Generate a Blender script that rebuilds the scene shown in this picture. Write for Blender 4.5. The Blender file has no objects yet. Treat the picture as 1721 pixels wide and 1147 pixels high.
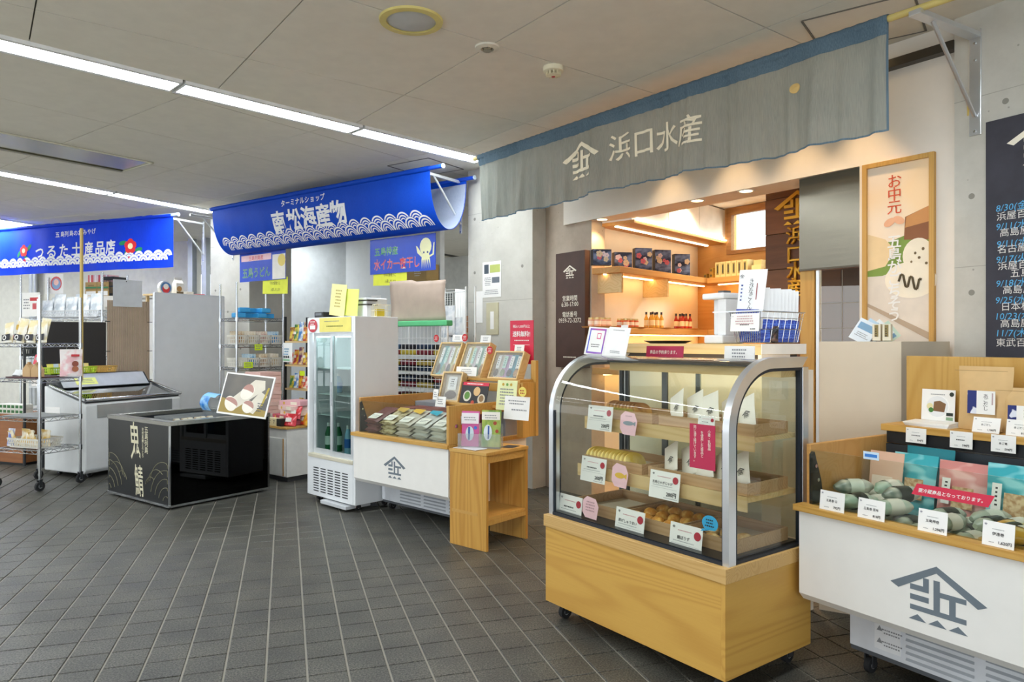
import bpy, bmesh, math, random
from mathutils import Vector, Matrix, Euler, noise
random.seed(11)
SC = bpy.context.scene
COL = SC.collection
PI = math.pi
EYE = 1.4          # eye height of the camera in metres
FOC = 1200.0       # focal length in pixels of the 1721 x 1147 frame
CH = 3.16          # ceiling height

# ------------------------------------------------------------------ camera, world, exposure
cam_d = bpy.data.cameras.new('camera')
cam_d.sensor_width = 36.0
cam_d.lens = 36.0 * FOC / 1721.0
cam_d.clip_start = 0.05
cam_d.clip_end = 200
cam = bpy.data.objects.new('camera', cam_d)
cam.location = (0, 0, EYE)
cam.rotation_euler = (PI / 2, 0, 0)
COL.objects.link(cam)
SC.camera = cam

world = bpy.data.worlds.new('world')
SC.world = world
world.use_nodes = True
bg = world.node_tree.nodes['Background']
bg.inputs[0].default_value = (0.93, 0.97, 1.0, 1)
bg.inputs[1].default_value = 1.8      # even ambient fill added from every open side of the hall

vs = SC.view_settings
vs.view_transform = 'Standard'
vs.look = 'None'
vs.exposure = 0.3
vs.gamma = 1.0
vs.use_curve_mapping = False
LIGHT_STRENGTH = 27.0
WARM = (1.0, 0.66, 0.34)

def lamp(name, kind, loc, power, color=(1, 1, 1), size=0.3, sizey=None, rot=(0, 0, 0), spot=None, blend=0.4):
    d = bpy.data.lights.new(name, kind)
    d.energy = power
    d.color = color
    if kind == 'AREA':
        d.shape = 'RECTANGLE' if sizey else 'DISK'
        d.size = size
        if sizey: d.size_y = sizey
    else:
        d.shadow_soft_size = size
    if kind == 'SPOT':
        d.spot_size = spot
        d.spot_blend = blend
    o = bpy.data.objects.new(name, d)
    o.location = loc
    o.rotation_euler = rot
    COL.objects.link(o)
    return o

# ------------------------------------------------------------------ materials
def lin(h):
    h = h.lstrip('#')
    r = []
    for i in (0, 2, 4):
        c = int(h[i:i + 2], 16) / 255.0
        r.append(c / 12.92 if c <= 0.04045 else ((c + 0.055) / 1.055) ** 2.4)
    return (r[0], r[1], r[2], 1.0)

MATS = {}
def new_mat(name):
    m = bpy.data.materials.new(name)
    m.use_nodes = True
    MATS[name] = m
    nt = m.node_tree
    return m, nt, nt.nodes['Principled BSDF'], nt.nodes['Material Output']

def C(hexc, rough=0.55, metal=0.0, vary=0.06, spec=0.5, coat=0.0):
    """plain painted / plastic / paper surface with a faint procedural unevenness"""
    key = 'c_%s_%g_%g_%g' % (hexc, rough, metal, coat)
    if key in MATS: return MATS[key]
    m, nt, b, out = new_mat(key)
    c = lin(hexc)
    tc = nt.nodes.new('ShaderNodeTexCoord')
    n = nt.nodes.new('ShaderNodeTexNoise')
    n.inputs['Scale'].default_value = 9.0
    n.inputs['Detail'].default_value = 3.0
    r = nt.nodes.new('ShaderNodeValToRGB')
    e = r.color_ramp.elements
    e[0].position = 0.3; e[1].position = 0.7
    e[0].color = (c[0] * (1 - vary), c[1] * (1 - vary), c[2] * (1 - vary), 1)
    e[1].color = (min(1, c[0] * (1 + vary)), min(1, c[1] * (1 + vary)), min(1, c[2] * (1 + vary)), 1)
    nt.links.new(tc.outputs['Object'], n.inputs['Vector'])
    nt.links.new(n.outputs['Fac'], r.inputs[0])
    nt.links.new(r.outputs[0], b.inputs['Base Color'])
    b.inputs['Roughness'].default_value = rough
    b.inputs['Metallic'].default_value = metal
    b.inputs['Specular IOR Level'].default_value = spec
    b.inputs['Coat Weight'].default_value = coat
    return m

def EM(hexc, strength):
    key = 'e_%s_%g' % (hexc, strength)
    if key in MATS: return MATS[key]
    m, nt, b, out = new_mat(key)
    em = nt.nodes.new('ShaderNodeEmission')
    em.inputs[0].default_value = lin(hexc)
    em.inputs[1].default_value = strength
    nt.links.new(em.outputs[0], out.inputs[0])
    return m

def WOOD(c1, c2, scale=2.2, k=26.0, axis=0, rough=0.5):
    key = 'wood_%s_%s_%g_%g_%d' % (c1, c2, scale, k, axis)
    if key in MATS: return MATS[key]
    m, nt, b, out = new_mat(key)
    tc = nt.nodes.new('ShaderNodeTexCoord')
    mp = nt.nodes.new('ShaderNodeMapping')
    s = [scale * 2.2] * 3
    s[axis] = scale * 0.13
    mp.inputs['Scale'].default_value = s
    n = nt.nodes.new('ShaderNodeTexNoise')
    n.inputs['Scale'].default_value = 1.0
    n.inputs['Detail'].default_value = 1.0
    n.inputs['Distortion'].default_value = 0.25
    mu = nt.nodes.new('ShaderNodeMath'); mu.operation = 'MULTIPLY'; mu.inputs[1].default_value = k * 8
    si = nt.nodes.new('ShaderNodeMath'); si.operation = 'SINE'
    f = nt.nodes.new('ShaderNodeTexNoise')
    f.inputs['Scale'].default_value = 40.0
    f.inputs['Detail'].default_value = 2.0
    mr = nt.nodes.new('ShaderNodeMapRange')
    mr.inputs['From Min'].default_value = -1.0
    mr.inputs['From Max'].default_value = 1.0
    pw = nt.nodes.new('ShaderNodeMath'); pw.operation = 'POWER'; pw.inputs[1].default_value = 2.2
    mx = nt.nodes.new('ShaderNodeMix'); mx.data_type = 'RGBA'
    mx.inputs['A'].default_value = lin(c1)
    mx.inputs['B'].default_value = lin(c2)
    ad = nt.nodes.new('ShaderNodeMath'); ad.operation = 'MULTIPLY_ADD'
    ad.inputs[1].default_value = 0.35; 
    L = nt.links.new
    L(tc.outputs['Object'], mp.inputs[0]); L(mp.outputs[0], n.inputs['Vector'])
    L(mp.outputs[0], f.inputs['Vector'])
    L(n.outputs['Fac'], mu.inputs[0]); L(mu.outputs[0], si.inputs[0]); L(si.outputs[0], mr.inputs['Value'])
    L(mr.outputs[0], pw.inputs[0])
    ms = nt.nodes.new('ShaderNodeMath'); ms.operation = 'MULTIPLY'; ms.inputs[1].default_value = 0.5
    L(pw.outputs[0], ms.inputs[0])
    L(f.outputs['Fac'], ad.inputs[0]); L(ms.outputs[0], ad.inputs[2])
    L(ad.outputs[0], mx.inputs['Factor'])
    L(mx.outputs['Result'], b.inputs['Base Color'])
    b.inputs['Roughness'].default_value = rough
    return m

def CONCRETE(name, c1, c2, rough=0.8):
    if name in MATS: return MATS[name]
    m, nt, b, out = new_mat(name)
    tc = nt.nodes.new('ShaderNodeTexCoord')
    n = nt.nodes.new('ShaderNodeTexNoise'); n.inputs['Scale'].default_value = 1.6; n.inputs['Detail'].default_value = 9; n.inputs['Roughness'].default_value = 0.68
    r = nt.nodes.new('ShaderNodeValToRGB')
    r.color_ramp.elements[0].position = 0.34; r.color_ramp.elements[1].position = 0.66
    r.color_ramp.elements[0].color = lin(c1); r.color_ramp.elements[1].color = lin(c2)
    v = nt.nodes.new('ShaderNodeTexVoronoi'); v.inputs['Scale'].default_value = 9.0
    vr = nt.nodes.new('ShaderNodeValToRGB')
    vr.color_ramp.elements[0].position = 0.035; vr.color_ramp.elements[1].position = 0.06
    vr.color_ramp.elements[0].color = (0.45, 0.45, 0.43, 1)
    mx = nt.nodes.new('ShaderNodeMix'); mx.data_type = 'RGBA'; mx.blend_type = 'MULTIPLY'; mx.inputs['Factor'].default_value = 0.7
    bp = nt.nodes.new('ShaderNodeBump'); bp.inputs['Strength'].default_value = 0.12; bp.inputs['Distance'].default_value = 0.01
    L = nt.links.new
    for t in (n, v): L(tc.outputs['Object'], t.inputs['Vector'])
    L(n.outputs['Fac'], r.inputs[0]); L(v.outputs['Distance'], vr.inputs[0])
    L(r.outputs[0], mx.inputs['A']); L(vr.outputs[0], mx.inputs['B'])
    L(mx.outputs['Result'], b.inputs['Base Color'])
    L(n.outputs['Fac'], bp.inputs['Height']); L(bp.outputs[0], b.inputs['Normal'])
    b.inputs['Roughness'].default_value = rough
    return m

def GLASS(name, tint='eef4f2', amount=1.0, rough=0.0, base=0.04):
    """thin pane: see-through with a mirror layer that follows the grazing angle"""
    if name in MATS: return MATS[name]
    m, nt, b, out = new_mat(name)
    nt.nodes.remove(b)
    t = nt.nodes.new('ShaderNodeBsdfTransparent'); t.inputs[0].default_value = lin(tint)
    g = nt.nodes.new('ShaderNodeBsdfGlossy'); g.inputs['Roughness'].default_value = rough
    fr = nt.nodes.new('ShaderNodeLayerWeight'); fr.inputs[0].default_value = 0.5
    pw = nt.nodes.new('ShaderNodeMath'); pw.operation = 'POWER'; pw.inputs[1].default_value = 4.0
    nt.links.new(fr.outputs['Facing'], pw.inputs[0])
    mu = nt.nodes.new('ShaderNodeMath'); mu.operation = 'MULTIPLY_ADD'; mu.inputs[1].default_value = amount; mu.inputs[2].default_value = base
    mu.use_clamp = True
    mx = nt.nodes.new('ShaderNodeMixShader')
    L = nt.links.new
    L(pw.outputs[0], mu.inputs[0]); L(mu.outputs[0], mx.inputs[0]); L(t.outputs[0], mx.inputs[1]); L(g.outputs[0], mx.inputs[2])
    L(mx.outputs[0], out.inputs[0])
    return m

def CLOTH(name, c1, c2, trans=0.25, rough=0.85, weave=260.0):
    if name in MATS: return MATS[name]
    m, nt, b, out = new_mat(name)
    tc = nt.nodes.new('ShaderNodeTexCoord')
    mp = nt.nodes.new('ShaderNodeMapping'); mp.inputs['Scale'].default_value = (weave, weave, weave * 0.06)
    n = nt.nodes.new('ShaderNodeTexNoise'); n.inputs['Scale'].default_value = 1.0; n.inputs['Detail'].default_value = 2
    n2 = nt.nodes.new('ShaderNodeTexNoise'); n2.inputs['Scale'].default_value = 3.0
    ad = nt.nodes.new('ShaderNodeMath'); ad.operation = 'MULTIPLY_ADD'; ad.inputs[1].default_value = 0.5
    mu = nt.nodes.new('ShaderNodeMath'); mu.operation = 'MULTIPLY'; mu.inputs[1].default_value = 0.5
    r = nt.nodes.new('ShaderNodeValToRGB')
    r.color_ramp.elements[0].position = 0.35; r.color_ramp.elements[1].position = 0.65
    r.color_ramp.elements[0].color = lin(c1); r.color_ramp.elements[1].color = lin(c2)
    tr = nt.nodes.new('ShaderNodeBsdfTranslucent')
    mx = nt.nodes.new('ShaderNodeMixShader'); mx.inputs[0].default_value = trans
    L = nt.links.new
    L(tc.outputs['Object'], mp.inputs[0]); L(mp.outputs[0], n.inputs['Vector']); L(tc.outputs['Object'], n2.inputs['Vector'])
    L(n.outputs['Fac'], ad.inputs[0]); L(n2.outputs['Fac'], mu.inputs[0]); L(mu.outputs[0], ad.inputs[2])
    L(ad.outputs[0], r.inputs[0]); L(r.outputs[0], b.inputs['Base Color']); L(r.outputs[0], tr.inputs[0])
    b.inputs['Roughness'].default_value = rough
    b.inputs['Specular IOR Level'].default_value = 0.2
    L(b.outputs[0], mx.inputs[1]); L(tr.outputs[0], mx.inputs[2]); L(mx.outputs[0], out.inputs[0])
    return m

def TILE():
    if 'floor_tile' in MATS: return MATS['floor_tile']
    m, nt, b, out = new_mat('floor_tile')
    geo = nt.nodes.new('ShaderNodeNewGeometry')
    n = nt.nodes.new('ShaderNodeTexNoise'); n.inputs['Scale'].default_value = 130.0; n.inputs['Detail'].default_value = 3
    n2 = nt.nodes.new('ShaderNodeTexNoise'); n2.inputs['Scale'].default_value = 4.5; n2.inputs['Detail'].default_value = 1
    wn = nt.nodes.new('ShaderNodeTexNoise'); wn.inputs['Scale'].default_value = 0.9
    r = nt.nodes.new('ShaderNodeValToRGB')
    r.color_ramp.elements[0].position = 0.36; r.color_ramp.elements[1].position = 0.68
    r.color_ramp.elements[0].color = lin('2c2c29'); r.color_ramp.elements[1].color = lin('6f6d64')
    r2 = nt.nodes.new('ShaderNodeValToRGB')
    r2.color_ramp.elements[0].position = 0.3; r2.color_ramp.elements[1].position = 0.7
    r2.color_ramp.elements[0].color = (0.62, 0.63, 0.64, 1); r2.color_ramp.elements[1].color = (1, 1, 0.97, 1)
    mx = nt.nodes.new('ShaderNodeMix'); mx.data_type = 'RGBA'; mx.blend_type = 'MULTIPLY'; mx.inputs['Factor'].default_value = 1
    L = nt.links.new
    for t in (n, n2, wn): L(geo.outputs['Position'], t.inputs['Vector'])
    L(n.outputs['Fac'], r.inputs[0]); L(n2.outputs['Fac'], r2.inputs[0])
    L(r.outputs[0], mx.inputs['A']); L(r2.outputs[0], mx.inputs['B']); L(mx.outputs['Result'], b.inputs['Base Color'])
    mr = nt.nodes.new('ShaderNodeMapRange'); mr.inputs['To Min'].default_value = 0.34; mr.inputs['To Max'].default_value = 0.58
    L(wn.outputs['Fac'], mr.inputs['Value']); L(mr.outputs[0], b.inputs['Roughness'])
    bp = nt.nodes.new('ShaderNodeBump'); bp.inputs['Strength'].default_value = 0.15; bp.inputs['Distance'].default_value = 0.002
    L(n.outputs['Fac'], bp.inputs['Height']); L(bp.outputs[0], b.inputs['Normal'])
    return m

def NOISE2(name, c1, c2, scale=6.0, lo=0.4, hi=0.6, rough=0.5, detail=3.0, stretch=(1, 1, 1), coat=0.0):
    """two-colour mottled surface (food, printed packs, cloth)"""
    if name in MATS: return MATS[name]
    m, nt, b, out = new_mat(name)
    tc = nt.nodes.new('ShaderNodeTexCoord')
    mp = nt.nodes.new('ShaderNodeMapping'); mp.inputs['Scale'].default_value = stretch
    n = nt.nodes.new('ShaderNodeTexNoise'); n.inputs['Scale'].default_value = scale; n.inputs['Detail'].default_value = detail
    r = nt.nodes.new('ShaderNodeValToRGB')
    r.color_ramp.elements[0].position = lo; r.color_ramp.elements[1].position = hi
    r.color_ramp.elements[0].color = lin(c1); r.color_ramp.elements[1].color = lin(c2)
    L = nt.links.new
    L(tc.outputs['Object'], mp.inputs[0]); L(mp.outputs[0], n.inputs['Vector']); L(n.outputs['Fac'], r.inputs[0])
    L(r.outputs[0], b.inputs['Base Color'])
    b.inputs['Roughness'].default_value = rough
    b.inputs['Coat Weight'].default_value = coat
    return m

def FILM(name, tint='f4f6f6', milk=0.25):
    """clear plastic film: mostly see-through, a little milky, glossy"""
    if name in MATS: return MATS[name]
    m, nt, b, out = new_mat(name)
    b.inputs['Base Color'].default_value = lin(tint)
    b.inputs['Roughness'].default_value = 0.15
    t = nt.nodes.new('ShaderNodeBsdfTransparent'); t.inputs[0].default_value = lin('f6f8f8')
    mx = nt.nodes.new('ShaderNodeMixShader'); mx.inputs[0].default_value = milk
    L = nt.links.new
    L(t.outputs[0], mx.inputs[1]); L(b.outputs[0], mx.inputs[2]); L(mx.outputs[0], out.inputs[0])
    return m

HINOKI = WOOD('cda257', 'bd8f45', 1.6, 26, 0)          # honey coloured softwood
HINOKI_V = WOOD('cda257', 'bd8f45', 1.6, 26, 2)
BAND = WOOD('d0ab6d', 'bd9350', 3.0, 30, 0)
PALEWOOD = WOOD('dcc08c', 'c9a86c', 2.0, 18, 0)
TRAYWOOD = WOOD('c2a077', 'a98458', 3.0, 20, 0)
ORANGEWOOD = WOOD('cc9a58', 'c08b48', 1.6, 22, 0)
ALU = C('dadde1', 0.28, 0.8, 0.03)
CHROME = C('d4d7da', 0.12, 1.0, 0.02)
STEEL = C('a9a8a2', 0.25, 1.0, 0.06)
BLACK = C('141619', 0.45)
RUBBER = C('1b1c1e', 0.75)
WHITE = C('eceae4', 0.45, vary=0.02)
PAPER = C('f3f2ee', 0.7, vary=0.02)
INK = C('2a2a2c', 0.7)
GREYINK = C('8d8f92', 0.7)
EMBLEM = C('6c7780', 0.5)
CREAM = C('f0ead8', 0.7)
REDINK = C('b3262f', 0.6)
CRIMSON = C('b5224a', 0.5)
SIGNRED = C('d8304d', 0.5)
YELLOWNOTE = C('e9ee4d', 0.7)
LIME = C('d4f01c', 0.6)
PINKNOTE = C('f2c6cf', 0.7)
CONC = CONCRETE('concrete', 'b9b7ad', 'd0cec5')
GLASSM = GLASS('clear_glass')
CASEGLASS = GLASS('case_glass', 'f2f5f0', 1.1, 0.0, 0.04)

# ------------------------------------------------------------------ mesh building
class MB:
    def __init__(s): s.v = []; s.f = []
    def add(s, vs_, fs):
        b = len(s.v); s.v += [tuple(p) for p in vs_]; s.f += [tuple(i + b for i in f) for f in fs]; return s
    def box(s, x0, x1, y0, y1, z0, z1, M=None):
        p = [Vector((x, y, z)) for z in (z0, z1) for y in (y0, y1) for x in (x0, x1)]
        if M is not None: p = [M @ q for q in p]
        return s.add(p, [(0, 2, 3, 1), (4, 5, 7, 6), (0, 1, 5, 4), (2, 6, 7, 3), (0, 4, 6, 2), (1, 3, 7, 5)])
    def cyl(s, p0, p1, r, n=10, r1=None, caps=True):
        p0 = Vector(p0); p1 = Vector(p1); r1 = r if r1 is None else r1
        d = (p1 - p0).normalized()
        a = d.orthogonal().normalized(); b = d.cross(a)
        vs_ = []
        for i in range(n):
            t = 2 * PI * i / n
            o = a * math.cos(t) + b * math.sin(t)
            vs_ += [p0 + o * r, p1 + o * r1]
        fs = [(2 * i, 2 * ((i + 1) % n), 2 * ((i + 1) % n) + 1, 2 * i + 1) for i in range(n)]
        if caps:
            fs.append(tuple(2 * i for i in range(n))[::-1]); fs.append(tuple(2 * i + 1 for i in range(n)))
        return s.add(vs_, fs)
    def tube(s, path, r, n=6):
        for a, b in zip(path, path[1:]): s.cyl(a, b, r, n)
        return s
    def prism(s, poly, t0, t1, plane='xz'):
        """polygon in a plane, extruded along the third axis"""
        n = len(poly)
        def P(q, t):
            return {'xz': (q[0], t, q[1]), 'xy': (q[0], q[1], t), 'yz': (t, q[0], q[1])}[plane]
        vs_ = [P(q, t0) for q in poly] + [P(q, t1) for q in poly]
        fs = [tuple(range(n)), tuple(range(2 * n - 1, n - 1, -1))]
        fs += [(i, i + n, (i + 1) % n + n, (i + 1) % n) for i in range(n)]
        return s.add(vs_, fs)
    def lathe(s, prof, c=(0, 0, 0), n=20):
        k = len(prof); vs_ = []
        for i in range(n):
            t = 2 * PI * i / n
            for r, z in prof: vs_.append((c[0] + r * math.cos(t), c[1] + r * math.sin(t), c[2] + z))
        fs = [(i * k + j, ((i + 1) % n) * k + j, ((i + 1) % n) * k + j + 1, i * k + j + 1) for i in range(n) for j in range(k - 1)]
        return s.add(vs_, fs)
    def grid(s, fn, nu, nv):
        vs_ = [fn(i / nu, j / nv) for j in range(nv + 1) for i in range(nu + 1)]
        w = nu + 1
        return s.add(vs_, [(j * w + i, j * w + i + 1, (j + 1) * w + i + 1, (j + 1) * w + i) for j in range(nv) for i in range(nu)])
    def blob(s, c, r, n=8, jit=0.0, seed=0):
        rnd = random.Random(seed)
        m = n // 2 + 1
        prof = []
        vs_ = []
        for j in range(m + 1):
            ph = PI * j / m
            for i in range(n):
                t = 2 * PI * i / n
                k = 1 + rnd.uniform(-jit, jit)
                vs_.append((c[0] + r[0] * k * math.sin(ph) * math.cos(t), c[1] + r[1] * k * math.sin(ph) * math.sin(t), c[2] + r[2] * k * math.cos(ph)))
        return s.add(vs_, [(j * n + i, (j + 1) * n + i, (j + 1) * n + (i + 1) % n, j * n + (i + 1) % n) for j in range(m) for i in range(n)])
    def build(s, name, mat, parent=None, smooth=False, bev=0.0, solid=0.0, kind=None):
        me = bpy.data.meshes.new(name)
        me.from_pydata([tuple(p) for p in s.v], [], s.f)
        bm = bmesh.new(); bm.from_mesh(me)
        bmesh.ops.recalc_face_normals(bm, faces=bm.faces)
        bm.to_mesh(me); bm.free()
        if smooth:
            me.polygons.foreach_set('use_smooth', [True] * len(me.polygons))
            if hasattr(me, 'set_sharp_from_angle'): me.set_sharp_from_angle(angle=math.radians(42))
        me.materials.append(mat)
        o = bpy.data.objects.new(name, me)
        COL.objects.link(o)
        if parent is not None: o.parent = parent
        if bev:
            b = o.modifiers.new('edge', 'BEVEL'); b.width = bev; b.segments = 2; b.limit_method = 'ANGLE'
        if solid:
            b = o.modifiers.new('thickness', 'SOLIDIFY'); b.thickness = solid; b.offset = 0
        if kind: o['kind'] = kind
        return o

def tag(o, label, cat, group=None):
    o['label'] = label; o['category'] = cat
    if group: o['group'] = group
    return o

class Fr:
    """a vertical working plane: origin on the floor, a = bearing of its left end; x along, d = depth behind it"""
    def __init__(s, ox, oy, a):
        s.a = math.radians(a); s.o = Vector((ox, oy, 0))
        s.u = Vector((math.sin(s.a), -math.cos(s.a), 0)); s.n = Vector((math.cos(s.a), math.sin(s.a), 0))
        s.rz = s.a - PI / 2
    def p(s, x, d, z): 
        q = s.o + s.u * x + s.n * d
        return Vector((q.x, q.y, z))
    def x(s, px, d=0):
        r = (px - 860.5) / FOC
        b = s.o + s.n * d
        return (r * b.y - b.x) / (s.u.x - r * s.u.y)
    def z(s, px, py, d=0):
        q = s.p(s.x(px, d), d, 0)
        return EYE - (py - 573.5) * q.y / FOC
    def d(s, px, x):
        r = (px - 860.5) / FOC
        b = s.o + s.u * x
        return (r * b.y - b.x) / (s.n.x - r * s.n.y)
    def off(s, x, d, da=0.0):
        q = s.p(x, d, 0)
        return Fr(q.x, q.y, math.degrees(s.a) + da)

def thing(name, label, cat, fr=None, x=0, d=0, z=0, group=None, da=0.0, loc=None, rz=0.0):
    o = bpy.data.objects.new(name, None)
    o.empty_display_size = 0.1
    COL.objects.link(o)
    if fr is not None:
        o.location = fr.p(x, d, z); o.rotation_euler = (0, 0, fr.rz + math.radians(da))
    else:
        o.location = loc or (0, 0, 0); o.rotation_euler = (0, 0, rz)
    return tag(o, label, cat, group)

def put(o, fr, x, d, z, da=0.0, tilt=0.0, roll=0.0):
    o.location = fr.p(x, d, z)
    o.rotation_euler = (-tilt, roll, fr.rz + math.radians(da))
    return o

def struct(o): 
    o['kind'] = 'structure'; return o

def dup(root, loc=None, rot=None, label=None, group=None):
    r = root.copy(); COL.objects.link(r)
    if loc is not None: r.location = loc
    if rot is not None: r.rotation_euler = rot
    if label: r['label'] = label
    if group: r['group'] = group
    for ch in list(root.children):
        c = ch.copy(); COL.objects.link(c); c.parent = r
        for g in list(ch.children):
            h = g.copy(); COL.objects.link(h); h.parent = c
    return r

# ------------------------------------------------------------------ print: lettering, emblem, blocks
TXT = {}
def text_mesh(s, bold=0.0, vertical=False, align='CENTER', lsp=1.0):
    key = (s, bold, vertical, align, lsp)
    if key not in TXT:
        c = bpy.data.curves.new('lettering', 'FONT')
        c.body = '\n'.join(s) if vertical else s
        c.size = 1.0; c.offset = bold; c.resolution_u = 2
        c.align_x = align; c.align_y = 'CENTER'
        c.space_line = lsp
        o = bpy.data.objects.new('lettering', c)
        me = bpy.data.meshes.new_from_object(o)
        bpy.data.objects.remove(o)
        bpy.data.curves.remove(c)
        me.materials.clear()
        TXT[key] = me
    return TXT[key]

def letter(parent, s, x, z, size, mat, y=-0.001, bold=0.0, vertical=False, align='CENTER', flat=False, sx=1.0, lsp=1.0, name='lettering', depth=0.0, shear=0.0):
    me = text_mesh(s, bold, vertical, align, lsp).copy()
    me.name = name
    me.transform(Matrix(((size * sx, shear * size, 0, 0), (0, size, 0, 0), (0, 0, size, 0), (0, 0, 0, 1))))
    me.materials.append(mat)
    o = bpy.data.objects.new(name, me)
    COL.objects.link(o)
    o.parent = parent
    if flat: o.location = (x, z, y)
    else:
        o.location = (x, y, z); o.rotation_euler = (PI / 2, 0, 0)
    if depth:
        b = o.modifiers.new('thickness', 'SOLIDIFY'); b.thickness = depth; b.offset = 0
    return o

EMB = [[(0, 0), (.5, -.29), (.41, -.335), (0, -.075), (-.41, -.335), (-.5, -.29)],
       [(-.28, -.255), (-.14, -.255), (-.14, -.16), (-.08, -.16), (-.08, -.315), (-.28, -.315)],
       [(-.28, -.365), (-.08, -.365), (-.08, -.425), (-.28, -.425)],
       [(-.28, -.48), (.30, -.48), (.30, -.535), (-.28, -.535)],
       [(-.03, -.155), (.035, -.155), (.035, -.48), (-.03, -.48)],
       [(.035, -.27), (.30, -.27), (.30, -.325), (.035, -.325)],
       [(.13, -.325), (.195, -.325), (.195, -.48), (.13, -.48)]] + \
      [[(c - .095, -.645), (c, -.575), (c + .095, -.645)] for c in (-.2, .01, .22)]
def emblem(parent, x, z, w, mat, y=-0.001, thick=0.0008, name='emblem'):
    m = MB()
    for i, p in enumerate(EMB):
        t = y - 0.00002 * i * (1 if thick < 0.002 else 0)
        m.prism([(x + a * w, z + (b + .32) * w) for a, b in p], t - thick, t, 'xz')
    return m.build(name, mat, parent)

def ellipse(m, x, z, rx, rz, y, n=16):
    return m.add([(x + rx * math.cos(2 * PI * i / n), y, z + rz * math.sin(2 * PI * i / n)) for i in range(n)], [tuple(range(n))])

def prints(parent, spec, y=-0.001):
    """flat print on a front face; spec items:
    ('t', text, x, z, size, mat, {opts}) lettering; ('b', x, z, w, h, mat) block; ('d', x, z, r, mat[, rz]) disc; ('e', x, z, w, mat) emblem; ('l', x, z, w, n, pitch, mat) lines of small print"""
    by = {}
    k = 0
    for s in spec:
        k += 1
        yy = y - 0.0002 * k
        if s[0] == 't':
            o = dict(s[6]) if len(s) > 6 else {}
            letter(parent, s[1], s[2], s[3], s[4], s[5], y=yy, **o)
        elif s[0] == 'e':
            emblem(parent, s[1], s[2], s[3], s[4], y=yy, thick=0.0003)
        elif s[0] == 'b':
            m = by.setdefault((s[5].name, 'printed_block'), (MB(), s[5]))[0]
            x, z, w, h = s[1:5]
            m.add([(x - w / 2, yy, z - h / 2), (x + w / 2, yy, z - h / 2), (x + w / 2, yy, z + h / 2), (x - w / 2, yy, z + h / 2)], [(0, 1, 2, 3)])
        elif s[0] == 'd':
            m = by.setdefault((s[4].name, 'printed_shape'), (MB(), s[4]))[0]
            ellipse(m, s[1], s[2], s[3], s[5] if len(s) > 5 else s[3], yy)
        elif s[0] == 'p':
            m = by.setdefault((s[2].name, 'printed_shape'), (MB(), s[2]))[0]
            m.add([(q[0], yy, q[1]) for q in s[1]], [tuple(range(len(s[1])))])
        elif s[0] == 'l':
            m = by.setdefault((s[6].name, 'small_print'), (MB(), s[6]))[0]
            x, z, w, n, pitch = s[1:6]
            rnd = random.Random(int(x * 1000) + n)
            for i in range(n):
                ww = w * rnd.uniform(0.72, 1.0); zz = z - i * pitch; xx = x - ww / 2
                while xx < x + ww / 2 - pitch * 0.3:
                    cw = pitch * rnd.uniform(0.35, 0.7)
                    m.add([(xx, yy, zz - pitch * .22), (xx + cw, yy, zz - pitch * .22), (xx + cw, yy, zz + pitch * .22), (xx, yy, zz + pitch * .22)], [(0, 1, 2, 3)])
                    xx += cw + pitch * 0.22
    for (mn, nm), (m, mat) in by.items(): m.build(nm, mat, parent)

def card(name, label, cat, fr, x, d, z, w, h, mat=None, tilt=0.0, spec=(), group=None, t=0.002, da=0.0, roll=0.0, bev=0.0):
    o = MB().box(-w / 2, w / 2, 0, t, 0, h).build(name, mat or PAPER, bev=bev)
    put(o, fr, x, d, z, da, tilt, roll)
    tag(o, label, cat, group)
    sp = []
    for s in spec:      # card prints are written as fractions of the card
        s = list(s)
        if s[0] == 't': s[2] *= w; s[3] *= h; s[4] *= h
        elif s[0] == 'b': s[1] *= w; s[2] *= h; s[3] *= w; s[4] *= h
        elif s[0] == 'd': s[1] *= w; s[2] *= h; s[3] *= h; 
        elif s[0] == 'e': s[1] *= w; s[2] *= h; s[3] *= h
        elif s[0] == 'l': s[1] *= w; s[2] *= h; s[3] *= w; s[5] *= h
        elif s[0] == 'p': s[1] = [(a * w, b * h) for a, b in s[1]]
        if s[0] == 'd' and len(s) > 5: s[5] *= h
        sp.append(tuple(s))
    prints(o, sp)
    return o

def cardpx(name, label, cat, fr, d, x0, x1, y0, y1, **kw):
    """a flat upright card standing on depth d of a plane, its size read off the photograph"""
    a, b = fr.x(x0, d), fr.x(x1, d)
    xm = (x0 + x1) / 2
    zt, zb = fr.z(xm, y0, d), fr.z(xm, y1, d)
    t = kw.get('tilt', 0.0)
    return card(name, label, cat, fr, (a + b) / 2, d, zb, b - a, (zt - zb) / max(0.3, math.cos(t)), **kw)

def rectpx(fr, d, x0, x1, y0, y1):
    a, b = fr.x(x0, d), fr.x(x1, d); xm = (x0 + x1) / 2
    return a, b, fr.z(xm, y1, d), fr.z(xm, y0, d)

def boxthing(name, label, cat, fr, x, d, z, w, dp, h, mat, spec=(), group=None, da=0.0, tilt=0.0, bev=0.003, roll=0.0):
    o = MB().box(-w / 2, w / 2, 0, dp, 0, h).build(name, mat, bev=bev)
    put(o, fr, x, d, z, da, tilt, roll); tag(o, label, cat, group)
    prints(o, spec)
    return o

def boxpx(name, label, cat, fr, d, x0, x1, y0, y1, dp, mat, **kw):
    a, b, zb, zt = rectpx(fr, d, x0, x1, y0, y1)
    return boxthing(name, label, cat, fr, (a + b) / 2, d, zb, b - a, dp, zt - zb, mat, **kw)

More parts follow.
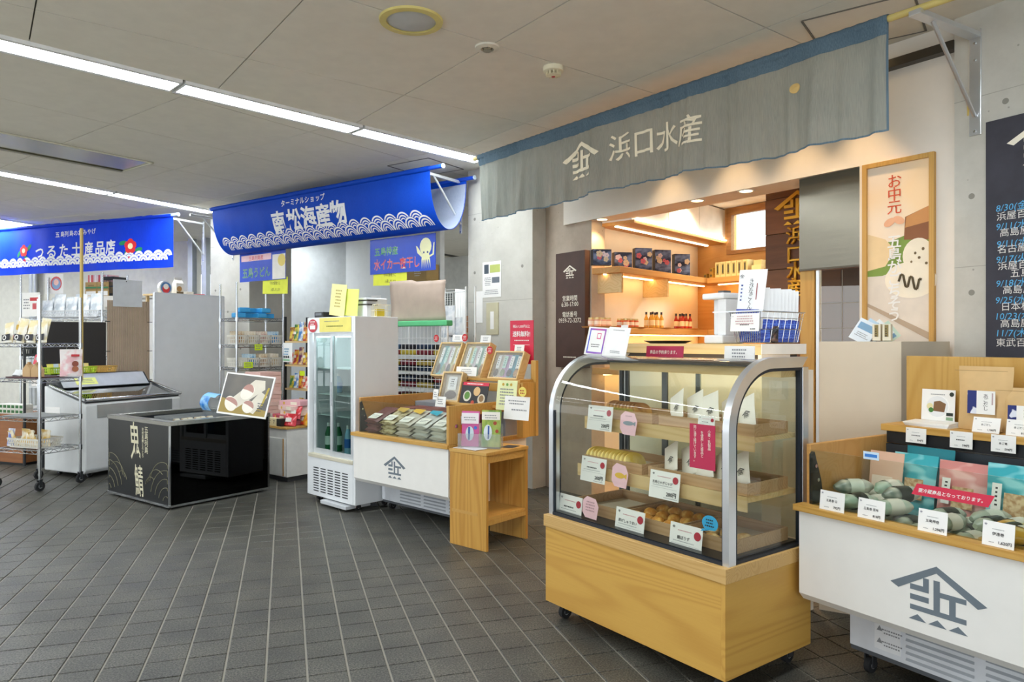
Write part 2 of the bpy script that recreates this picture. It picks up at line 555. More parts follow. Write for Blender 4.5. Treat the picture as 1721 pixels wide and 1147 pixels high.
def pouch_mb(w, h, t, seed=0, crumple=0.006, seal=0.08):
    """stand-up bag: gusseted bottom, flat sealed top"""
    m = MB(); nx, nz = 8, 12
    off = Vector((seed * 3.7, seed * 1.3, 0))
    def side(sg):
        def fn(u, v):
            x = (u - .5) * w * (1 - 0.04 * math.sin(PI * min(1, v * 1.1)))
            fx = (1 - abs(2 * u - 1) ** 3)
            fz = max(0.0, 1 - max(0, v - 0.05) / (0.95 - seal)) ** 0.65 if v < 1 - seal else 0.0
            b = fx * fz * t / 2
            q = noise.noise(Vector((x * 22, v * h * 22, sg * 5)) + off) * crumple * fx * (0.3 + fz)
            z = v * h
            if v == 0: b *= 0.75
            return (x, sg * (b + 0.0008) + q * (1 if b > 0.002 else .4), z)
        return fn
    m.grid(side(-1), nx, nz)
    n0 = len(m.v)
    m.grid(side(1), nx, nz)
    w1 = nx + 1
    fs = []
    for i in range(nx): fs.append((i, i + 1, n0 + i + 1, n0 + i)); k = nz * w1; fs.append((k + i, k + i + 1, n0 + k + i + 1, n0 + k + i))
    for j in range(nz):
        for i in (0, nx): fs.append((j * w1 + i, (j + 1) * w1 + i, n0 + (j + 1) * w1 + i, n0 + j * w1 + i))
    m.f += fs
    return m

POUCHES = []
def pouch(name, label, cat, fr, x, d, z, w, h, t, mat, spec=(), group=None, da=0.0, tilt=0.0, roll=0.0, seed=0, crumple=0.005, front=None):
    o = pouch_mb(w, h, t, seed, crumple).build(name, mat, smooth=True)
    put(o, fr, x, d, z, da, tilt, roll); tag(o, label, cat, group)
    POUCHES.append(o)
    prints(o, spec, y=-(t / 2 + 0.003) if front is None else front)
    return o

# ================================================================== THE SETTING
# bays of a polygonal hall: three shop bays whose boundaries radiate from a centre
CEN = Vector((-12.07, -4.87, 0)); RAD = 16.6
RADIAL = [28.8, 45.0, 61.2, 77.4]            # bearings (from +X) of the bay boundaries 0..3
def radial(i, r):
    t = math.radians(RADIAL[i]); return CEN + Vector((math.cos(t), math.sin(t), 0)) * r

# ---- floor: grout bed + individual tiles
floor = struct(MB().box(-18, 8, -4, 19, -0.1, -0.006).build('floor', C('99958a', 0.8)))
TS = 0.167; TA = 17.6      # tile pitch, bearing of the long joints
tu = Vector((math.cos(math.radians(17.6)) , math.sin(math.radians(17.6)), 0)); tv = Vector((-math.sin(math.radians(17.6)), math.cos(math.radians(17.6)), 0))
ORI = Vector((-1.013, 2.93, 0))
def tile_mb(m, c, h, g):
    a, b = TS / 2 - g * 1.35, TS / 2 - g * .7
    ch = 0.0022
    pts = []
    for (k, zz) in ((0, -0.006), (0, h - 0.0015), (ch, h)):
        for (sx, sy) in ((-1, -1), (1, -1), (1, 1), (-1, 1)):
            q = c + tu * sx * (a - k) + tv * sy * (b - k)
            pts.append((q.x, q.y, zz))
    fs = [(8, 9, 10, 11)]
    for r in (0, 4):
        for i in range(4): fs.append((r + i, r + (i + 1) % 4, r + 4 + (i + 1) % 4, r + 4 + i))
    m.add(pts, fs)
tiles = []
for i in range(-50, 60):
    for j in range(-14, 62):
        c = ORI + tu * (i + .5) * TS + tv * (j + .5) * TS
        if c.y < 0.8: continue
        r = c.x / c.y
        if abs(r) > 0.80: continue
        if c.y > 13 or (c.y > 7.2 and c.x > 0.6): continue
        vis = (c.y > 2.7 and abs(r) < 0.74)
        tiles.append((0 if vis else 1, c.y, c))
tiles.sort(key=lambda t: (t[0], t[1]))
def tile_obj(c, me=[None]):
    if me[0] is None:
        m = MB(); tile_mb(m, Vector((0, 0, 0)), 0.0, 0.0035)
        o = m.build('tile', TILE(), floor); me[0] = o.data
    else:
        o = bpy.data.objects.new('tile', me[0]); COL.objects.link(o); o.parent = floor
    o.location = (c.x, c.y, random.uniform(-0.0006, 0.0006))
near = [t for t in tiles if t[0] == 0][:300]
ns = set(id(t) for t in near)
for t in near: tile_obj(t[2])
rest = MB()
for t in tiles:
    if id(t) not in ns: tile_mb(rest, t[2], random.uniform(-0.0006, 0.0006), 0.0035)
rest.build('tile_field', TILE(), floor, kind='stuff')

# ---- ceiling: dark joint layer + panels clipped to each bay
ceil_m = C('e2ded2', 0.9, vary=0.03)
ceiling = struct(MB().box(-18, 8, -4, 19, CH + 0.012, CH + 0.12).build('ceiling', C('55534c', 0.9)))
def clip(poly, p, nrm):
    out = []
    for a, b in zip(poly, poly[1:] + poly[:1]):
        da, db = (a - p).dot(nrm), (b - p).dot(nrm)
        if da >= 0: out.append(a)
        if (da >= 0) != (db >= 0): out.append(a + (b - a) * (da / (da - db)))
    return out
BAY = [(36.9, 0, 1, 0.25, -5.65), (53.1, 1, 2, 0.48, -7.17), (69.3, 2, 3, 0.6, -10.2)]
LW2 = 0.125
for (a, i0, i1, d0, s0) in BAY:
    aa = math.radians(a); u = Vector((math.sin(aa), -math.cos(aa), 0)); n = Vector((math.cos(aa), math.sin(aa), 0))
    t0 = math.radians(RADIAL[i0]); t1 = math.radians(RADIAL[i1])
    n0 = Vector((-math.sin(t0), math.cos(t0), 0)); n1 = Vector((math.sin(t1), -math.cos(t1), 0))
    for i in range(-6, 12):
        for j in range(-6, 12):
            g = 0.004
            s, d = s0 + i * 1.1, d0 + j * 1.1
            q = [u * (s + g) + n * (d + g), u * (s + 1.1 - g) + n * (d + g), u * (s + 1.1 - g) + n * (d + 1.1 - g), u * (s + g) + n * (d + 1.1 - g)]
            q = clip(q, CEN + n0 * LW2, n0)
            if len(q) > 2: q = clip(q, CEN + n1 * LW2, n1)
            if len(q) < 3: continue
            c = sum(q, Vector((0, 0, 0))) / len(q)
            if c.y < 1.5 or c.y > 17 or c.x > 7 or c.x < -15 or (c - CEN).length < 6: continue
            if c.y < 3.0 and random.random() < 0: continue
            ar = abs(sum((q[k] - c).cross(q[(k + 1) % len(q)] - c).z for k in range(len(q)))) / 2
            if ar < 0.01: continue
            MB().prism([(p.x, p.y) for p in q], CH, CH + 0.0118, 'xy').build('panel', ceil_m, ceiling)

# ---- recessed strip lights along the bay boundaries
LENS = EM('f4fbff', LIGHT_STRENGTH)
HOUS = C('e6e8e8', 0.4)
names = {1: 'between the grey linen banner and the blue banner with the squid signs', 2: 'running up to the pillar between the two blue banners',
         0: 'over the counter with the chalkboard', 3: 'past the blue flower banner'}
for k in (1, 2, 0, 3):
    t = math.radians(RADIAL[k])
    end = {0: 15.6, 1: 16.65, 2: 16.6, 3: 16.4}[k]
    for q in range(6 if k in (1, 2) else 4):
        r1 = end - q * 1.42; r0 = r1 - 1.40
        c = radial(k, r0)
        lt = thing('strip_light', 'white fluorescent strip light, %s from the shops in the row %s' % (['first', 'second', 'third', 'fourth', 'fifth', 'sixth'][q], {1: 'beside the linen banner', 2: 'between blue banners', 0: 'over the chalkboard', 3: 'beyond the flower banner'}[k]),
                   'ceiling light', loc=(c.x, c.y, CH), rz=t, group='strip lights in the ceiling')
        h = MB(); h.box(0, 1.40, -LW2, -0.09, -0.022, 0.011); h.box(0, 1.40, 0.09, LW2, -0.022, 0.011)
        h.box(0, 0.012, -0.09, 0.09, -0.024, 0.011); h.box(1.388, 1.40, -0.09, 0.09, -0.024, 0.011)
        h.build('housing', HOUS, lt)
        MB().box(0.012, 1.388, -0.09, 0.09, -0.018, 0.008).build('lens', LENS, lt)

# ---- ceiling fittings
sp = at = None
def ceil_pt(px, py):
    Y = (CH - EYE) * FOC / (573.5 - py); return Vector(((px - 860.5) / FOC * Y, Y, CH))
q = ceil_pt(691, 34)
t = thing('ceiling_speaker', 'round ceiling speaker with cream rim and pale grille', 'speaker', loc=q)
MB().lathe([(0.135, -0.004), (0.175, 0.0), (0.172, -0.012), (0.135, -0.014), (0.135, -0.004)], n=36).build('rim', C('d8c979', 0.5), t, smooth=True)
MB().lathe([(0.0, -0.02), (0.07, -0.017), (0.12, -0.01), (0.136, -0.004)], n=36).build('grille', C('b9bdbd', 0.6), t, smooth=True)
q = ceil_pt(819, 79)
t = thing('ceiling_sprinkler', 'small white ringed sprinkler set flush in the ceiling', 'sprinkler', loc=q)
MB().lathe([(0.035, 0.0), (0.075, 0.0), (0.072, -0.01), (0.04, -0.016), (0.035, 0)], n=28).build('rim', C('d9d4c4', 0.5), t, smooth=True)
mm = MB()
for i in range(6):
    a = i * PI / 3; mm.cyl((0.03 * math.cos(a), 0.03 * math.sin(a), 0), (0.02 * math.cos(a), 0.02 * math.sin(a), -0.024), 0.004, 5)
mm.cyl((0, 0, -0.022), (0, 0, -0.026), 0.026, 12)
mm.build('deflector', C('8f8873', 0.4, 0.6), t)
q = ceil_pt(930, 113)
t = thing('smoke_detector', 'cream smoke detector with a red test dot on the ceiling', 'smoke detector', loc=q)
MB().lathe([(0.0, -0.0), (0.066, 0.0), (0.066, -0.028), (0.055, -0.034), (0, -0.034)], n=28).build('base', C('e3dcc0', 0.5), t, smooth=True)
mm = MB()
for i in range(12):
    a = i * PI / 6; mm.box(-0.004, 0.004, 0.038, 0.05, -0.056, -0.034, Matrix.Rotation(a, 4, 'Z'))
mm.build('vane', C('d8cfae', 0.5), t)
MB().lathe([(0.0, -0.062), (0.03, -0.06), (0.046, -0.052), (0.046, -0.05)], n=24).build('cap', C('d8cfae', 0.5), t, smooth=True)
MB().lathe([(0.0, -0.064), (0.012, -0.063), (0.012, -0.06)], n=12).build('test_dot', REDINK, t)

# air slot (recessed linear diffuser) in the second bay
F2c = Fr(0, 0, 53.1)
A = ceil_pt(318, 256); B = ceil_pt(258, 273); Cc = ceil_pt(0, 185)
dv = (Cc - A); L = dv.length + 0.9
t = thing('air_diffuser', 'long recessed linear air diffuser with a shiny steel bed in the ceiling', 'air vent', loc=B, rz=math.atan2(dv.y, dv.x))
wv = (A - B).length
for (nm, mt, bx) in (('bed', C('8d8b76', 0.22, 0.9), (0, L, -wv + 0.03, 0.0, CH * 0 + -0.002, 0.004)), ('frame', C('cfccb8', 0.5), (0, L, -0.012, 0.0, -0.014, 0.004)),
                     ('frame', C('cfccb8', 0.5), (0, L, -wv, -wv + 0.012, -0.014, 0.004)), ('frame', C('cfccb8', 0.5), (0, 0.012, -wv, 0, -0.014, 0.004)),
                     ('slot', C('3b3a33', 0.7), (0.02, L, -wv + 0.016, -wv + 0.03, -0.010, 0.004)), ('slot', C('55533f', 0.7), (0.02, L, -wv + 0.05, -wv + 0.062, -0.008, 0.004)),
                     ('rail', C('a9a68c', 0.4, 0.5), (0.02, L, -wv + 0.03, -wv + 0.05, -0.012, 0.004))):
    MB().box(*bx).build(nm, mt, t)
# inspection hatches
for (pts, lab) in ((((1358, 42), (1480, 12), (1560, 40), (1420, 75)), 'flush ceiling access hatch with dark frame above the linen banner'),
                   (((652, 278), (715, 266), (775, 284), (720, 296)), 'flush ceiling access hatch with dark frame above the squid-sign stall')):
    P = [ceil_pt(*p) for p in pts]
    c = sum(P, Vector((0, 0, 0))) / 4
    u = (P[1] - P[0]); rz = math.atan2(u.y, u.x)
    t = thing('access_hatch', lab, 'hatch', loc=(c.x, c.y, CH), rz=rz)
    a = 0.27
    mm = MB()
    for s in (-1, 1):
        mm.box(-a, a, s * a - 0.005, s * a + 0.005, -0.004, 0.004); mm.box(s * a - 0.005, s * a + 0.005, -a, a, -0.006, 0.004)
    mm.build('frame', C('6a6862', 0.6), t)
    MB().box(-a + .008, a - .008, -a + .008, a - .008, -0.003, 0.003).build('door', ceil_m, t)

# ---- concrete pillars at the bay corners
def pillar(name, fl, fr_, depth, holes, lab):
    """front-left and front-right floor corners"""
    u = (Vector(fr_) - Vector(fl)); w = u.length
    o = MB().box(0, w, 0, depth, -0.004, CH).build(name, CONC)
    struct(o)
    o.location = (fl[0], fl[1], 0); o.rotation_euler = (0, 0, math.atan2(u.y, u.x))
    for (x, z) in holes:
        MB().cyl((x, -0.0012, z), (x, 0.004, z), 0.016, 14).build('formwork_hole', C('8f8d84', 0.9), o)
    for z in (0.9, 1.8, 2.7):
        MB().box(0, w, -0.0006, 0.002, z - 0.002, z + 0.002).build('formwork_joint', C('a8a69c', 0.9), o)
    return o
P1 = Fr(-0.453, 7.397, 45.0)
p1 = pillar('pillar_1', (-0.453, 7.397, 0), (0.194, 6.75, 0), 0.75, [(0.1, 2.1), (0.1, 2.65), (0.78, 2.12), (0.1, 1.45), (0.78, 1.45), (0.45, 2.65)], '')
p2 = pillar('pillar_2', (-4.2, 9.95, 0), (-3.525, 9.58, 0), 0.75, [(0.1, 2.1), (0.6, 2.1), (0.35, 1.8), (0.1, 1.3), (0.6, 1.3)], '')
P0 = Fr(2.42, 3.906, 30.0)
e = P0.p(1.9, 0, 0)
p0 = pillar('pillar_3', (2.42, 3.906, 0), (e.x, e.y, 0), 0.75, [(P0.x(1633), P0.z(1633, 330)), (P0.x(1633), P0.z(1633, 492)), (P0.x(1690), P0.z(1690, 170))], '')
# steel rail down the side of pillar 1 and the wing wall with the brown sign
FA = Fr(0.31, 6.85, 36.5)
wx0, wx1 = FA.x(903), FA.x(990)
wing = struct(MB().box(wx0 - 0.05, wx1, 0, 0.16, -0.004, CH - 0.002).build('wall_wing', CONCRETE('concrete_warm', 'a89a8a', 'c6b8a6')))
put(wing, FA, 0, 0.03, 0)
for (px, w, mt) in ((897, 0.035, C('9a8f84', 0.35, 0.7)), (904, 0.018, C('5c5048', 0.4, 0.6)), (909, 0.03, C('b8aca0', 0.3, 0.8))):
    o = struct(MB().box(0, w, -0.02, 0.02, 0, CH - 0.004).build('trim_1', mt)); put(o, FA, FA.x(px), 0.0, 0)
FW = FA
# ---- shop one: lintel wall, infill, soffit
LZ = 2.475
xL = FA.x(947); xS = FA.x(1340.5); xP = FA.x(1450); xE = FA.x(1604) + 0.02
plaster = C('ece5da', 0.7, vary=0.02)
lint = struct(MB().box(xL, xE, 0, 0.28, LZ, CH).build('wall_lintel', plaster)); put(lint, FA, 0, 0.0, 0)
# dark overhead track above the lintel, seen past the banner end
tr = struct(MB().box(FA.x(1400), xE, -0.06, -0.0, CH - 0.16, CH - 0.11).build('trim_2', C('4a463f', 0.4, 0.6))); put(tr, FA, 0, -0.001, 0)
# wall right of the opening: white pier + framed poster
pier = struct(MB().box(xP - 0.02, xE, 0, 0.18, 0, LZ).build('wall_pier', plaster)); put(pier, FA, 0, 0.0, 0)
# interior shell
LWf = Fr(0.685, 6.34, 138.0)
warmwall = C('efe6d2', 0.8, vary=0.02)
o = struct(MB().box(0.16, 2.1, 0, 0.1, -0.004, 3.0).build('wall_left', warmwall)); put(o, LWf, 0, 0.0, 0)
BWf = Fr(2.04, 7.85, 36.5)
o = struct(MB().box(-0.1, 0.28, 0, 0.1, -0.004, 3.0).build('wall_back', ORANGEWOOD)); put(o, BWf, 0, 0, 0)
wz0, wz1 = BWf.z(1260, 418), BWf.z(1260, 352)
wa, wb = BWf.x(1228), 3.4
bw = MB(); bw.box(0.28, wb, 0, 0.1, -0.004, wz0); bw.box(0.28, wb, 0, 0.1, wz1, 3.0); bw.box(0.28, wa, 0, 0.1, wz0, wz1)
o = struct(bw.build('wall_back', ORANGEWOOD)); put(o, BWf, 0, 0, 0)
win = thing('window_1', 'bright clerestory window with a wooden frame high in the shop back wall', 'window', BWf, 0, 0, 0); del win['category']; del win['label']; struct(win)
mm = MB()
mm.box(wa - 0.04, wb, -0.02, 0.03, wz1 - 0.03, wz1 + 0.04); mm.box(wa - 0.04, wa + 0.02, -0.02, 0.03, wz0, wz1); mm.box(wa - 0.04, wb, -0.02, 0.03, wz0 - 0.04, wz0)
mm.build('frame', WOOD('a9763e', '8d5d2c', 2, 14, 0), win)
MB().box(wa, wb, 0.04, 0.045, wz0, wz1).build('pane', GLASSM, win)
o = struct(MB().box(-1.2, 4.0, 1.2, 1.3, 0, CH).build('wall_office', C('f2f2ee', 0.8))); put(o, BWf, 0, 0, 0)
w3 = bpy.data.objects.new('window_added_glow', None); COL.objects.link(w3); struct(w3); put(w3, BWf, 0, 1.199, 0)  # glowing pane and bars added so the clerestory looks bright
MB().box(-.9, 3.3, -.004, 0, 2.15, 3.08).build('pane', EM('f6fbff', 2.2), w3)
for x in (-.92, .1, 1.2, 2.2, 3.28): MB().box(x, x + .04, -.03, 0, 2.11, 3.12).build('mullion', C('d9dcdc', .5), w3)
for z in (2.11, 3.08): MB().box(-.92, 3.32, -.03, 0, z, z + .04).build('rail', C('d9dcdc', .5), w3)
# soffit inside the shop
sof = MB().prism([(p.x, p.y) for p in (FA.p(wx1 - 0.02, 0.18, 0), FA.p(xE + 0.6, 0.18, 0), BWf.p(3.4, 0.0, 0), BWf.p(-0.0, 0.0, 0))], 2.80, 2.88, 'xy').build('ceiling_shop', C('efe7da', 0.8)); struct(sof)
o = struct(MB().box(0, 0.1, 0, 3.2, 0, CH).build('wall_right', warmwall)); put(o, FA, xE + 0.55, 0.1, 0)
# warm plank floor inside the shop
fl = struct(MB().prism([(p.x, p.y) for p in (FA.p(wx1, 0.0, 0), FA.p(xE + 0.5, 0.0, 0), BWf.p(3.3, 0.0, 0), BWf.p(0.0, 0.0, 0))], -0.003, 0.008, 'xy').build('floor_shop', ORANGEWOOD))

# ---- shop two: pale partition wall, office glimpse
F2 = Fr(-3.525, 9.58, math.degrees(math.atan2(3.07, 2.183)))
W2 = Fr(*(F2.p(0, 2.3, 0).to_2d()), 54.5)
xa, xb = W2.x(455), W2.x(732)
o = struct(MB().box(xa, xb, 0, 0.08, -0.004, CH).build('wall_partition', C('dfe2e0', 0.75, vary=0.02))); put(o, W2, 0, 0, 0)
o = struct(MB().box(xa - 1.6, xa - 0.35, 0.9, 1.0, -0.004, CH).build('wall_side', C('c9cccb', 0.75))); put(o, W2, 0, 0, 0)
mm = MB(); mm.box(xa - 0.33, xa - 0.26, 0.2, 0.3, -0.004, CH); mm.box(xa - 0.16, xa - 0.1, 0.2, 0.3, -0.004, CH)
o = struct(mm.build('trim_3', C('b9bcc0', 0.35, 0.7))); put(o, W2, 0, 0, 0)
o = struct(MB().box(-3.5, 6.5, 3.4, 3.5, -0.004, CH).build('wall_far', C('eef0ee', 0.8))); put(o, W2, 0, 0, 0)
o = struct(MB().box(xb + 0.01, xb + 0.09, 0.0, 0.1, -0.004, CH).build('trim_4', C('e9ecec', 0.5))); put(o, W2, 0, 0, 0)
# ---- shop three: side and back walls
W3 = Fr(-8.5, 13.6, 69.3)
o = struct(MB().box(-4.0, 3.2, 0, 0.1, -0.004, CH).build('wall_rear', C('d6d4ca', 0.8))); put(o, W3, 0, 0, 0)
mm = MB(); mm.box(3.2, 3.3, -0.2, -0.1, -0.004, CH); mm.box(3.5, 3.6, -0.2, -0.1, -0.004, CH)
o = struct(mm.build('trim_5', C('aeb2b4', 0.4, 0.6))); put(o, W3, 0, 0, 0)
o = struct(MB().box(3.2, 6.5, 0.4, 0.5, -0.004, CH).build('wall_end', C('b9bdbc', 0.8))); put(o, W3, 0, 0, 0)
# square lamps in the back rooms, all but the first added for brightness
for i, (fr, x, d, s) in enumerate(((W3, 1.9, -2.4, 0.7), (W2, xb + 0.2, 1.6, 0.7), (W3, -1.6, -2.0, 0.7), (W2, xa + 1.2, -1.0, 0.7))):
    t = thing('square_light', 'square white ceiling light in the room behind the ' + ['flower banner', 'wire grid rack', 'silver wire shelves', 'squid sign'][i], 'ceiling light', fr, x, d, CH, group='square lights behind the stalls')
    mm = MB()
    for q in (-1, 1): mm.box(-s / 2 - .02, s / 2 + .02, q * s / 2 - .02, q * s / 2 + .02, -0.02, 0.0); mm.box(q * s / 2 - .02, q * s / 2 + .02, -s / 2, s / 2, -0.02, 0.0)
    mm.build('frame', HOUS, t)
    MB().box(-s / 2 + .02, s / 2 - .02, -s / 2 + .02, s / 2 - .02, -0.012, -0.001).build('lens', EM('f4fbff', 42.0 if fr is W3 else 24.0), t)
t = thing('square_light', 'square white ceiling light in the office beyond the clerestory window', 'ceiling light', BWf, 1.9, 0.6, CH, group='square lights behind the stalls')  # unseen lamp added to brighten the office wall
MB().box(-.5, .5, -.3, .3, -0.014, -0.001).build('lens', EM('f4fbff', 70.0), t)
MB().box(-.54, .54, -.34, .34, -0.008, -0.0005).build('frame', HOUS, t)

# ================================================================== BANNERS
def map_mesh(o, fn):
    for v in o.data.vertices:
        v.co = fn(v.co.x, v.co.z)
    o.data.update()

def fine(m, size):
    """split long edges so that print follows the folds of the cloth"""
    bm = bmesh.new(); bm.from_mesh(m)
    bmesh.ops.triangulate(bm, faces=bm.faces)
    for k in range(4):
        es = [e for e in bm.edges if e.calc_length() > size]
        if not es: break
        bmesh.ops.subdivide_edges(bm, edges=es, cuts=1)
        bmesh.ops.triangulate(bm, faces=[f for f in bm.faces if len(f.verts) > 3])
    bm.to_mesh(m); bm.free()

def letter_on(parent, s, x, z, size, mat, fn, bold=0.0, sx=1.0, name='lettering', shear=0.0, vertical=False):
    me = text_mesh(s, bold, vertical).copy()
    me.name = name
    for v in me.vertices:
        v.co = (x + (v.co.x + shear * v.co.y) * size * sx, z + v.co.y * size, 0)
    fine(me, 0.045)
    for v in me.vertices: v.co = fn(v.co.x, v.co.y)
    me.materials.append(mat)
    o = bpy.data.objects.new(name, me); COL.objects.link(o); o.parent = parent
    return o

def shape_on(parent, polys, mat, fn, name):
    m = MB()
    for p in polys: m.add([(a, b, 0) for a, b in p], [tuple(range(len(p)))])
    o = m.build(name, mat, parent)
    fine(o.data, 0.045)
    for v in o.data.vertices: v.co = fn(v.co.x, v.co.y)
    return o

def ring(cx, cz, r0, r1, t0, t1, n=10):
    out = []
    for i in range(n):
        a, b = t0 + (t1 - t0) * i / n, t0 + (t1 - t0) * (i + 1) / n
        out.append([(cx + r0 * math.cos(a), cz + r0 * math.sin(a)), (cx + r1 * math.cos(a), cz + r1 * math.sin(a)),
                    (cx + r1 * math.cos(b), cz + r1 * math.sin(b)), (cx + r0 * math.cos(b), cz + r0 * math.sin(b))])
    return out

BLUE = CLOTH('blue_cloth', '0a49c6', '1054d4', 0.22, 0.55, 300)
BLUE3 = CLOTH('blue_cloth_bright', '0a3bd8', '1047ea', 0.22, 0.6, 300)
PRINTWHITE = C('eef0f4', 0.7, vary=0.02)

def waves(parent, L, z0, r, fn, blue, heavy):
    """two rows of overlapping fish-scale waves"""
    white, bl = [], []
    k = 0
    pitch = 1.9 * r
    for row in (0, 1):
        n = int(L / pitch) + 1
        lift = 0.0025 * (row + 1)
        W, B = [], []
        for i in range(n + 1):
            cx = i * pitch + (0.5 * pitch if row else 0); cz = z0 - row * r * 0.55
            if cx < r or cx > L - r: continue
            if row: B += ring(cx, cz, 0.0, r * 1.04, 0.0, PI, 12)
            bands = ((1.0, .84), (.70, .56), (.42, .30)) if not heavy else ((1.0, .62), (.54, .22))
            for a, b in bands: W += ring(cx, cz, r * b, r * a, 0.08 if row == 0 else 0.0, PI - (0.08 if row == 0 else 0), 12)
        g = lambda a, b, l=lift: fn(a, b, l)
        g2 = lambda a, b, l=lift + 0.0012: fn(a, b, l)
        if B: shape_on(parent, B, blue, g, 'wave_ground')
        shape_on(parent, W, PRINTWHITE, g2, 'wave_print')

def rod(label, fr, x0, x1, d, z, r, mat, caps=None):
    o = thing('banner_rod', label, 'rod', fr, x0, d, z)
    MB().cyl((0, 0, 0), (x1 - x0, 0, 0), r, 14).build('pole', mat, o, smooth=True)
    MB().cyl((x1 - x0, 0, 0), (x1 - x0 + 0.012, 0, 0), r * 1.08, 14).build('end_cap', caps or mat, o)
    MB().cyl((-0.012, 0, 0), (0, 0, 0), r * 1.08, 14).build('end_cap', caps or mat, o)
    return o

def bracket(label, fr, x, d_wall, z, reach, mat, drop=0.40, w=0.035):
    """triangular wall bracket: wall plate, arm toward the hall, diagonal stay"""
    o = thing('wall_bracket', label, 'bracket', fr, x, d_wall, z)
    MB().box(-w / 2, w / 2, -0.008, 0.0, -drop - 0.1, 0.04).build('wall_plate', mat, o, bev=0.002)
    MB().box(-w / 2, w / 2, -reach, -0.008, -0.004, 0.022).build('arm', mat, o, bev=0.002)
    MB().cyl((0, -reach * 0.72, 0), (0, -0.01, -drop), 0.011, 8).build('stay', mat, o)
    for k in (0.0, -0.09, -drop - .05): MB().cyl((0, -0.013, k - 0.03), (0, -0.008, k - 0.03), 0.007, 8).build('screw', CHROME, o)
    return o

# ---- grey linen banner
B1 = Fr(-0.297, 6.42, 38.8); B1L = 3.55; RZ = 3.05
def f1(s, z, lift=0.006):
    dn = RZ - z
    A = 0.005 + 0.025 * min(1, dn / 0.5)
    y = A * (math.sin(7.3 * s) + 0.7 * math.sin(15 * s + 1.3) + 0.4 * math.sin(37 * s + dn * 2) + 0.22 * math.sin(83 * s + 2 * math.sin(3 * s)))
    if dn < 0.1: y += 0.004 * math.sin(90 * s + 3 * math.sin(5 * s))
    return (s, y - lift, z)
linen = CLOTH('grey_linen', '949a94', 'a8aca4', 0.4, 0.9, 240)
linen_d = CLOTH('blue_grey_linen', '5a7182', '758c9c', 0.3, 0.9, 240)
DROP1 = 0.565
ban1 = MB().grid(lambda u, v: f1(u * B1L, RZ - v * (DROP1 + 0.012 * math.sin(u * 9)), 0), 240, 14).build('fabric_banner', linen, smooth=True)
ban1.location = B1.p(0, 0, 0); ban1.rotation_euler = (0, 0, B1.rz)
tag(ban1, 'long grey linen shop banner with cream house emblem and four characters', 'banner')
def sleeve(parent, L, fn, mat, r=0.025, skirt=0.075, n=200):
    def tube(u, v):
        t = v * 1.5 * PI
        x = u * L; rr = r * (1 + 0.06 * math.sin(90 * x + 3 * math.sin(7 * x)))
        return (x, rr * math.sin(t + .5 * PI + PI * .0) * 1.0 if False else rr * math.cos(t), RZ + rr * math.sin(t))
    MB().grid(tube, n, 9).build('rod_sleeve', mat, parent, smooth=True)
    if skirt: MB().grid(lambda u, v: fn(u * L, RZ - v * skirt, 0.003 + 0.022 * (1 - v)), n, 3).build('sleeve_skirt', mat, parent, smooth=True)
sleeve(ban1, B1L, f1, linen_d)
hem = MB(); hem.grid(lambda u, v: f1(u * B1L, RZ - DROP1 - 0.012 * math.sin(u * 9) + 0.008 - v * 0.01, 0.002), 240, 1)
hem.grid(lambda u, v: f1(B1L - 0.012 + u * 0.012, RZ - v * DROP1, 0.002), 1, 12)
hem.build('hem', linen_d, ban1, smooth=True)
CREAMINK = C('e9dfc4', 0.8)
ex = B1.x(978); ez = B1.z(978, 268)
em = []
for p in EMB: em.append([(ex + a * 0.42, ez + (b + .32) * 0.42) for a, b in p])
shape_on(ban1, em, CREAMINK, f1, 'emblem')
for ch, px, py in (('浜', 1043, 247), ('口', 1081, 238), ('水', 1120, 229), ('産', 1163, 219)):
    letter_on(ban1, ch, B1.x(px), B1.z(px, py) - 0.015, 0.205, CREAMINK, f1, bold=0.006)
m = MB(); gx, gz = B1.x(1337), B1.z(1337, 149)
m.add([f1(gx + 0.034 * math.cos(t * PI / 8), gz + 0.028 * math.sin(t * PI / 8)) for t in range(16)], [tuple(range(16))])
m.build('round_mark', C('cfae6b', 0.6), ban1)
rod('pale bamboo pole carrying the grey linen banner', B1, -0.06, B1L + 0.42, 0.0, RZ, 0.018, C('cdbb72', 0.4))
bk = bracket('stainless triangular bracket on the chalkboard pillar carrying the linen banner pole', P0, P0.x(1640), -0.001, RZ - 0.032, 0.56, ALU, 0.42, 0.06)

# ---- blue U-shaped banner with waves
B2 = Fr(-3.751, 8.939, 54.4); B2L = 3.65
U_D, U_B = 0.55, 0.55
def f2th(th, s, lift=0.0):
    y = U_B / 2 * (1 - math.cos(th)); z = RZ - U_D * max(0.0, math.sin(th)) ** 0.85
    y += 0.004 * math.sin(11 * s) * math.sin(th) + 0.003 * math.sin(29 * s) * math.sin(th)
    nx, nz = -math.cos(th), -math.sin(th)
    return (s, y + lift * nx, z + lift * nz)
def f2(s, z, lift=0.005):
    q = min(0.999, max(0.0, (RZ - z) / U_D)) ** (1 / 0.85)
    return f2th(math.asin(q), s, lift)
ban2 = MB().grid(lambda u, v: f2th(v * PI, u * B2L), 90, 30).build('fabric_banner', BLUE, smooth=True)
ban2.location = B2.p(0, 0, 0); ban2.rotation_euler = (0, 0, B2.rz)
tag(ban2, 'blue banner slung trough-like between two rods with white waves along its foot', 'banner')
MB().grid(lambda u, v: f2th(PI * (0.02 + 0.96 * v), 0.004 + u * (B2L - 0.008), -0.006), 60, 26).build('lining', CLOTH('banner_lining', 'b7c4d8', 'd3dce8', 0.3, 0.8), ban2, smooth=True)
sleeve(ban2, B2L, None, BLUE, 0.025, 0, 60)
waves(ban2, B2L - 0.02, RZ - 0.455, 0.094, f2, BLUE, False)
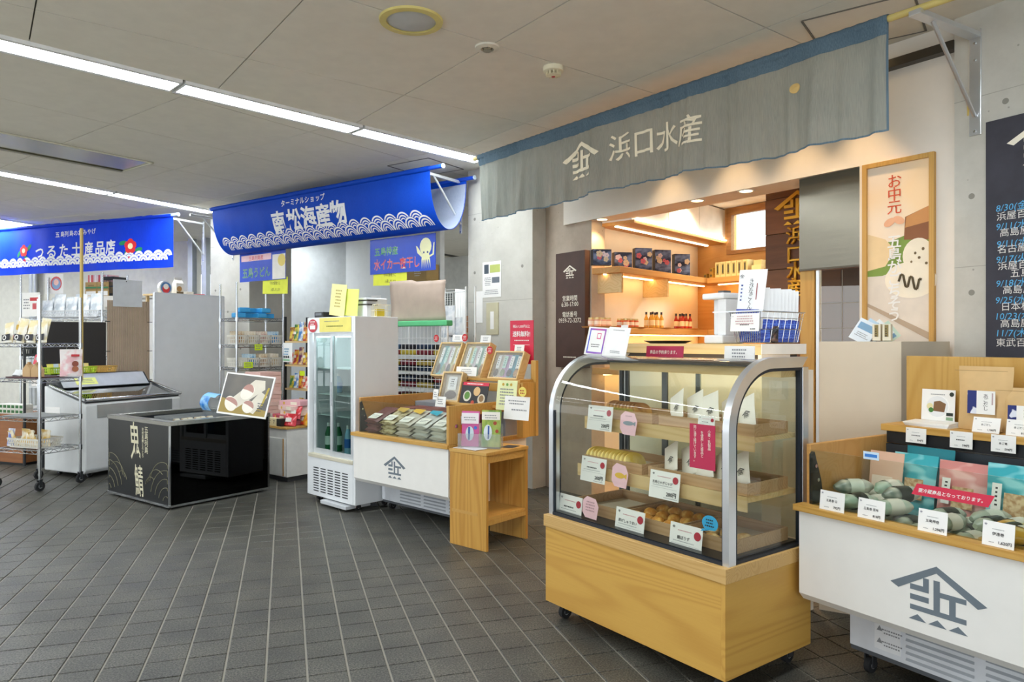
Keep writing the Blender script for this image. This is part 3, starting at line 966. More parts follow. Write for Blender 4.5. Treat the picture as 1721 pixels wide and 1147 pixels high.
def tz(px, py): return B2.x(px, 0.05), B2.z(px, py, 0.06)
for ch, px, py in zip('南松海産物', (471, 497, 521, 546, 571), (374, 370, 366, 362, 357)):
    x, z = tz(px, py); letter_on(ban2, ch, x, z - 0.02, 0.25, PRINTWHITE, f2, bold=0.03)
for ch, px in zip('ターミナルショップ', (482, 490, 498, 506, 514, 522, 531, 540, 548)):
    x, z = tz(px, 344 - (px - 482) * 0.17); letter_on(ban2, ch, x, z - 0.005, 0.078, PRINTWHITE, f2, bold=0.02)
BLUEROD = C('0b49c8', 0.35)
rod('front blue rod of the trough-shaped blue banner', B2, -0.03, B2L + 0.16, 0.0, RZ, 0.02, BLUEROD, C('cfe0f0', 0.5))
rod('rear blue rod of the trough-shaped blue banner', B2, -0.03, B2L + 0.10, U_B, RZ, 0.02, BLUEROD, C('cfe0f0', 0.5))
BK = C('d9dcdd', 0.35, 0.4)
Pb1 = P1
bracket('pale steel bracket on the pillar end of the trough-shaped blue banner', Fr(-0.50, 7.33, 54.4), -0.03, 0.0, RZ - 0.028, 0.58, BK, 0.42, 0.03)
bracket('pale steel bracket carrying the far end of the trough-shaped blue banner', Fr(-3.80, 9.73, 54.4), 0, 0.0, RZ - 0.028, 0.62, BK, 0.42, 0.03)

# ---- flat blue banner with flowers
B3L = 3.62
B3e = Vector((-4.44, 9.36, 0)); 
_u = Vector((math.sin(math.radians(68.7)), -math.cos(math.radians(68.7)), 0))
_o = B3e - _u * B3L
B3 = Fr(_o.x, _o.y, 68.7)
D3 = 0.68
def f3(s, z, lift=0.004):
    dn = RZ - z
    A = 0.004 + 0.012 * min(1, dn / 0.6)
    return (s, A * (math.sin(4.2 * s) + 0.5 * math.sin(13 * s + 1)) - lift, z)
ban3 = MB().grid(lambda u, v: f3(u * B3L, RZ - v * D3, 0), 90, 12).build('fabric_banner', BLUE3, smooth=True)
ban3.location = B3.p(0, 0, 0); ban3.rotation_euler = (0, 0, B3.rz)
tag(ban3, 'flat bright blue shop banner with red camellias and white lettering', 'banner')
sleeve(ban3, B3L - .02, None, BLUE3, 0.026, 0, 60)
waves(ban3, B3L - 0.02, RZ - D3 + 0.155, 0.088, f3, BLUE3, True)
def t3(px, py): return B3.x(px), B3.z(px, py)
for ch, px, py in zip('つるた土産品店', (68, 88, 107, 128, 149, 169, 187), (425, 423, 421, 419, 418, 417, 415)):
    x, z = t3(px, py); letter_on(ban3, ch, x, z - 0.015, 0.20, PRINTWHITE, f3, bold=0.022)
for ch, px in zip('五島列島のおみやげ', (97, 105, 112, 120, 127, 134, 142, 150, 158)):
    x, z = t3(px, 395 - (px - 97) * 0.1); letter_on(ban3, ch, x, z - 0.005, 0.085, PRINTWHITE, f3, bold=0.012)
GREENP = C('118f5c', 0.7)
for (px, py, s) in ((41, 422, 1.0), (220, 414, 1.15)):
    x, z = t3(px, py)
    sg = -1 if px < 100 else 1
    leaves = []
    for ang, dist in ((200, .13), (300, .13), (20, .12)):
        a = math.radians(ang if sg < 0 else 180 - ang); cx, cz = x + dist * s * math.cos(a), z + dist * s * math.sin(a)
        ca, sa = math.cos(a + .5), math.sin(a + .5)
        leaves.append([(cx + .06 * s * (math.cos(t) * ca - .45 * math.sin(t) * sa), cz + .06 * s * (math.cos(t) * sa + .45 * math.sin(t) * ca)) for t in [i * PI / 6 for i in range(12)]])
    for lf_ in leaves: shape_on(ban3, [lf_], GREENP, lambda a, b: f3(a, b, .003), 'printed_leaf')
    pet = []
    for k in range(5):
        a = k * 2 * PI / 5 + .3
        pet.append([(x + .045 * s * math.cos(a) + .045 * s * math.cos(t), z + .045 * s * math.sin(a) + .045 * s * math.sin(t)) for t in [i * PI / 6 for i in range(12)]])
    bx = x + .0 * s; bz = z - .15 * s
    for pt_ in pet + [[(bx - sg * .02 + .03 * math.cos(i * PI / 5), bz + .035 * math.sin(i * PI / 5)) for i in range(10)]]: shape_on(ban3, [pt_], C('e2252b', 0.7), lambda a, b: f3(a, b, .005), 'printed_petal')
    shape_on(ban3, [[(x + .036 * s * math.cos(i * PI / 6), z + .036 * s * math.sin(i * PI / 6)) for i in range(12)]], C('f6e9b8', 0.7), lambda a, b: f3(a, b, .007), 'flower_heart')
rod('pale blue rod along the top of the flower banner', B3, 0.0, B3L + 0.08, 0.0, RZ + 0.005, 0.022, C('9db4d8', 0.4))
bracket('pale steel bracket on the pillar beside the flower banner', Fr(-4.27, 9.92, 61.2), -0.02, 0.0, RZ - 0.028, 0.56, BK, 0.42, 0.03)
# thin timber pole standing in front of the flower banner
Ypole = 7.03; xp = (137 - 860.5) / FOC * Ypole
zt, zb = EYE + (573.5 - 383) * Ypole / FOC, EYE + (573.5 - 500) * Ypole / FOC

# ================================================================== SHOP ONE FACADE
# brown hours sign on the wing wall
SG = Fr(*FA.p(0, -0.0, 0).to_2d(), 36.5)
a, b, z0, z1 = rectpx(FA, -0.005, 938, 987, 424, 618)
sign = thing('shop_sign', 'tall dark brown opening-hours sign with white house emblem on the concrete wing wall', 'sign', FA, (a + b) / 2, -0.005, z0)
w, h = b - a, z1 - z0
MB().box(-w / 2, w / 2, -0.03, 0.034, 0, h).build('board', C('4a342c', 0.5, vary=0.12), sign, bev=0.003)
emblem(sign, 0, h * 0.83, w * 0.46, CREAM, y=-0.031)
for s, fz, sz in (('営業時間', .605, .055), ('6:30-17:00', .555, .058), ('電話番号', .465, .055), ('0959-72-3272', .415, .058)):
    letter(sign, s, 0, h * fz - 0.01, sz, CREAM, y=-0.0315, bold=0.002, sx=0.95)
prints(sign, [('l', 0, h * .09, w * .6, 1, 0.022, CREAM)], y=-0.031)

# brushed steel infill, timber post and glazed strip beside the poster
st = thing('steel_panel', 'brushed steel panel under the lintel beside the framed poster', 'panel', FA, xS, 0.02, 0)
zs0 = FA.z(1395, 452, 0.02)
MB().box(0, xP - xS - 0.012, 0, 0.03, zs0, LZ - 0.004).build('sheet', NOISE2('brushed_steel', '7b776c', '868174', 5.0, .2, .8, .2, 2, (0.5, 1, 14)), st)
MATS['brushed_steel'].node_tree.nodes['Principled BSDF'].inputs['Metallic'].default_value = 0.85
MB().box(0, xP - xS - 0.012, -0.004, 0.0, zs0, zs0 + 0.012).build('edge_trim', C('5a5348', 0.3, 0.9), st)
post = struct(MB().box(0, FA.x(1364) - xS, 0, 0.08, 0.0, zs0 - 0.002).build('trim_6', HINOKI_V)); put(post, FA, xS, 0.03, 0)
gw = thing('window_2', '', '', FA, FA.x(1366), 0.05, 0); del gw['label']; del gw['category']; struct(gw)
gl = xP - FA.x(1366) - 0.02
MB().box(0, gl, 0, 0.006, 0.0, zs0 - 0.002).build('pane', GLASS('grey_glass', 'd8d4c8', 1.0, 0.0, 0.12), gw)
MB().box(0.0, 0.02, -0.012, 0.02, 0, zs0 - 0.002).build('frame', ALU, gw)
# grid of faint lines on the pane, and the lit timber column behind it
m = MB()
for k in range(1, 5): m.box(0, gl, -0.002, 0, 1.0 + 0.16 * k, 1.003 + 0.16 * k)
m.box(gl * .55, gl * .55 + .003, -0.002, 0, 0.4, zs0 - .01)
m.build('glazing_bar', C('8c8678', 0.6), gw)
# framed poster
a, b, z0, z1 = rectpx(FA, -0.004, 1452, 1573, 270, 640)
z0 = 1.2; z1 = LZ - 0.006
pw, ph = b - a, z1 - z0
pos = thing('framed_poster', 'tall framed summer-gift poster with rice cracker photo and vertical lettering', 'poster', FA, a, 0.0, z0)
m = MB()
fw = 0.028
MB().box(fw, pw - fw, -0.014, -0.001, fw, ph - fw).build('sheet', NOISE2('poster_ground', 'f3e6d6', 'f7d9ae', 1.6, .42, .6, .45, 1, (1, 1, 1.4)), pos)
for bx in ((0, fw, -0.03, 0, 0, ph), (pw - fw, pw, -0.03, 0, 0, ph), (fw, pw - fw, -0.03, 0, ph - fw, ph), (fw, pw - fw, -0.03, 0, 0, fw)):
    MB().box(*bx).build('frame_bar', HINOKI_V, pos, bev=0.002)
fx = lambda f: fw + f * (pw - 2 * fw)
def pz(py): return FA.z(1512, py, -0.016) - z0
def ex_(f, py, rx, rz, n=24, rot=0.0):
    return [(fx(f) + rx * math.cos(t) * math.cos(rot) - rz * math.sin(t) * math.sin(rot), pz(py) + rx * math.cos(t) * math.sin(rot) + rz * math.sin(t) * math.cos(rot)) for t in [i * 2 * PI / n for i in range(n)]]
prints(pos, [('p', [(fx(0), pz(450)), (fx(1), pz(402)), (fx(1), fw), (fx(0), fw)], C('e3d9cb', 0.6)),
             ('p', [(fx(0), pz(452)), (fx(.35), pz(405)), (fx(1), pz(385)), (fx(1), pz(430)), (fx(.55), pz(452)), (fx(.25), pz(462)), (fx(0), pz(462))], C('7f9a44', 0.6)),
             ('p', [(fx(0), pz(388)), (fx(.3), pz(400)), (fx(.46), pz(420)), (fx(.3), pz(446)), (fx(0), pz(452))], C('ecd0a0', 0.6)),
             ('p', [(fx(.62), pz(366)), (fx(1), pz(352)), (fx(1), pz(408)), (fx(.6), pz(404))], C('8d5a38', 0.6)),
             ('p', [(fx(.64), pz(366)), (fx(1), pz(352)), (fx(1), pz(378)), (fx(.62), pz(384))], C('c98f55', 0.6)),
             ('p', ex_(.82, 432, 0.085, 0.10), C('f3e9d2', 0.6)), ('p', ex_(.70, 472, 0.145, 0.105, rot=-.1), C('f6ecd6', 0.6)),
             ('p', ex_(.90, 422, 0.008, 0.009), C('6c5a3a', 0.6)), ('p', ex_(.84, 436, 0.008, 0.008), C('6c5a3a', 0.6)), ('p', ex_(.78, 428, 0.007, 0.008), C('6c5a3a', 0.6)), ('p', ex_(.95, 446, 0.008, 0.008), C('6c5a3a', 0.6)), ('p', ex_(.72, 442, 0.006, 0.007), C('8c7a5a', 0.6)),
             ('p', [(fx(0), pz(508)), (fx(1), pz(560)), (fx(1), pz(572)), (fx(0), pz(514))], C('b9a58e', 0.6))], y=-0.0142)
sq = MB()
pts = [(fx(.52 + .036 * i), pz(470) + (0.032 if i % 4 in (1, 2) else -0.03) * (1 if i else .4) - .004 * i, ) for i in range(11)]
for p, q in zip(pts, pts[1:]): sq.cyl((p[0], -0.0172, p[1]), (q[0], -0.0172, q[1]), 0.007, 6)
sq.build('printed_squiggle', C('54482e', 0.6), pos)
POR = C('d2532c', 0.6)
bw_ = [(fx(.42), pz(372))]
prints(pos, [('p', ex_(.37, 372, 0.035, 0.022, rot=.5), C('efb48e', .6)), ('p', ex_(.52, 370, 0.035, 0.022, rot=-.5), C('efb48e', .6))], y=-0.0165)
for ch, py in zip('お中元', (302, 324, 346)): letter(pos, ch, fx(.45), pz(py) - 0.01, 0.088, POR, y=-0.0175, bold=0.004)
for ch, py in zip('五島がごちそう。', (404, 426, 447, 468, 488, 508, 528, 547)): letter(pos, ch, fx(.45), pz(py) - 0.01, 0.085, PAPER, y=-0.0185, bold=0.016)

# chalkboard on pillar three
a = P0.x(1657, -0.02); zb, zt = P0.z(1659, 600, -0.02), P0.z(1657, 206, -0.02)
cb = thing('chalkboard', 'tall dark slate chalkboard with blue dates and white shop names on concrete', 'chalkboard', P0, a, -0.001, zb)
bwid = 0.75
MB().box(0, bwid, -0.02, 0, 0, zt - zb).build('slate', C('3a3a44', 0.75, vary=0.15), cb)
CHB, CHW = C('5fb4e6', 0.9), C('e8e6e0', 0.9)
rows = [(352, '8/30(金)', CHB, 1674), (360 + 6, '浜屋百貨', CHW, 1675), (383, '9/11(水)', CHB, 1674), (393, '高島屋', CHW, 1680), (412, '9/11(水)', CHB, 1675), (421, '名古屋名', CHW, 1676), (438, '9/17(火)', CHB, 1674), (449, '浜屋百貨', CHW, 1677), (461, '五島', CHW, 1698),
        (478, '9/18(水)', CHB, 1674), (489, '高島屋', CHW, 1685), (506, '9/25(水)', CHB, 1673), (517, '日本橋', CHW, 1682), (533, '10/23(水)', CHB, 1672), (545, '高島屋', CHW, 1681), (561, '11/7(木)', CHB, 1673), (577, '東武百貨', CHW, 1674)]
for py, s, mt, px in rows:
    letter(cb, s, P0.x(px, -0.02) - a, P0.z(px, py, -0.02) - zb, 0.047, mt, y=-0.0212, bold=-0.004 if False else 0.0, align='LEFT', shear=0.12 if mt is CHB else 0)
emblem(cb, P0.x(1760, -0.02) - a, P0.z(1740, 235, -0.02) - zb, 0.36, CREAM, y=-0.021)
letter(cb, '催', P0.x(1724, -0.02) - a, P0.z(1724, 300, -0.02) - zb, 0.07, CREAM, y=-0.0212) if False else None

# papers and plates on pillar one
cardpx('notice_sheet', 'white printed notice with photo taped to the concrete pillar', 'notice', P1, -0.004, 811, 842, 440, 500, spec=[('b', -.28, .8, .25, .26, C('4a5560')), ('b', .18, .8, .55, .22, C('b7c26b')), ('b', .22, .48, .4, .16, C('6d7680')), ('l', -.2, .55, .4, 5, .05, GREYINK), ('l', 0, .2, .8, 3, .05, GREYINK)])
cardpx('blank_memo', 'narrow blank white memo strip on the concrete pillar', 'memo', P1, -0.004, 798, 811, 490, 543, spec=[])
cv = thing('cover_plate', 'beige electrical cover plate with a white label on the concrete pillar', 'cover plate', P1, P1.x(826, -0.02), -0.012, P1.z(826, 563, -0.02))
hh = P1.z(826, 509, -0.02) - P1.z(826, 563, -0.02); ww = P1.x(836, -.02) - P1.x(816, -.02)
MB().box(-ww / 2, ww / 2, 0, 0.0115, 0, hh).build('plate', C('c5bfa0', 0.5), cv, bev=0.003)
prints(cv, [('b', 0, hh * .45, ww * .3, hh * .55, PAPER)], y=-0.001)
for (px, py) in ((1630, 183), (1637, 187)):
    pass
ym = card('tape_residue', 'peeling yellow tape marks on the concrete beside the chalkboard', 'tape', P0, P0.x(1634), -0.0021, P0.z(1634, 193), 0.05, 0.07, mat=C('d8c26a', 0.8))

# ================================================================== SHOP ONE INTERIOR
LED = EM('ffd089', 16.0)
def strip(parent, x0, x1, y, z, w=0.02, mat=None):
    MB().box(x0, x1, y - w / 2, y + w / 2, z - 0.008, z).build('led_strip', mat or LED, parent)
def shelf_run(label, fr, x0, x1, z, dp, th=0.055, led=True):
    o = thing('wall_shelf', label, 'shelf', fr, 0, 0, z)
    MB().box(x0, x1, -dp, 0, -th, 0).build('plank', ORANGEWOOD, o, bev=0.003)
    if led: strip(o, x0 + .04, x1 - .04, -dp * .35, -th - 0.001)
    return o
SHL = [('upper', 2.05), ('middle', 1.515), ('lower', 1.16)]
for nm, z in SHL:
    shelf_run('%s honey-wood wall shelf with warm underlight along the side wall' % nm, LWf, 0.04, 2.0, z, 0.30)
    shelf_run('%s honey-wood wall shelf with warm underlight along the back wall' % nm, BWf, 0.32, 2.6, z, 0.30)
# hanging dividers under the upper shelf
for px in (1046, 1123):
    x = LWf.x(px, -0.28)
    o = MB().box(0, 0.03, -0.27, -0.0, 0, 0.17).build('shelf_divider', PALEWOOD, bev=0.002); put(o, LWf, x, 0, 2.05 - 0.055 - 0.17)
    tag(o, 'short wooden divider under the upper side-wall shelf, %s' % ('close to the brown hours sign' if px < 1100 else 'close to the wall corner'), 'divider', 'hanging shelf dividers')
# lower wall cabinet below the shelves
# white overhead cabinet with lit lower edge
cab = thing('overhead_cabinet', 'long white overhead cabinet with a lit lower edge high on the side wall', 'cabinet', LWf, 0.0, 0, 2.46)
MB().box(0.16, 2.0, -0.34, 0, 0.0, 0.33).build('body', C('f3eee6', 0.4), cab)
for k in range(3): MB().box(0.17 + .61 * k, 0.77 + .61 * k, -0.352, -0.34, 0.02, 0.325).build('door', C('f5f1ea', 0.35), cab)
MB().box(0.16, 2.0, -0.365, 0.0, -0.03, 0.0).build('rail', ORANGEWOOD, cab)
strip(cab, 0.18, 1.95, -0.375, 0.004, 0.016, EM('fff0d8', 10.0)); strip(cab, 0.2, 1.95, -0.15, -0.031, 0.03, EM('ffe2b8', 8.0))
# brown tiled feature column with raised gold emblem
FC = Fr(*FA.p(FA.x(1288, 0.75), 0.75, 0).to_2d(), 36.5)
fcol = struct(MB().box(0, 0.95, 0, 0.3, 0, 2.8).build('pillar_4', C('3a2415', 0.7)))
fcol.location = FC.p(0, 0, 0); fcol.rotation_euler = (0, 0, FC.rz)
for r in range(10):
    for k in range(3):
        m = MB().box(0.002 + .317 * k, 0.315 + .317 * k, -0.012 - 0.003 * ((r + k) % 3), -0.0005, 0.281 * r + .002, 0.281 * r + .279)
        m.build('tile', NOISE2('brown_tile_%d' % ((r * 2 + k) % 3), ['6a4426', '75492a', '5d3a20'][(r * 2 + k) % 3], ['805432', '8a5a35', '744a2b'][(r * 2 + k) % 3], 3, .3, .7, .5, 4, (1, 1, 8)), fcol, bev=0.002)
fe = thing('gold_shop_lettering', 'raised gold house emblem and vertical characters on the brown tiled column', 'lettering', FC, 0, -0.019, 0)
GOLD = C('e0ad3c', 0.3, 0.55)
ex = FC.x(1341, -.03)
emblem(fe, ex, FC.z(1341, 348, -.03), 0.40, GOLD, y=-0.001, thick=0.022)
for ch, px, py in zip('浜口水産', (1332, 1332, 1333, 1333), (396, 428, 456, 484)): letter(fe, ch, FC.x(px + 4, -.03), FC.z(px, py, -.03) - 0.01, 0.15, GOLD, y=-0.012, bold=0.012, depth=0.02)

# gift boxes with floral print on the upper shelf
FLORAL = NOISE2('floral_print', '232c48', '8ba0cc', 6, .42, .62, .4, 3, (1, 1, 2))
DARKBOX = NOISE2('dark_floral', '16161a', '2b2a26', 14, .6, .75, .35, 3)
for i, (x0, x1, y0, y1) in enumerate(((997, 1027, 419, 449), (1028, 1066, 424, 456), (1066, 1097, 417, 461), (1097, 1131, 420, 466), (1132, 1161, 427, 470))):
    fr = LWf; d = -0.22
    xc = (fr.x(x0, d) + fr.x(x1, d)) / 2
    zt = fr.z((x0 + x1) / 2, y0, d)
    h = zt - 2.0505; w = 0.165
    b = thing('gift_box', '%s floral gift box along the upper shelf, counted from the shop front' % ['first', 'second', 'third', 'fourth', 'fifth', 'sixth'][i], 'gift box', fr, xc, d, 2.0505, group='floral gift boxes on the upper shelf', da=-38)
    MB().box(-w / 2, w / 2, 0, 0.07, 0, h).build('carton', DARKBOX, b, bev=0.002)
    MB().box(-w / 2 + .002, w / 2 - .002, -0.0014, -0.0002, 0.002, h - .002).build('printed_front', FLORAL, b)
    fl = []
    rnd = random.Random(i)
    for k in range(6):
        cx, cz, r = rnd.uniform(-w * .34, w * .34), rnd.uniform(.2, .75) * h, rnd.uniform(.010, .017)
        for p in range(5): fl.append(('d', cx + r * math.cos(p * 1.257), cz + r * math.sin(p * 1.257), r * .8, [C('f0dde2'), C('d9707e'), C('e6d2b0')][k % 3]))
    prints(b, fl, y=-0.0016)
# cartons at the back wall
for i in range(6):
    boxthing('slim_carton', 'slim cream carton with dark title in the row on the back upper shelf', 'carton', BWf, BWf.x(1206, -.2) + i * 0.066, -0.2, 2.0505, 0.062, 0.12, 0.165, C('dfc98e', .6), spec=[('b', 0, .09, .03, .11, C('8b7f4a')), ('b', 0, .09, .012, .08, INK)], group='cream cartons on the back shelf', bev=.002)
boxthing('stacked_carton', 'wide cream carton lying at the end of the back shelf row', 'carton', BWf, BWf.x(1206, -.2) + 0.46, -0.2, 2.0505, 0.11, 0.14, 0.10, C('e2cf98', .6))
boxthing('stacked_carton', 'small cream carton stacked on the wide carton of the back shelf', 'carton', BWf, BWf.x(1206, -.2) + 0.46, -0.18, 2.151, 0.09, 0.1, 0.05, C('dcc68a', .6))
for i, px in enumerate((1185, 1195, 1195, 1287, 1296)):
    boxthing('canister', 'tiny gold canister on the back wall upper shelf', 'canister', BWf, BWf.x(px, -.24), -0.24, 2.0505 + (0.055 if i == 2 else 0), 0.045, 0.045, 0.054, C('b58b3a', .3, .5), spec=[('d', 0, .028, .014, C('5c4a22'))], group='gold canisters on the back shelf', bev=.004)

# jars and bottles on the middle shelf
def jar(fr, x, d, z, col, lab, grp, h=0.075, r=0.026):
    t = thing('jar', lab, 'jar', fr, x, d, z, group=grp)
    MB().lathe([(0, 0), (r, 0), (r, h * .72), (r * .85, h * .8), (0, h * .8)], n=12).build('glass_body', col, t, smooth=True)
    MB().lathe([(0, h), (r * .9, h), (r * .9, h * .8), (0, h * .8)], n=12).build('lid', C('d8c48a', .3, .6), t, smooth=True)
    MB().lathe([(r * 1.02, h * .2), (r * 1.02, h * .6)], n=12).build('paper_label', C('f0e2d2', .7), t, smooth=True)
def bottle(fr, x, d, z, col, cap, lab, grp, h=0.15, r=0.02):
    t = thing('sauce_bottle', lab, 'bottle', fr, x, d, z, group=grp)
    MB().lathe([(0, 0), (r, 0), (r, h * .58), (r * .45, h * .74), (r * .42, h * .86), (0, h * .86)], n=12).build('glass_body', col, t, smooth=True)
    MB().lathe([(0, h), (r * .5, h), (r * .5, h * .84), (0, h * .84)], n=12).build('cap', cap, t, smooth=True)
    MB().lathe([(r * 1.03, h * .14), (r * 1.03, h * .48)], n=12).build('paper_label', C('f2dcae', .7), t, smooth=True)
for gi, (px, n, kind) in enumerate(((1008, 6, 'a'), (1055, 6, 'b'), (1099, 6, 'c'), (1148, 6, 'd'))):
    d = -0.16; x = LWf.x(px, d); z = 1.515
    pl = MB().lathe([(0, 0), (0.15, 0), (0.16, 0.012), (0.15, 0.012), (0, 0.008)], n=24).build('wooden_plate', ORANGEWOOD, smooth=True)
    put(pl, LWf, x, d, z); tag(pl, 'round wooden plate under the %s on the middle side shelf' % ['pale jam jars', 'orange jam jars', 'amber sauce bottles', 'red sauce bottles'][gi], 'plate')
    for k in range(n):
        xx, dd = x + (k % 3 - 1) * 0.062 * 1.3, d + (-0.035 if k < 3 else 0.035)
        if kind == 'a': jar(LWf, xx, dd, z + .0125, C('d9a58a', .3), 'pale jam jar on the plate close to the shop front', 'pale jam jars')
        if kind == 'b': jar(LWf, xx, dd, z + .0125, C('cf5a2a', .3), 'orange jam jar beside the amber sauce bottles', 'orange jam jars')
        if kind == 'c': bottle(LWf, xx, dd, z + .0125, C('d9a23a', .2), BLACK, 'amber sauce bottle with black cap on the middle shelf', 'amber sauce bottles')
        if kind == 'd': bottle(LWf, xx, dd, z + .0125, C('b3301f', .2), BLACK, 'red sauce bottle with black cap on the middle shelf', 'red sauce bottles')
# things on the lower back shelf
gb = thing('gift_tin', 'green and red patterned gift box low on the back shelf', 'gift box', LWf, LWf.x(1181, -.29), -0.29, 1.161, da=-52)
MB().box(-.14, .14, 0, .1, 0, .16).build('carton', C('59b08c', .5), gb)
prints(gb, [('b', .1, .08, .08, .16, C('c8383a')), ('b', -.04, .05, .18, .003, C('2f7a5c')), ('b', -.04, .105, .18, .003, C('2f7a5c'))])

# warm downlights in the soffit of the lintel and over the facade
def downlight(p, power, label, spot=1.3, nrm=-1, col=WARM, grp='recessed warm downlights'):
    t = thing('downlight', label, 'downlight', loc=p, group=grp)
    MB().lathe([(0.045, 0.001), (0.06, 0.0), (0.058, -0.006), (0.045, -0.004)], n=20).build('trim_ring', C('e8e2d6', .4), t, smooth=True)
    MB().lathe([(0.0, -0.001), (0.044, -0.001), (0.044, -0.003), (0, -0.003)], n=16).build('lens', EM('ffdca6', 14.0), t)
    lamp('downlight_beam', 'SPOT', (p[0], p[1], p[2] - 0.012), power, col, 0.03, spot=spot, blend=0.55)
for i, px in enumerate((1090, 1200, 1312, 1415)):
    q = FA.p(FA.x(px, -0.26), -0.26, CH - 0.001)
    downlight(q, 30, 'warm downlight in the ceiling behind the grey linen banner', spot=1.15)
for i, (px, d) in enumerate(((1012, 0.06), (1172, 0.06), (1254, 0.06))):
    q = FA.p(FA.x(px, d), d, LZ - 0.001)
    downlight(q, 18, 'warm downlight in the underside of the white lintel', spot=1.9, grp='lintel downlights')
for x, d in ((0.9, 1.1), (1.9, 1.1), (2.6, 1.1)):
    q = FA.p(x, d, 2.799); downlight(q, 60, 'warm downlight in the low ceiling inside the shop', spot=2.2, grp='shop ceiling downlights', col=(1, .78, .5))
# small dome camera
q = FA.p(FA.x(1223, 0.9), 0.9, 2.799)
t = thing('dome_camera', 'black dome camera on the low shop ceiling', 'security camera', loc=q)
MB().lathe([(0.0, 0), (0.08, 0.0), (0.08, -0.03), (0, -0.03)], n=20).build('base', PAPER, t, smooth=True)
MB().lathe([(0.0, -0.085), (0.03, -0.08), (0.055, -0.055), (0.06, -0.03)], n=20).build('dome', C('15151a', .1), t, smooth=True)

# ================================================================== CURVED GLASS DISPLAY CASE
SC.cycles.transparent_max_bounces = 20
CA = Fr(0.171, 3.623, 36.6); CL, CD = 1.09, 0.594
def caster(parent, x, y, r=0.034, h=None, mat=RUBBER, hub=ALU, up=None):
    """swivel caster: wheel on the floor, fork up to the body"""
    up = up or 0.085
    z0 = -parent.location.z
    w = MB(); w.cyl((x - 0.012, y, z0 + r), (x + 0.012, y, z0 + r), r, 16)
    wo = w.build('caster_wheel', mat, parent, smooth=True)
    MB().cyl((x - 0.0135, y, z0 + r), (x + 0.0135, y, z0 + r), r * .45, 12).build('hub', hub, wo)
    f = MB(); f.box(x - 0.02, x - 0.014, y - .014, y + .014, z0 + r * .8, z0 + up); f.box(x + 0.014, x + 0.02, y - .014, y + .014, z0 + r * .8, z0 + up); f.box(x - .02, x + .02, y - .018, y + .018, z0 + up - .006, z0 + up)
    f.build('caster_fork', C('55585c', .4, .8), parent)
case = thing('display_case', 'curved glass display case of fried fish cakes on a honey-wood wheeled base', 'display case', CA)
MB().box(0, CL - .02, 0, CD, 0.085, 0.463).build('base_cabinet', WOOD('d3a650', 'bd8c3c', 1.6, 16, 0), case, bev=0.001)
MB().box(CL - .02, CL, 0.0, CD, 0.085, 0.463).build('end_panel', WOOD('d3a650', 'bd8c3c', 1.6, 16, 1), case, bev=0.001)
for bx in ((-.008, CL + .008, -.008, .05, .463, .522), (CL - .05, CL + .008, .05, CD + .004, .463, .522), (-.008, .05, .05, CD + .004, .463, .522)):
    MB().box(*bx).build('top_band', BAND, case, bev=0.002)
for x, y in ((.07, .07), (CL - .07, .07), (.07, CD - .07), (CL - .07, CD - .07)): caster(case, x, y)
def prof(off, n=14):
    p = [(0.022 + off, .522), (0.022 + off, 1.04)]
    for i in range(1, n + 1):
        t = PI / 2 * i / n
        p.append((0.022 + off + (0.30 - off) * (1 - math.cos(t)), 1.04 + (0.292 - off) * math.sin(t)))
    p.append((CD - .02 - off, 1.332 - off))
    return p
def profile_strip(name, o0, o1, x0, x1, mat, parent):
    a, b = prof(o0), prof(o1)
    m = MB(); n = len(a)
    vs_ = []
    for (p, q) in zip(a, b): vs_ += [(x0, p[0], p[1]), (x1, p[0], p[1]), (x1, q[0], q[1]), (x0, q[0], q[1])]
    fs = []
    for i in range(n - 1):
        for k in range(4): fs.append((i * 4 + k, i * 4 + (k + 1) % 4, (i + 1) * 4 + (k + 1) % 4, (i + 1) * 4 + k))
    fs += [(0, 1, 2, 3), tuple((n - 1) * 4 + k for k in (3, 2, 1, 0))]
    return m.add(vs_, fs).build(name, mat, parent, smooth=True)
for x0, x1 in ((0.0, 0.03), (CL - 0.03, CL)):
    profile_strip('end_frame', 0.0, 0.045, x0, x1, ALU, case)
    profile_strip('gasket', 0.045, 0.058, x0 + .004, x1 - .004, C('16202c', .5), case)
    MB().box(x0, x1, CD - .06, CD - .016, .522, 1.288).build('rear_post', ALU, case, bev=.002)
    MB().box(x0 + .004, x1 - .004, CD - .074, CD - .06, .522, 1.28).build('gasket', C('16202c', .5), case)
    MB().box(x0 + .004, x1 - .004, .06, CD - .06, .522, .534).build('gasket', C('16202c', .5), case)
    pts = prof(.05); pts = pts[:-1] + [(CD - .06, 1.285), (CD - .06, .53)]
    MB().add([((x0 + x1) / 2, a, b) for a, b in pts], [tuple(range(len(pts)))]).build('end_pane', CASEGLASS, case)
pp = prof(.008)[:-1] + [(0.40, 1.318)]
m = MB(); n = len(pp)
m.add([(x, a, b) for a, b in pp for x in (.03, CL - .03)], [(2 * i, 2 * i + 1, 2 * i + 3, 2 * i + 2) for i in range(n - 1)])
m.build('curved_pane', CASEGLASS, case, smooth=True)
MB().box(.03, .036, .026, .04, .522, 1.05).build('gasket', C('16202c', .5), case)
MB().box(CL - .036, CL - .03, .026, .04, .522, 1.05).build('gasket', C('16202c', .5), case)
MB().box(.03, CL - .03, .02, .036, .522, .536).build('sill_gasket', C('16202c', .5), case)
MB().box(.03, CL - .03, .40, .56, 1.286, 1.312).build('top_rail', C('23262b', .35), case, bev=.003)
MB().box(.03, CL - .03, .42, .54, 1.245, 1.286).build('valance', PALEWOOD, case)
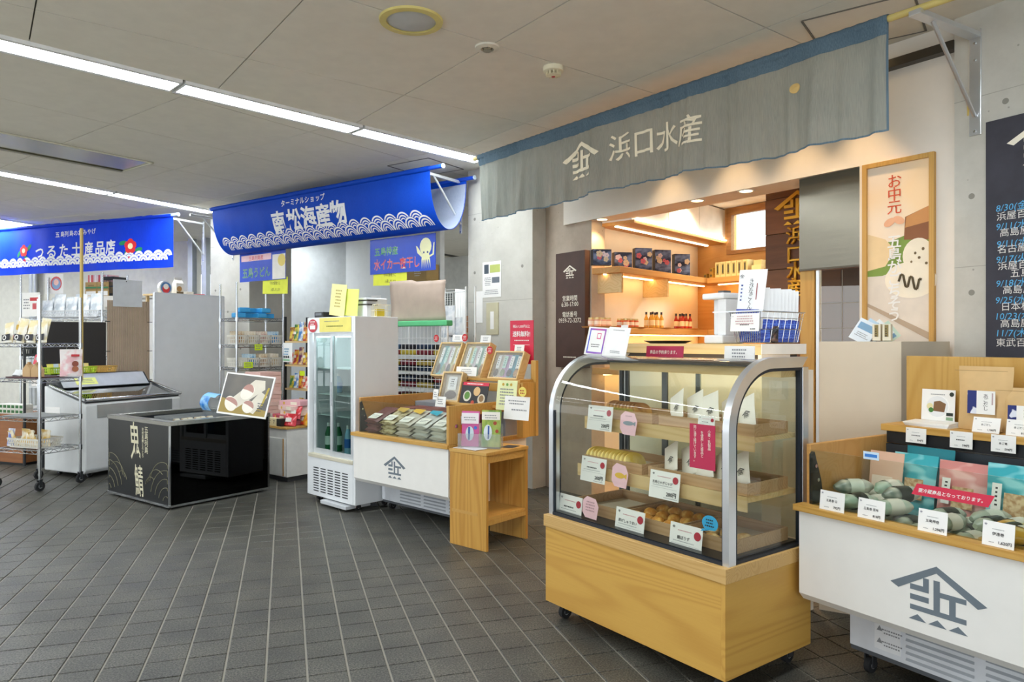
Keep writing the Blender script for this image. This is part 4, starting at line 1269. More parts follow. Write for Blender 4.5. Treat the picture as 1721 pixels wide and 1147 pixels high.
for x0, x1 in ((.03, .54), (.50, CL - .03)):
    y = CD - .05 if x0 < .1 else CD - .038
    MB().box(x0, x1, y, y + .004, .54, 1.245).build('rear_pane', CASEGLASS, case)
    MB().box(x0, x0 + .022, y - .004, y + .008, .54, 1.245).build('rear_stile', C('55585c', .35, .8), case)
MB().box(.30, .335, .53, .541, .54, 1.245).build('upright', C('6a6d70', .35, .8), case)
MB().box(.05, CL - .05, .545, .555, 1.262, 1.284).build('added_lamp_bar', EM('fff0d6', 13.0), case)  # glow bar added to brighten the inside of the case
MB().box(.03, CL - .03, .03, CD - .06, .522, .540).build('deck', C('2c2f33', .3, .6), case)
SHZ = (.545, .765, 1.005)
for z, y0 in ((.765, .19), (1.005, .24)):
    MB().box(.034, CL - .034, y0, .53, z - .022, z - .002).build('shelf_board', PALEWOOD, case)
    MB().box(.034, CL - .034, y0 - .004, y0, z - .06, z + .002).build('shelf_lip', PALEWOOD, case)

def tray(label, x0, x1, y0, y1, z, h=.05, mat=TRAYWOOD):
    o = thing('wooden_tray', label, 'tray', CA, (x0 + x1) / 2, y0, z, group='wooden trays in the display case')
    w, d = x1 - x0, y1 - y0
    MB().box(-w / 2, w / 2, 0, d, 0, .006).build('bottom', mat, o)
    for bx in ((-w / 2, w / 2, 0, .008, .006, h), (-w / 2, w / 2, d - .008, d, .006, h), (-w / 2, -w / 2 + .008, .008, d - .008, .006, h), (w / 2 - .008, w / 2, .008, d - .008, .006, h)):
        MB().box(*bx).build('side', mat, o)
    MB().box(-w / 2 + .01, w / 2 - .01, .01, d - .01, .0062, .009).build('paper_liner', C('d8cdb6', .8), o)
    return o
T0 = SHZ[0] - .004
tray('empty paper-lined wooden tray on the bottom deck of the case', .05, .38, .13, .5, T0, .055)
tray('wooden tray of golden fried balls on the bottom deck', .40, .74, .12, .5, T0, .055)
tray('wooden tray of pale croquettes on the bottom deck', .76, 1.04, .12, .5, T0, .055)
tray('wooden tray of yellow slices on the middle shelf', .06, .46, .21, .5, SHZ[1] - .001)
tray('wooden tray of white paper sachets on the middle shelf', .50, 1.04, .21, .5, SHZ[1] - .001)
tray('wooden tray of brown and green slices on the top shelf', .06, .48, .26, .5, SHZ[2] - .001)
tray('wooden tray of white paper sachets on the top shelf', .52, 1.04, .26, .5, SHZ[2] - .001)
FRY = NOISE2('fried_crust', 'cf8a2a', 'f3c562', 30, .38, .62, .6, 5)
k = 0
for r in range(3):
    for c in range(4):
        k += 1
        o = MB().blob((0, 0, .024), (.036, .034, .026), 10, .08, k).build('fried_ball', FRY, smooth=True)
        put(o, CA, .45 + c * .072 + (r % 2) * .01, .175 + r * .10, T0 + .010, da=k * 40)
        tag(o, 'golden fried fish ball lying in the bottom deck tray', 'fish cake', 'fried balls in the bottom tray')
for i in range(6):
    o = MB().blob((0, 0, .02), (.038, .03, .022), 10, .06, 60 + i).build('croquette', NOISE2('pale_crust', 'c99a55', 'e9cf97', 30, .4, .6, .6, 5), smooth=True)
    put(o, CA, .81 + (i % 3) * .085, .17 + (i // 3) * .11, T0 + .009); tag(o, 'pale crumbed croquette in the bottom deck tray', 'fish cake', 'pale croquettes in the bottom tray')
def slice_mb(w=.11, h=.065, t=.016):
    m = MB(); p = []
    for i in range(13):
        a = PI * i / 12; p.append((-math.cos(a) * w / 2, h * .45 + math.sin(a) * h * .55))
    p = [(-w / 2, 0)] + p + [(w / 2, 0)]
    return m.prism(p, -t / 2, t / 2, 'yz')
YS = NOISE2('yellow_cake', 'e2c04e', 'efd98a', 20, .4, .6, .6)
BS = NOISE2('brown_cake', '8a5a2c', 'b98a4a', 20, .4, .6, .6)
GS = NOISE2('green_cake', '8f8a3a', 'c2b25a', 20, .4, .6, .6)
def slices(n, x0, x1, y, z, mat, name, label, group, w=.11, h=.062):
    proto = None
    for i in range(n):
        x = x0 + (x1 - x0) * i / (n - 1)
        if proto is None:
            proto = o = slice_mb(w, h).build(name, mat, bev=.003); tag(o, label, 'fish cake', group)
        else: o = dup(proto)
        o.location = CA.p(x, y, z); o.rotation_euler = (0, math.radians(-24), CA.rz)
slices(11, .095, .36, .28, SHZ[1] + .010, YS, 'fish_cake_slice', 'yellow fish cake slice in the middle shelf tray', 'yellow slices in the middle tray', .14, .08)
slices(9, .11, .30, .40, SHZ[2] + .010, BS, 'fish_cake_slice', 'brown fish cake slice in the top shelf tray', 'brown slices in the top tray', .12, .075)
slices(8, .12, .28, .32, SHZ[2] + .010, GS, 'fish_cake_slice', 'green-edged fish cake slice in the top shelf tray', 'green slices in the top tray', .08, .045)
# white paper sachets standing in the right-hand trays
for row, (z, y) in enumerate(((SHZ[1] + .02, .27), (SHZ[2] + .02, .31))):
    for i in range(5):
        o = pouch('paper_sachet', 'white paper sachet with house emblem leaning in the %s shelf tray' % ('middle', 'top')[row], 'sachet', CA, .585 + i * .095, y + .02 * (i % 2), z, .12, .15, .022, C('efe9dd', .7),
                  spec=[('e', .02, .06, .05, INK)], group='white sachets in the %s tray' % ('middle', 'top')[row], da=-14 + 5 * (i % 3), tilt=.35, roll=-.5 + .06 * (i % 3), seed=i + row * 7, crumple=.002)

# price cards in the case
RD = C('b02436', .6)
def pricecard(label, px, title, price='200円', d=.045, grp='price cards in the display case', tilt=.12):
    sp = [('e', -.38, .88, .12, INK), ('l', -.02, .80, .45, 1, .055, C('d08a92')), ('d', .36, .74, .13, RD), ('b', 0, .40, .86, .006, GREYINK)]
    if title: sp.append(('t', title, -.06, .58, .12, INK, {'bold': .01}))
    else: sp.append(('l', -.05, .58, .5, 1, .11, INK))
    sp.append(('l', -.05, .48, .8, 1, .045, GREYINK))
    if price: sp.append(('t', price, .26, .20, .19, INK, {'bold': .02}))
    sp.append(('l', .24, .07, .5, 1, .045, GREYINK))
    return cardpx('price_card', label, 'price card', CA, d, *px, spec=sp, group=grp, tilt=tilt)
pricecard('white 200 yen price card in front of the empty paper-lined tray', (937, 975, 834, 880), '', d=.06)
pricecard('white 200 yen price card in front of the golden fried balls', (1032, 1080, 858, 909), '揚げしゅうまい', d=.06)
pricecard('white 200 yen price card in front of the pale croquettes', (1123, 1177, 884, 940), '鯛ぼうず', d=.06)
pricecard('white 200 yen price card below the yellow slices', (975, 1016, 770, 811), '', d=.15)
pricecard('white 200 yen price card below the middle shelf sachets', (1090, 1140, 794, 840), '五島じゃがじゃが', d=.15)
pricecard('white price card below the brown and green slices', (986, 1027, 683, 724), '', d=.19)
pricecard('white price card below the top shelf sachets', (1172, 1200, 700, 724), '', d=.19, price='')
for i, (px, lab, d) in enumerate((((978, 1004, 836, 872), 'pink handwritten note by the empty paper-lined tray', .05), ((1027, 1054, 780, 820), 'pink cut-out note with a yellow fish below the yellow slices', .15), ((1041, 1069, 692, 732), 'pink leaf-shaped note below the brown slices', .19))):
    a, b, z0, z1 = rectpx(CA, d, *px)
    w, h = b - a, z1 - z0
    o = MB().prism([(-w * .5, h * .25), (-w * .3, h * .02), (w * .42, 0), (w * .5, h * .6), (w * .3, h * .93), (-w * .25, h), (-w * .5, h * .8)], 0, .002, 'xz').build('handwritten_note', PINKNOTE)
    put(o, CA, (a + b) / 2, d, z0, tilt=.1); tag(o, lab, 'note', 'pink notes in the case')
    sp = [('l', 0, h * .75, w * .6, 4, h * .13, C('b48a92'))]
    if i == 1: sp = [('d', 0, h * .5, w * .3, C('e2b53a'), h * .12), ('p', [(w * .2, h * .5), (w * .42, h * .62), (w * .42, h * .38)], C('e2b53a'))]
    if i == 2: sp = [('d', 0, h * .5, w * .32, C('8f9aa2'), h * .09), ('p', [(w * .22, h * .5), (w * .42, h * .6), (w * .42, h * .4)], C('8f9aa2')), ('l', 0, h * .8, w * .5, 1, h * .08, C('b48a92'))]
    prints(o, sp)
a, b, z0, z1 = rectpx(CA, .028, 1176, 1203, 868, 898); w, h = b - a, z1 - z0
o = MB().prism([(w / 2 * math.cos(t * PI / 10), h * .55 + h * .45 * math.sin(t * PI / 10)) for t in range(-3, 15)] + [(-w * .45, h * .2), (-w * .6, 0), (-w * .2, h * .15)], 0, .0015, 'xz').build('speech_bubble', C('35aee4', .5))
put(o, CA, (a + b) / 2, .042, z0); tag(o, 'bright blue speech bubble card by the pale croquettes', 'note')
for k in range(3): letter(o, ('人気の', 'メンチ', 'ひとつ')[k], 0, h * (.75 - .2 * k), h * .17, INK, y=-.001) if False else None
prints(o, [('l', 0, h * .74, w * .6, 3, h * .17, INK)])
o = cardpx('allergen_sign', 'crimson vertical sign with white columns of text on the case glass', 'sign', CA, .018, 1159, 1202, 714, 789, mat=CRIMSON, t=.0015)
w = CA.x(1202, .018) - CA.x(1159, .018); h = CA.z(1180, 714, .018) - CA.z(1180, 789, .018)
for i, s in enumerate(('小麦・乳製品', 'を使用した商品と', '同じ油で揚げています。')): letter(o, s, w * (.28 - .28 * i), h * (.55 + .0 * i) - (0 if i else -.02), h * .085, CREAM, vertical=True, lsp=.88, y=-.001)

# ---- counter behind the case
cnt = thing('service_counter', 'pale wood topped service counter behind the curved glass case', 'counter', CA, 0, .66, 0)
xa, xb_ = CA.x(1008, .66), CA.x(1279, .64)
cd_ = CA.d(1354, xb_) - .66
MB().box(xa + .1, xb_ - .05, .06, cd_, 0, 1.30).build('body', C('e6dcc4', .6), cnt)
MB().box(xa, xb_, -.02, cd_, 1.334, 1.386).build('top_plank', PALEWOOD, cnt, bev=.002)
MB().box(xb_ + .0005, xb_ + .004, -.02, cd_, 1.336, 1.386).build('white_end_strip', C('f3ece2', .5), cnt)
MB().box(xa + .05, xb_ - .03, .0, cd_ - .03, 1.30, 1.334).build('dark_rail', C('3a3026', .6), cnt)
MB().box(xb_ - .03, xb_ - .01, .0, cd_ - .12, 1.295, 1.334).build('white_sub_block', C('efe6da', .5), cnt)
CT = Fr(*CA.p(0, .66, 0).to_2d(), 36.6)
# double sign without its code
qs = thing('payment_sign', 'folded white payment sign with a purple-pink framed half on the case top', 'sign', CA, 0, 0, 0)
a, b, z0, z1 = rectpx(CA, .36, 981, 1050, 553, 604)
qs.location = CA.p((a + b) / 2, .36, 1.319); w, h = b - a, z1 - z0
P = MB(); qs.rotation_euler = (-.22, .06, CA.rz)
MB().box(-w / 2, 0, 0, .003, 0, h * .96).build('sheet', PAPER, qs); MB().box(0.001, w / 2, 0, .003, 0, h).build('sheet', C('f6f5f3', .6), qs)
bl = [('b', -w * .25, h * .48, w * .40, h * .86, NOISE2('violet_pink', '4a5bd0', 'e2407c', 5, .4, .6, .4, 1)), ('b', -w * .25, h * .48, w * .34, h * .74, PAPER), ('b', -w * .2, h * .66, w * .10, h * .2, C('dc4a86')), ('b', -w * .2, h * .66, w * .07, h * .14, PAPER),
      ('l', -w * .25, h * .36, w * .26, 2, h * .07, INK), ('l', w * .25, h * .9, w * .35, 1, h * .05, GREYINK), ('l', w * .25, h * .2, w * .3, 2, h * .05, GREYINK)]
prints(qs, bl)
ct2 = card('paper_tag', 'small blank white tag behind the payment sign', 'tag', CA, CA.x(1046, .42), .42, 1.315, .05, .17, tilt=.1)
o = cardpx('reservation_sign', 'crimson reservation sign with white text on the case top', 'sign', CA, .53, 1085, 1147, 582, 609, mat=CRIMSON, t=.003, tilt=.1, spec=[('t', '商品の予約承ります。', 0, .6, .26, CREAM, {'sx': .9, 'bold': .008}), ('l', .1, .26, .7, 1, .14, CREAM)])
cardpx('notice_card', 'white notice card with three grey lines leaning on the counter edge', 'card', CA, .56, 1217, 1268, 582, 608, spec=[('l', 0, .75, .6, 3, .22, GREYINK)], tilt=.05)
TZ = 1.3865
# dark oval plate
o = MB().lathe([(0, .004), (.11, .004), (.15, .016), (.152, .014), (.11, 0), (0, 0)], n=28).build('dark_plate', C('2b2622', .35), smooth=True)
o.scale = (1, .7, 1); put(o, CA, CA.x(1118, .78), .80, TZ); tag(o, 'dark flat oval plate lying on the service counter', 'plate')
# white hot-water server
kx = CA.x(1218, .86)
kt = thing('water_server', 'white hot-water server with cantilevered spout head on the counter', 'water dispenser', CA, kx, .84, TZ, da=-8)
WP = C('f1f3f4', .25)
k_h = CA.z(1215, 493, .84) - TZ
MB().box(-.075, .06, -.06, .10, 0, .045).build('base_tray', WP, kt, bev=.008)
MB().box(-.065, -.005, .0, .10, .045, k_h - .03).build('column', WP, kt, bev=.008)
MB().box(-.10, .055, -.05, .10, k_h - .032, k_h).build('spout_head', WP, kt, bev=.008)
MB().box(.0, .055, -.03, .09, .046, k_h - .034).build('water_tank', C('f3f5f5', .3), kt)
MB().box(-.01, .03, -.02, .03, k_h, k_h + .012).build('control_pad', C('55585c', .4), kt)
# wire basket with pouches
bx0, bx1 = CA.x(1228, .68), CA.x(1279, .68)
bz1 = CA.z(1275, 524, .68) - TZ
bs = thing('wire_basket', 'chrome wire basket of white and blue snack pouches on the counter end', 'basket', CA, bx0, .68, TZ + .0015)
bw2, bd = bx1 - bx0, CA.d(1350, bx1) - .68
m = MB()
for z, fl in ((.004, -.02), (bz1 * .45, -.006), (bz1 * .80, 0), (bz1, .006)):
    a0, a1, b0, b1 = -fl, bw2 + fl, -fl, bd + fl
    r = .0035 if z == bz1 else .0022
    m.tube([(a0, b0, z), (a1, b0, z), (a1, b1, z), (a0, b1, z), (a0, b0, z)], r, 6)
m.build('rim_wire', CHROME, bs)
for i in range(13):
    f = i / 12
    MB().tube([(bw2 * f, -.006, bz1), (.02 + (bw2 - .04) * f, .02, .004), (.02 + (bw2 - .04) * f, bd - .02, .004), (bw2 * f, bd + .006, bz1)], .0018, 5).build('wire', CHROME, bs)
for i in range(1, 7):
    f = i / 7
    MB().tube([(-.006, bd * f, bz1), (.02, bd * f, .004), (bw2 - .02, bd * f, .004), (bw2 + .006, bd * f, bz1)], .0018, 5).build('wire', CHROME, bs)
MB().box(-.10, bw2 + .02, -.012, -.004, bz1, bz1 + .006).build('shelf_edge', ALU, bs)
BLUEP = NOISE2('blue_wave_print', '1a37a8', '4f74d6', 38, .45, .6, .4, 2, (1, 1, 3))
nm = 9
for i in range(nm):
    hh = .268 - .004 * (i % 3)
    dd = .68 + .07 + (bd - .11) * i / (nm - 1)
    pouch('snack_pouch', 'white snack pouch with blue wave-print foot in the row filling the wire basket', 'pouch', CA, bx0 + bw2 / 2 + .004, dd, TZ + .008, bw2 - .03, hh, (bd - .11) / nm * .9, C('f3f5f6', .3), group='snack pouches in the wire basket', da=38, tilt=.05, seed=i, crumple=.003)
    sl = pouch_mb(bw2 - .028, hh, (bd - .11) / nm * .98, i, .003)
    sl.f = [f for f in sl.f if all(sl.v[q][2] < .5 * hh for q in f)]
    us = sorted(set(q for f in sl.f for q in f)); mp_ = {q: i_ for i_, q in enumerate(us)}
    sl.v = [sl.v[q] for q in us]; sl.f = [tuple(mp_[q] for q in f) for f in sl.f]
    sl.build('wave_print', BLUEP, POUCHES[-1], smooth=True)
pouch('snack_pouch', 'white snack pouch with vertical title raised above the wire basket', 'pouch', CA, bx0 + bw2 / 2 - .01, .715, TZ + .075, .165, .29, .03, C('f6f7f7', .3), group='snack pouches in the wire basket', da=-4, tilt=.08, roll=.05, seed=40, crumple=.003,
          spec=[('b', 0, .05, .135, .085, BLUEP), ('d', -.01, .035, .04, C('b9c0c6'), .03), ('e', -.05, .255, .03, INK), ('t', 'きびなごくん', .01, .165, .030, INK, {'vertical': True, 'lsp': .85}), ('l', -.045, .21, .012, 5, .018, C('4a5f9a')), ('b', .045, .18, .006, .08, C('a05a5a'))])
dk = NOISE2('dark_snack', '1d1a1c', '6a4a3a', 30, .5, .65, .4)
for i in range(3):
    pouch('snack_packet', 'dark small snack packet low in the wire basket', 'packet', CA, bx0 + .05 + i * .04, .745 + .03 * i, TZ + .008, .09, .08, .03, dk, group='dark packets in the wire basket', da=10 * i, tilt=.2, seed=i + 70)
cardpx('price_card', 'tilted white price card clipped to the wire basket', 'price card', CA, .655, 1227, 1275, 527, 557, tilt=.1, roll=0.0, t=.003, spec=[('e', -.42, .84, .1, GREYINK), ('l', .0, .84, .7, 4, .14, C('c9a0a0')), ('l', 0, .36, .4, 1, .13, INK), ('l', .3, .12, .25, 1, .12, INK)])

# ---- low partition beside the case (its top is level with the eye)
p1_, p2_, p3_ = Vector((1.60, 3.72, 0)), Vector((1.93, 3.54, 0)), Vector((2.41, 3.93, 0))
pt = struct(MB().prism([(p1_.x, p1_.y), (p2_.x, p2_.y), (p3_.x, p3_.y), (p3_.x - .30, p3_.y + .24)], 0.0, 1.397, 'xy').build('wall_partition_low', C('d9cbb4', .55, vary=.02)))
o = struct(MB().box(0, .06, 0, .05, 0, 1.25).build('trim_7', C('efe9dc', .5))); o.location = (1.495, 3.74, 0); o.rotation_euler = (0, 0, CA.rz)
PTF = Fr(1.60, 3.72, 52)
for i, px in enumerate((1473, 1490)):
    boxpx('slim_bottle_box', 'slim cream box with dark vertical title beside the brochures%s' % (' and nearer to them' if i else ''), 'box', Fr(1.66, 3.80, 52), 0, px - 7, px + 7, 545, 573, .05, C('e6dfc8', .6), spec=[('b', 0, .05, .018, .06, C('8a7a48')), ('l', 0, .06, .012, 4, .012, INK)], bev=.002)
for i in range(4):
    o = card('brochure', ['pale blue', 'sky blue', 'white', 'pale green'][i] + ' glossy brochure in the fan on the low partition', 'brochure', Fr(1.80, 3.72, 52), .0 + .02 * i, .03 * i, 1.3975, .10, .12, mat=C(['dfe8ef', 'bcd6e6', 'eef0ee', 'c9dcc8'][i], .35), group='brochures on the low partition', tilt=.25, roll=.5 + .14 * i, spec=[('b', 0, .7, .8, .3, C('7ea6c6')), ('l', 0, .4, .7, 3, .08, GREYINK)])

# ================================================================== OPEN CHILLED COUNTERS
TEAL = NOISE2('teal_pack', '2fa8b4', '8fd6da', 9, .52, .6, .35, 1, (1, 1, 2))
ROSE = NOISE2('rose_pack', 'd58a84', 'eab8b0', 9, .52, .6, .35, 1, (1, 1, 2))
KRAFT = C('d3b07a', .6, vary=.1)
CRUMBS = NOISE2('crumbs', 'b48a5a', 'dcc096', 60, .4, .6, .6)
def open_cooler(label, fr, L, D, zb, zp, zl, ztop, well, ledge_in=.05):
    t = thing('chilled_counter', label, 'chilled counter', fr)
    MB().prism([(0, zb + .03), (0, zp), (.03, zp), (.03, zb), (.028, zb)], 0, L, 'yz').build('front_panel', WHITE, t, bev=.002)
    MB().prism([(.003, zb + .028), (.03, zb), (.03, zb + .028)], 0, L, 'yz').build('panel_foot', C('c9c6be', .5), t)
    MB().box(-.015, L + .015, -.022, .05, zp, zl).build('front_ledge', WOOD('cda153', 'b4812f', 2.4, 22, 0), t, bev=.002)
    MB().box(0, .03, .03, D, zb, zp).build('side_panel', WHITE, t); MB().box(L - .03, L, .03, D, zb, zp).build('side_panel', WHITE, t)
    MB().box(L - .03, L + .015, .05, D, zp, zl).build('side_ledge', HINOKI, t)
    MB().box(0, .02, .05, D, zp, ztop).build('end_board', ORANGEWOOD, t, bev=.004)
    MB().box(.02, L - .03, .05, D - .2, well - .03, well).build('well_floor', C('9aa0a4', .4, .5), t)
    MB().box(.02, L - .03, D - .21, D - .02, zb + .05, ztop - .06).build('rear_housing', C('9aa1a8', .4, .3), t, bev=.004)
    MB().box(.03, L - .04, .032, .036, zl, ztop - .02).build('front_pane', CASEGLASS, t)
    MB().prism([(.04, zl), (.04, ztop - .04), (.055, ztop - .03), (.10, ztop - .15), (.12, zl)], .021, .036, 'yz').build('hinge_plate', C('17191d', .35), t)
    for k, z in ((.06, ztop - .09), (.075, ztop - .15)): MB().cyl((.036, k, z), (.041, k, z), .008, 10).build('hinge_bolt', CHROME, t)
    return t
def chassis(t, x0, x1, d0, d1, z0, z1):
    MB().box(x0, x1, d0, d1, z0, z1).build('compressor_body', C('dfe3e8', .35), t, bev=.004)
    MB().box(x0, x1, d0 + .01, d1, z0 - .02, z0).build('chassis_plinth', C('55595e', .5), t)
    prints_ = []
    n = int((x1 - x0 - .3) / .25)
    for k in range(max(1, n)):
        xx = x0 + .24 + k * .29
        if xx + .25 > x1: break
        m = MB()
        for r in range(7):
            zz = z0 + .02 + r * (z1 - z0 - .04) / 7
            m.prism([(d0 - .006, zz), (d0 + .001, zz + .011), (d0 + .001, zz)], xx, xx + .25, 'yz')
        m.build('louvre', C('aab0b6', .4), t, kind=None)
    return t
FZ = Fr(1.206, 3.0, 32.7); FL = 1.85; FD = .86
fz = open_cooler('white open chilled counter with grey house emblem beside the glass case', FZ, FL, FD, .314, .69, .716, .965, .655)
chassis(fz, FZ.x(1428, .22), FL - .05, .22, .8, .11, .33)
for x in (FZ.x(1463, .27), FL - .1): caster(fz, x, .27, .032, up=.092)
MB().box(FZ.x(1470, .219), FZ.x(1514, .219), .2175, .2196, .135, .30).build('warning_sticker', C('eceef0', .5), fz)
m = MB()
sx = FZ.x(1470, .219)
prints(fz, [('l', sx + .075, .27 - .05 * k, .09, 2, .013, GREYINK) for k in range(3)] + [('p', [(sx + .01, .262 - .05 * k), (sx + .035, .262 - .05 * k), (sx + .0225, .284 - .05 * k)], GREYINK) for k in range(3)], y=.217)
emblem(fz, FZ.x(1574), FZ.z(1574, 1003), .33, EMBLEM, y=-.0008, thick=.0004)
MB().box(0, FL, FD - .25, FD, .985, 1.015).build('rear_shelf', WOOD('cda153', 'b4812f', 2.0, 22, 0), fz, bev=.002)
MB().box(0.0, FL, FD - .03, FD, 1.015, 1.328).build('back_board', WOOD('cda458', 'b98d3e', 1.6, 26, 2), fz, bev=.002)
MB().box(.02, FL, FD - .235, FD - .205, .93, .985).build('vent_slot', C('15171b', .5), fz)
MB().box(.02, FL, FD - .24, FD - .21, .885, .925).build('vent_bar', C('3f464d', .4, .5), fz)

# goods in the right-hand counter
def wavebag(label, x, d, w, h, mat, seed, da=0):
    h = h * .86
    pouch('fish_snack_pouch', label, 'pouch', FZ, x, d, .657, w, h, .085, mat, group='teal and rose pouches in the chilled counter', da=da, tilt=.18, seed=seed, crumple=.014,
          spec=[('b', -w * .22, h * .50, w * .17, h * .42, PAPER), ('l', -w * .22, h * .64, w * .06, 5, h * .06, INK), ('b', w * .12, h * .42, w * .42, h * .34, CRUMBS)])
wavebag('teal wave-print pouch next to the rose pouch, by the end board', FZ.x(1531, .46), .46, .185, .30, TEAL, 1)
wavebag('rose wave-print pouch between the two teal pouches', FZ.x(1612, .46), .46, .19, .29, ROSE, 2)
wavebag('tall teal wave-print pouch beyond the rose pouch', FZ.x(1700, .44), .44, .20, .31, TEAL, 3)
pouch('fish_snack_pouch', 'dark teal pouch standing behind the front teal pouch', 'pouch', FZ, FZ.x(1558, .54), .545, .657, .2, .28, .05, C('1e7f8c', .35), group='teal and rose pouches in the chilled counter', tilt=.1, seed=8)
pouch('fish_snack_pouch', 'peach pouch tucked against the end board', 'pouch', FZ, .13, .40, .657, .15, .26, .05, C('d9b29a', .4), group='teal and rose pouches in the chilled counter', tilt=.15, seed=9, spec=[('b', 0, .11, .09, .09, C('ead8c6'))])
GREENW = NOISE2('green_wrap', '9fc2ac', 'eef1e2', 12, .34, .62, .3, 2, coat=.3)
DARKW = NOISE2('dark_wrap', '5d6f64', 'dfe0d0', 10, .36, .6, .3, 2, coat=.3)
GREYW = NOISE2('grey_wrap', 'a2b09d', 'ccd4c3', 8, .3, .7, .3, 2, coat=.3)
YELW = NOISE2('yellow_wrap', 'd9a63a', 'f0dc9a', 10, .45, .58, .3, 2, coat=.3)
def roll_pack(label, grp, x, d, z, l, r, mat, da, seed, tilt=0):
    m = MB(); n = 10; prof_ = []
    rnd = random.Random(seed)
    vs_ = []
    ks = 9
    for i in range(ks + 1):
        f = i / ks
        rr = r * (1 if .16 < f < .84 else (.3 if f in (0, 1) else .72))
        for k in range(n):
            a = 2 * PI * k / n; j = 1 + rnd.uniform(-.08, .08)
            vs_.append((-l / 2 + f * l, rr * j * math.cos(a), r + rr * j * .85 * math.sin(a)))
    fs = [(i * n + k, i * n + (k + 1) % n, (i + 1) * n + (k + 1) % n, (i + 1) * n + k) for i in range(ks) for k in range(n)]
    fs += [tuple(range(n)), tuple(ks * n + k for k in range(n - 1, -1, -1))]
    o = m.add(vs_, fs).build('fish_roll_pack', mat, smooth=True)
    nb = 14; bv = []
    for xx in (-l * .17, l * .17):
        for q in range(nb): a = 2 * PI * q / nb; bv.append((xx, r * 1.09 * math.cos(a), r + r * .94 * math.sin(a)))
    bd_ = MB().add(bv, [(q, (q + 1) % nb, nb + (q + 1) % nb, nb + q) for q in range(nb)]).build('wrap_label', [C('f2efe2', .4), C('25302b', .4), C('dfe7d8', .4)][seed % 3], o, smooth=True)
    put(o, FZ, x, d, z, da=da, tilt=tilt); return tag(o, label, 'fish roll', grp)
k = 0
for i, (px, d, mt, da) in enumerate(((1405, .11, 0, 70), (1435, .12, 0, 80), (1465, .13, 1, 75), (1495, .13, 0, 65), (1525, .12, 1, 85), (1430, .24, 1, 60), (1470, .25, 0, 80), (1510, .26, 1, 70), (1450, .34, 1, 75), (1490, .35, 0, 85))):
    roll_pack(['green-and-white wrapped fish roll in the pile by the end board', 'black-and-cream wrapped fish roll in the pile by the end board'][mt], 'wrapped fish rolls by the end board', FZ.x(px, d), d + .02, .657 + (.05 if i % 2 else 0) + (.03 if d > .2 else 0), .17, .036, (GREENW, DARKW)[mt], da, i)
for i in range(9):
    roll_pack('grey-green wrapped fish roll under the red strip notice', 'grey-green fish rolls', FZ.x(1560 + 13 * i, .14), .12 + .10 * (i % 3), .657 + (.045 if i % 2 else 0), .17, .034, GREYW, 80 - 6 * (i % 3), 30 + i)
for i in range(6):
    roll_pack('yellow wrapped rolled omelette pack beyond the grey-green rolls', 'yellow omelette packs', FZ.x(1678 + 12 * i, .14), .13 + .09 * (i % 2), .657 + (.05 if i % 3 else 0), .18, .036, YELW, 78, 50 + i)
# red strip notice and blue sticker on the pane
a, b = FZ.x(1532, .03), FZ.x(1672, .03)
sw3 = (b - a) / 2
o = MB().prism([(-sw3, 0), (sw3 - .02, 0), (sw3, .042), (-sw3 + .02, .042)], 0, .0015, 'xz').build('strip_notice', SIGNRED)
put(o, FZ, (a + b) / 2, .029, FZ.z(1602, 843, .03)); tag(o, 'slanted red strip notice with white lettering on the counter pane', 'notice')
letter(o, '要冷蔵商品となっております。', 0, .018, (sw3 * 2 - .05) / 14, PAPER, y=-.001, sx=1.0, bold=.012, shear=.2)
cardpx('blue_sticker', 'small light-blue sticker on the pane near the end board', 'sticker', FZ, .029, 1451, 1477, 760, 773, mat=C('cfe4f4', .4), t=.001, spec=[('b', 0, .5, .8, .4, C('3a7fd0'))])
def lcard(label, px, price, title=None, fr=FZ, d=-.004, z=None, grp='price cards on the chilled counter', holder=True, tilt=.12, sz=.16):
    sp = [('e', -.40, .86, .13, C('4a4a6a')), ('l', 0, .70, .5, 1, .06, GREYINK)]
    sp.append(('t', title, 0, .50, .15, INK, {'bold': .01}) if title else ('l', 0, .5, .55, 1, .13, INK))
    if price: sp += [('t', price, .22, .18, sz, INK, {'bold': .02}), ('l', -.2, .16, .2, 1, .07, GREYINK)]
    o = cardpx('price_card', label, 'price card', fr, d, *px, spec=sp, group=grp, tilt=tilt)
    if z is not None: o.location.z = z
    return o
lcard('702 yen price card on the ledge beside the end board', (1377, 1418, 827, 859), '702円', '五島巻 白', z=.7165)
lcard('810 yen price card on the ledge by the green rolls', (1441, 1486, 841, 874), '810円', '五島巻 昆布', z=.7165)
lcard('1,296 yen price card on the ledge below the red strip notice', (1542, 1591, 857, 894), '1,296円', '五島押巻', z=.7165)
lcard('1,620 yen price card on the ledge by the yellow packs', (1650, 1704, 874, 915), '1,620円', '伊達巻', z=.7165)
lcard('594 yen price card on the shelf edge below the leaflet', (1522, 1556, 720, 745), '594円', None, d=.604, tilt=.05)
lcard('594 yen price card on the shelf edge below the tall kraft pouch', (1596, 1634, 726, 754), '594円', None, d=.604, tilt=.05)
lcard('594 yen price card with two-character title on the shelf edge', (1665, 1707, 732, 761), '594円', 'あご竜', d=.604, tilt=.05)
lcard('1,780 yen price card leaning on the tall kraft pouch', (1633, 1679, 700, 725), '1,780円', 'あごだし', d=.65, z=1.0155, tilt=.3)
lcard('810 yen price card in front of the short kraft pouch', (1690, 1735, 700, 727), '810円', 'あごだし', d=.64, z=1.0155, tilt=.2)
NAVYW = NOISE2('navy_fish_print', '1b2a72', 'dfe3ee', 24, .56, .6, .5, 1)
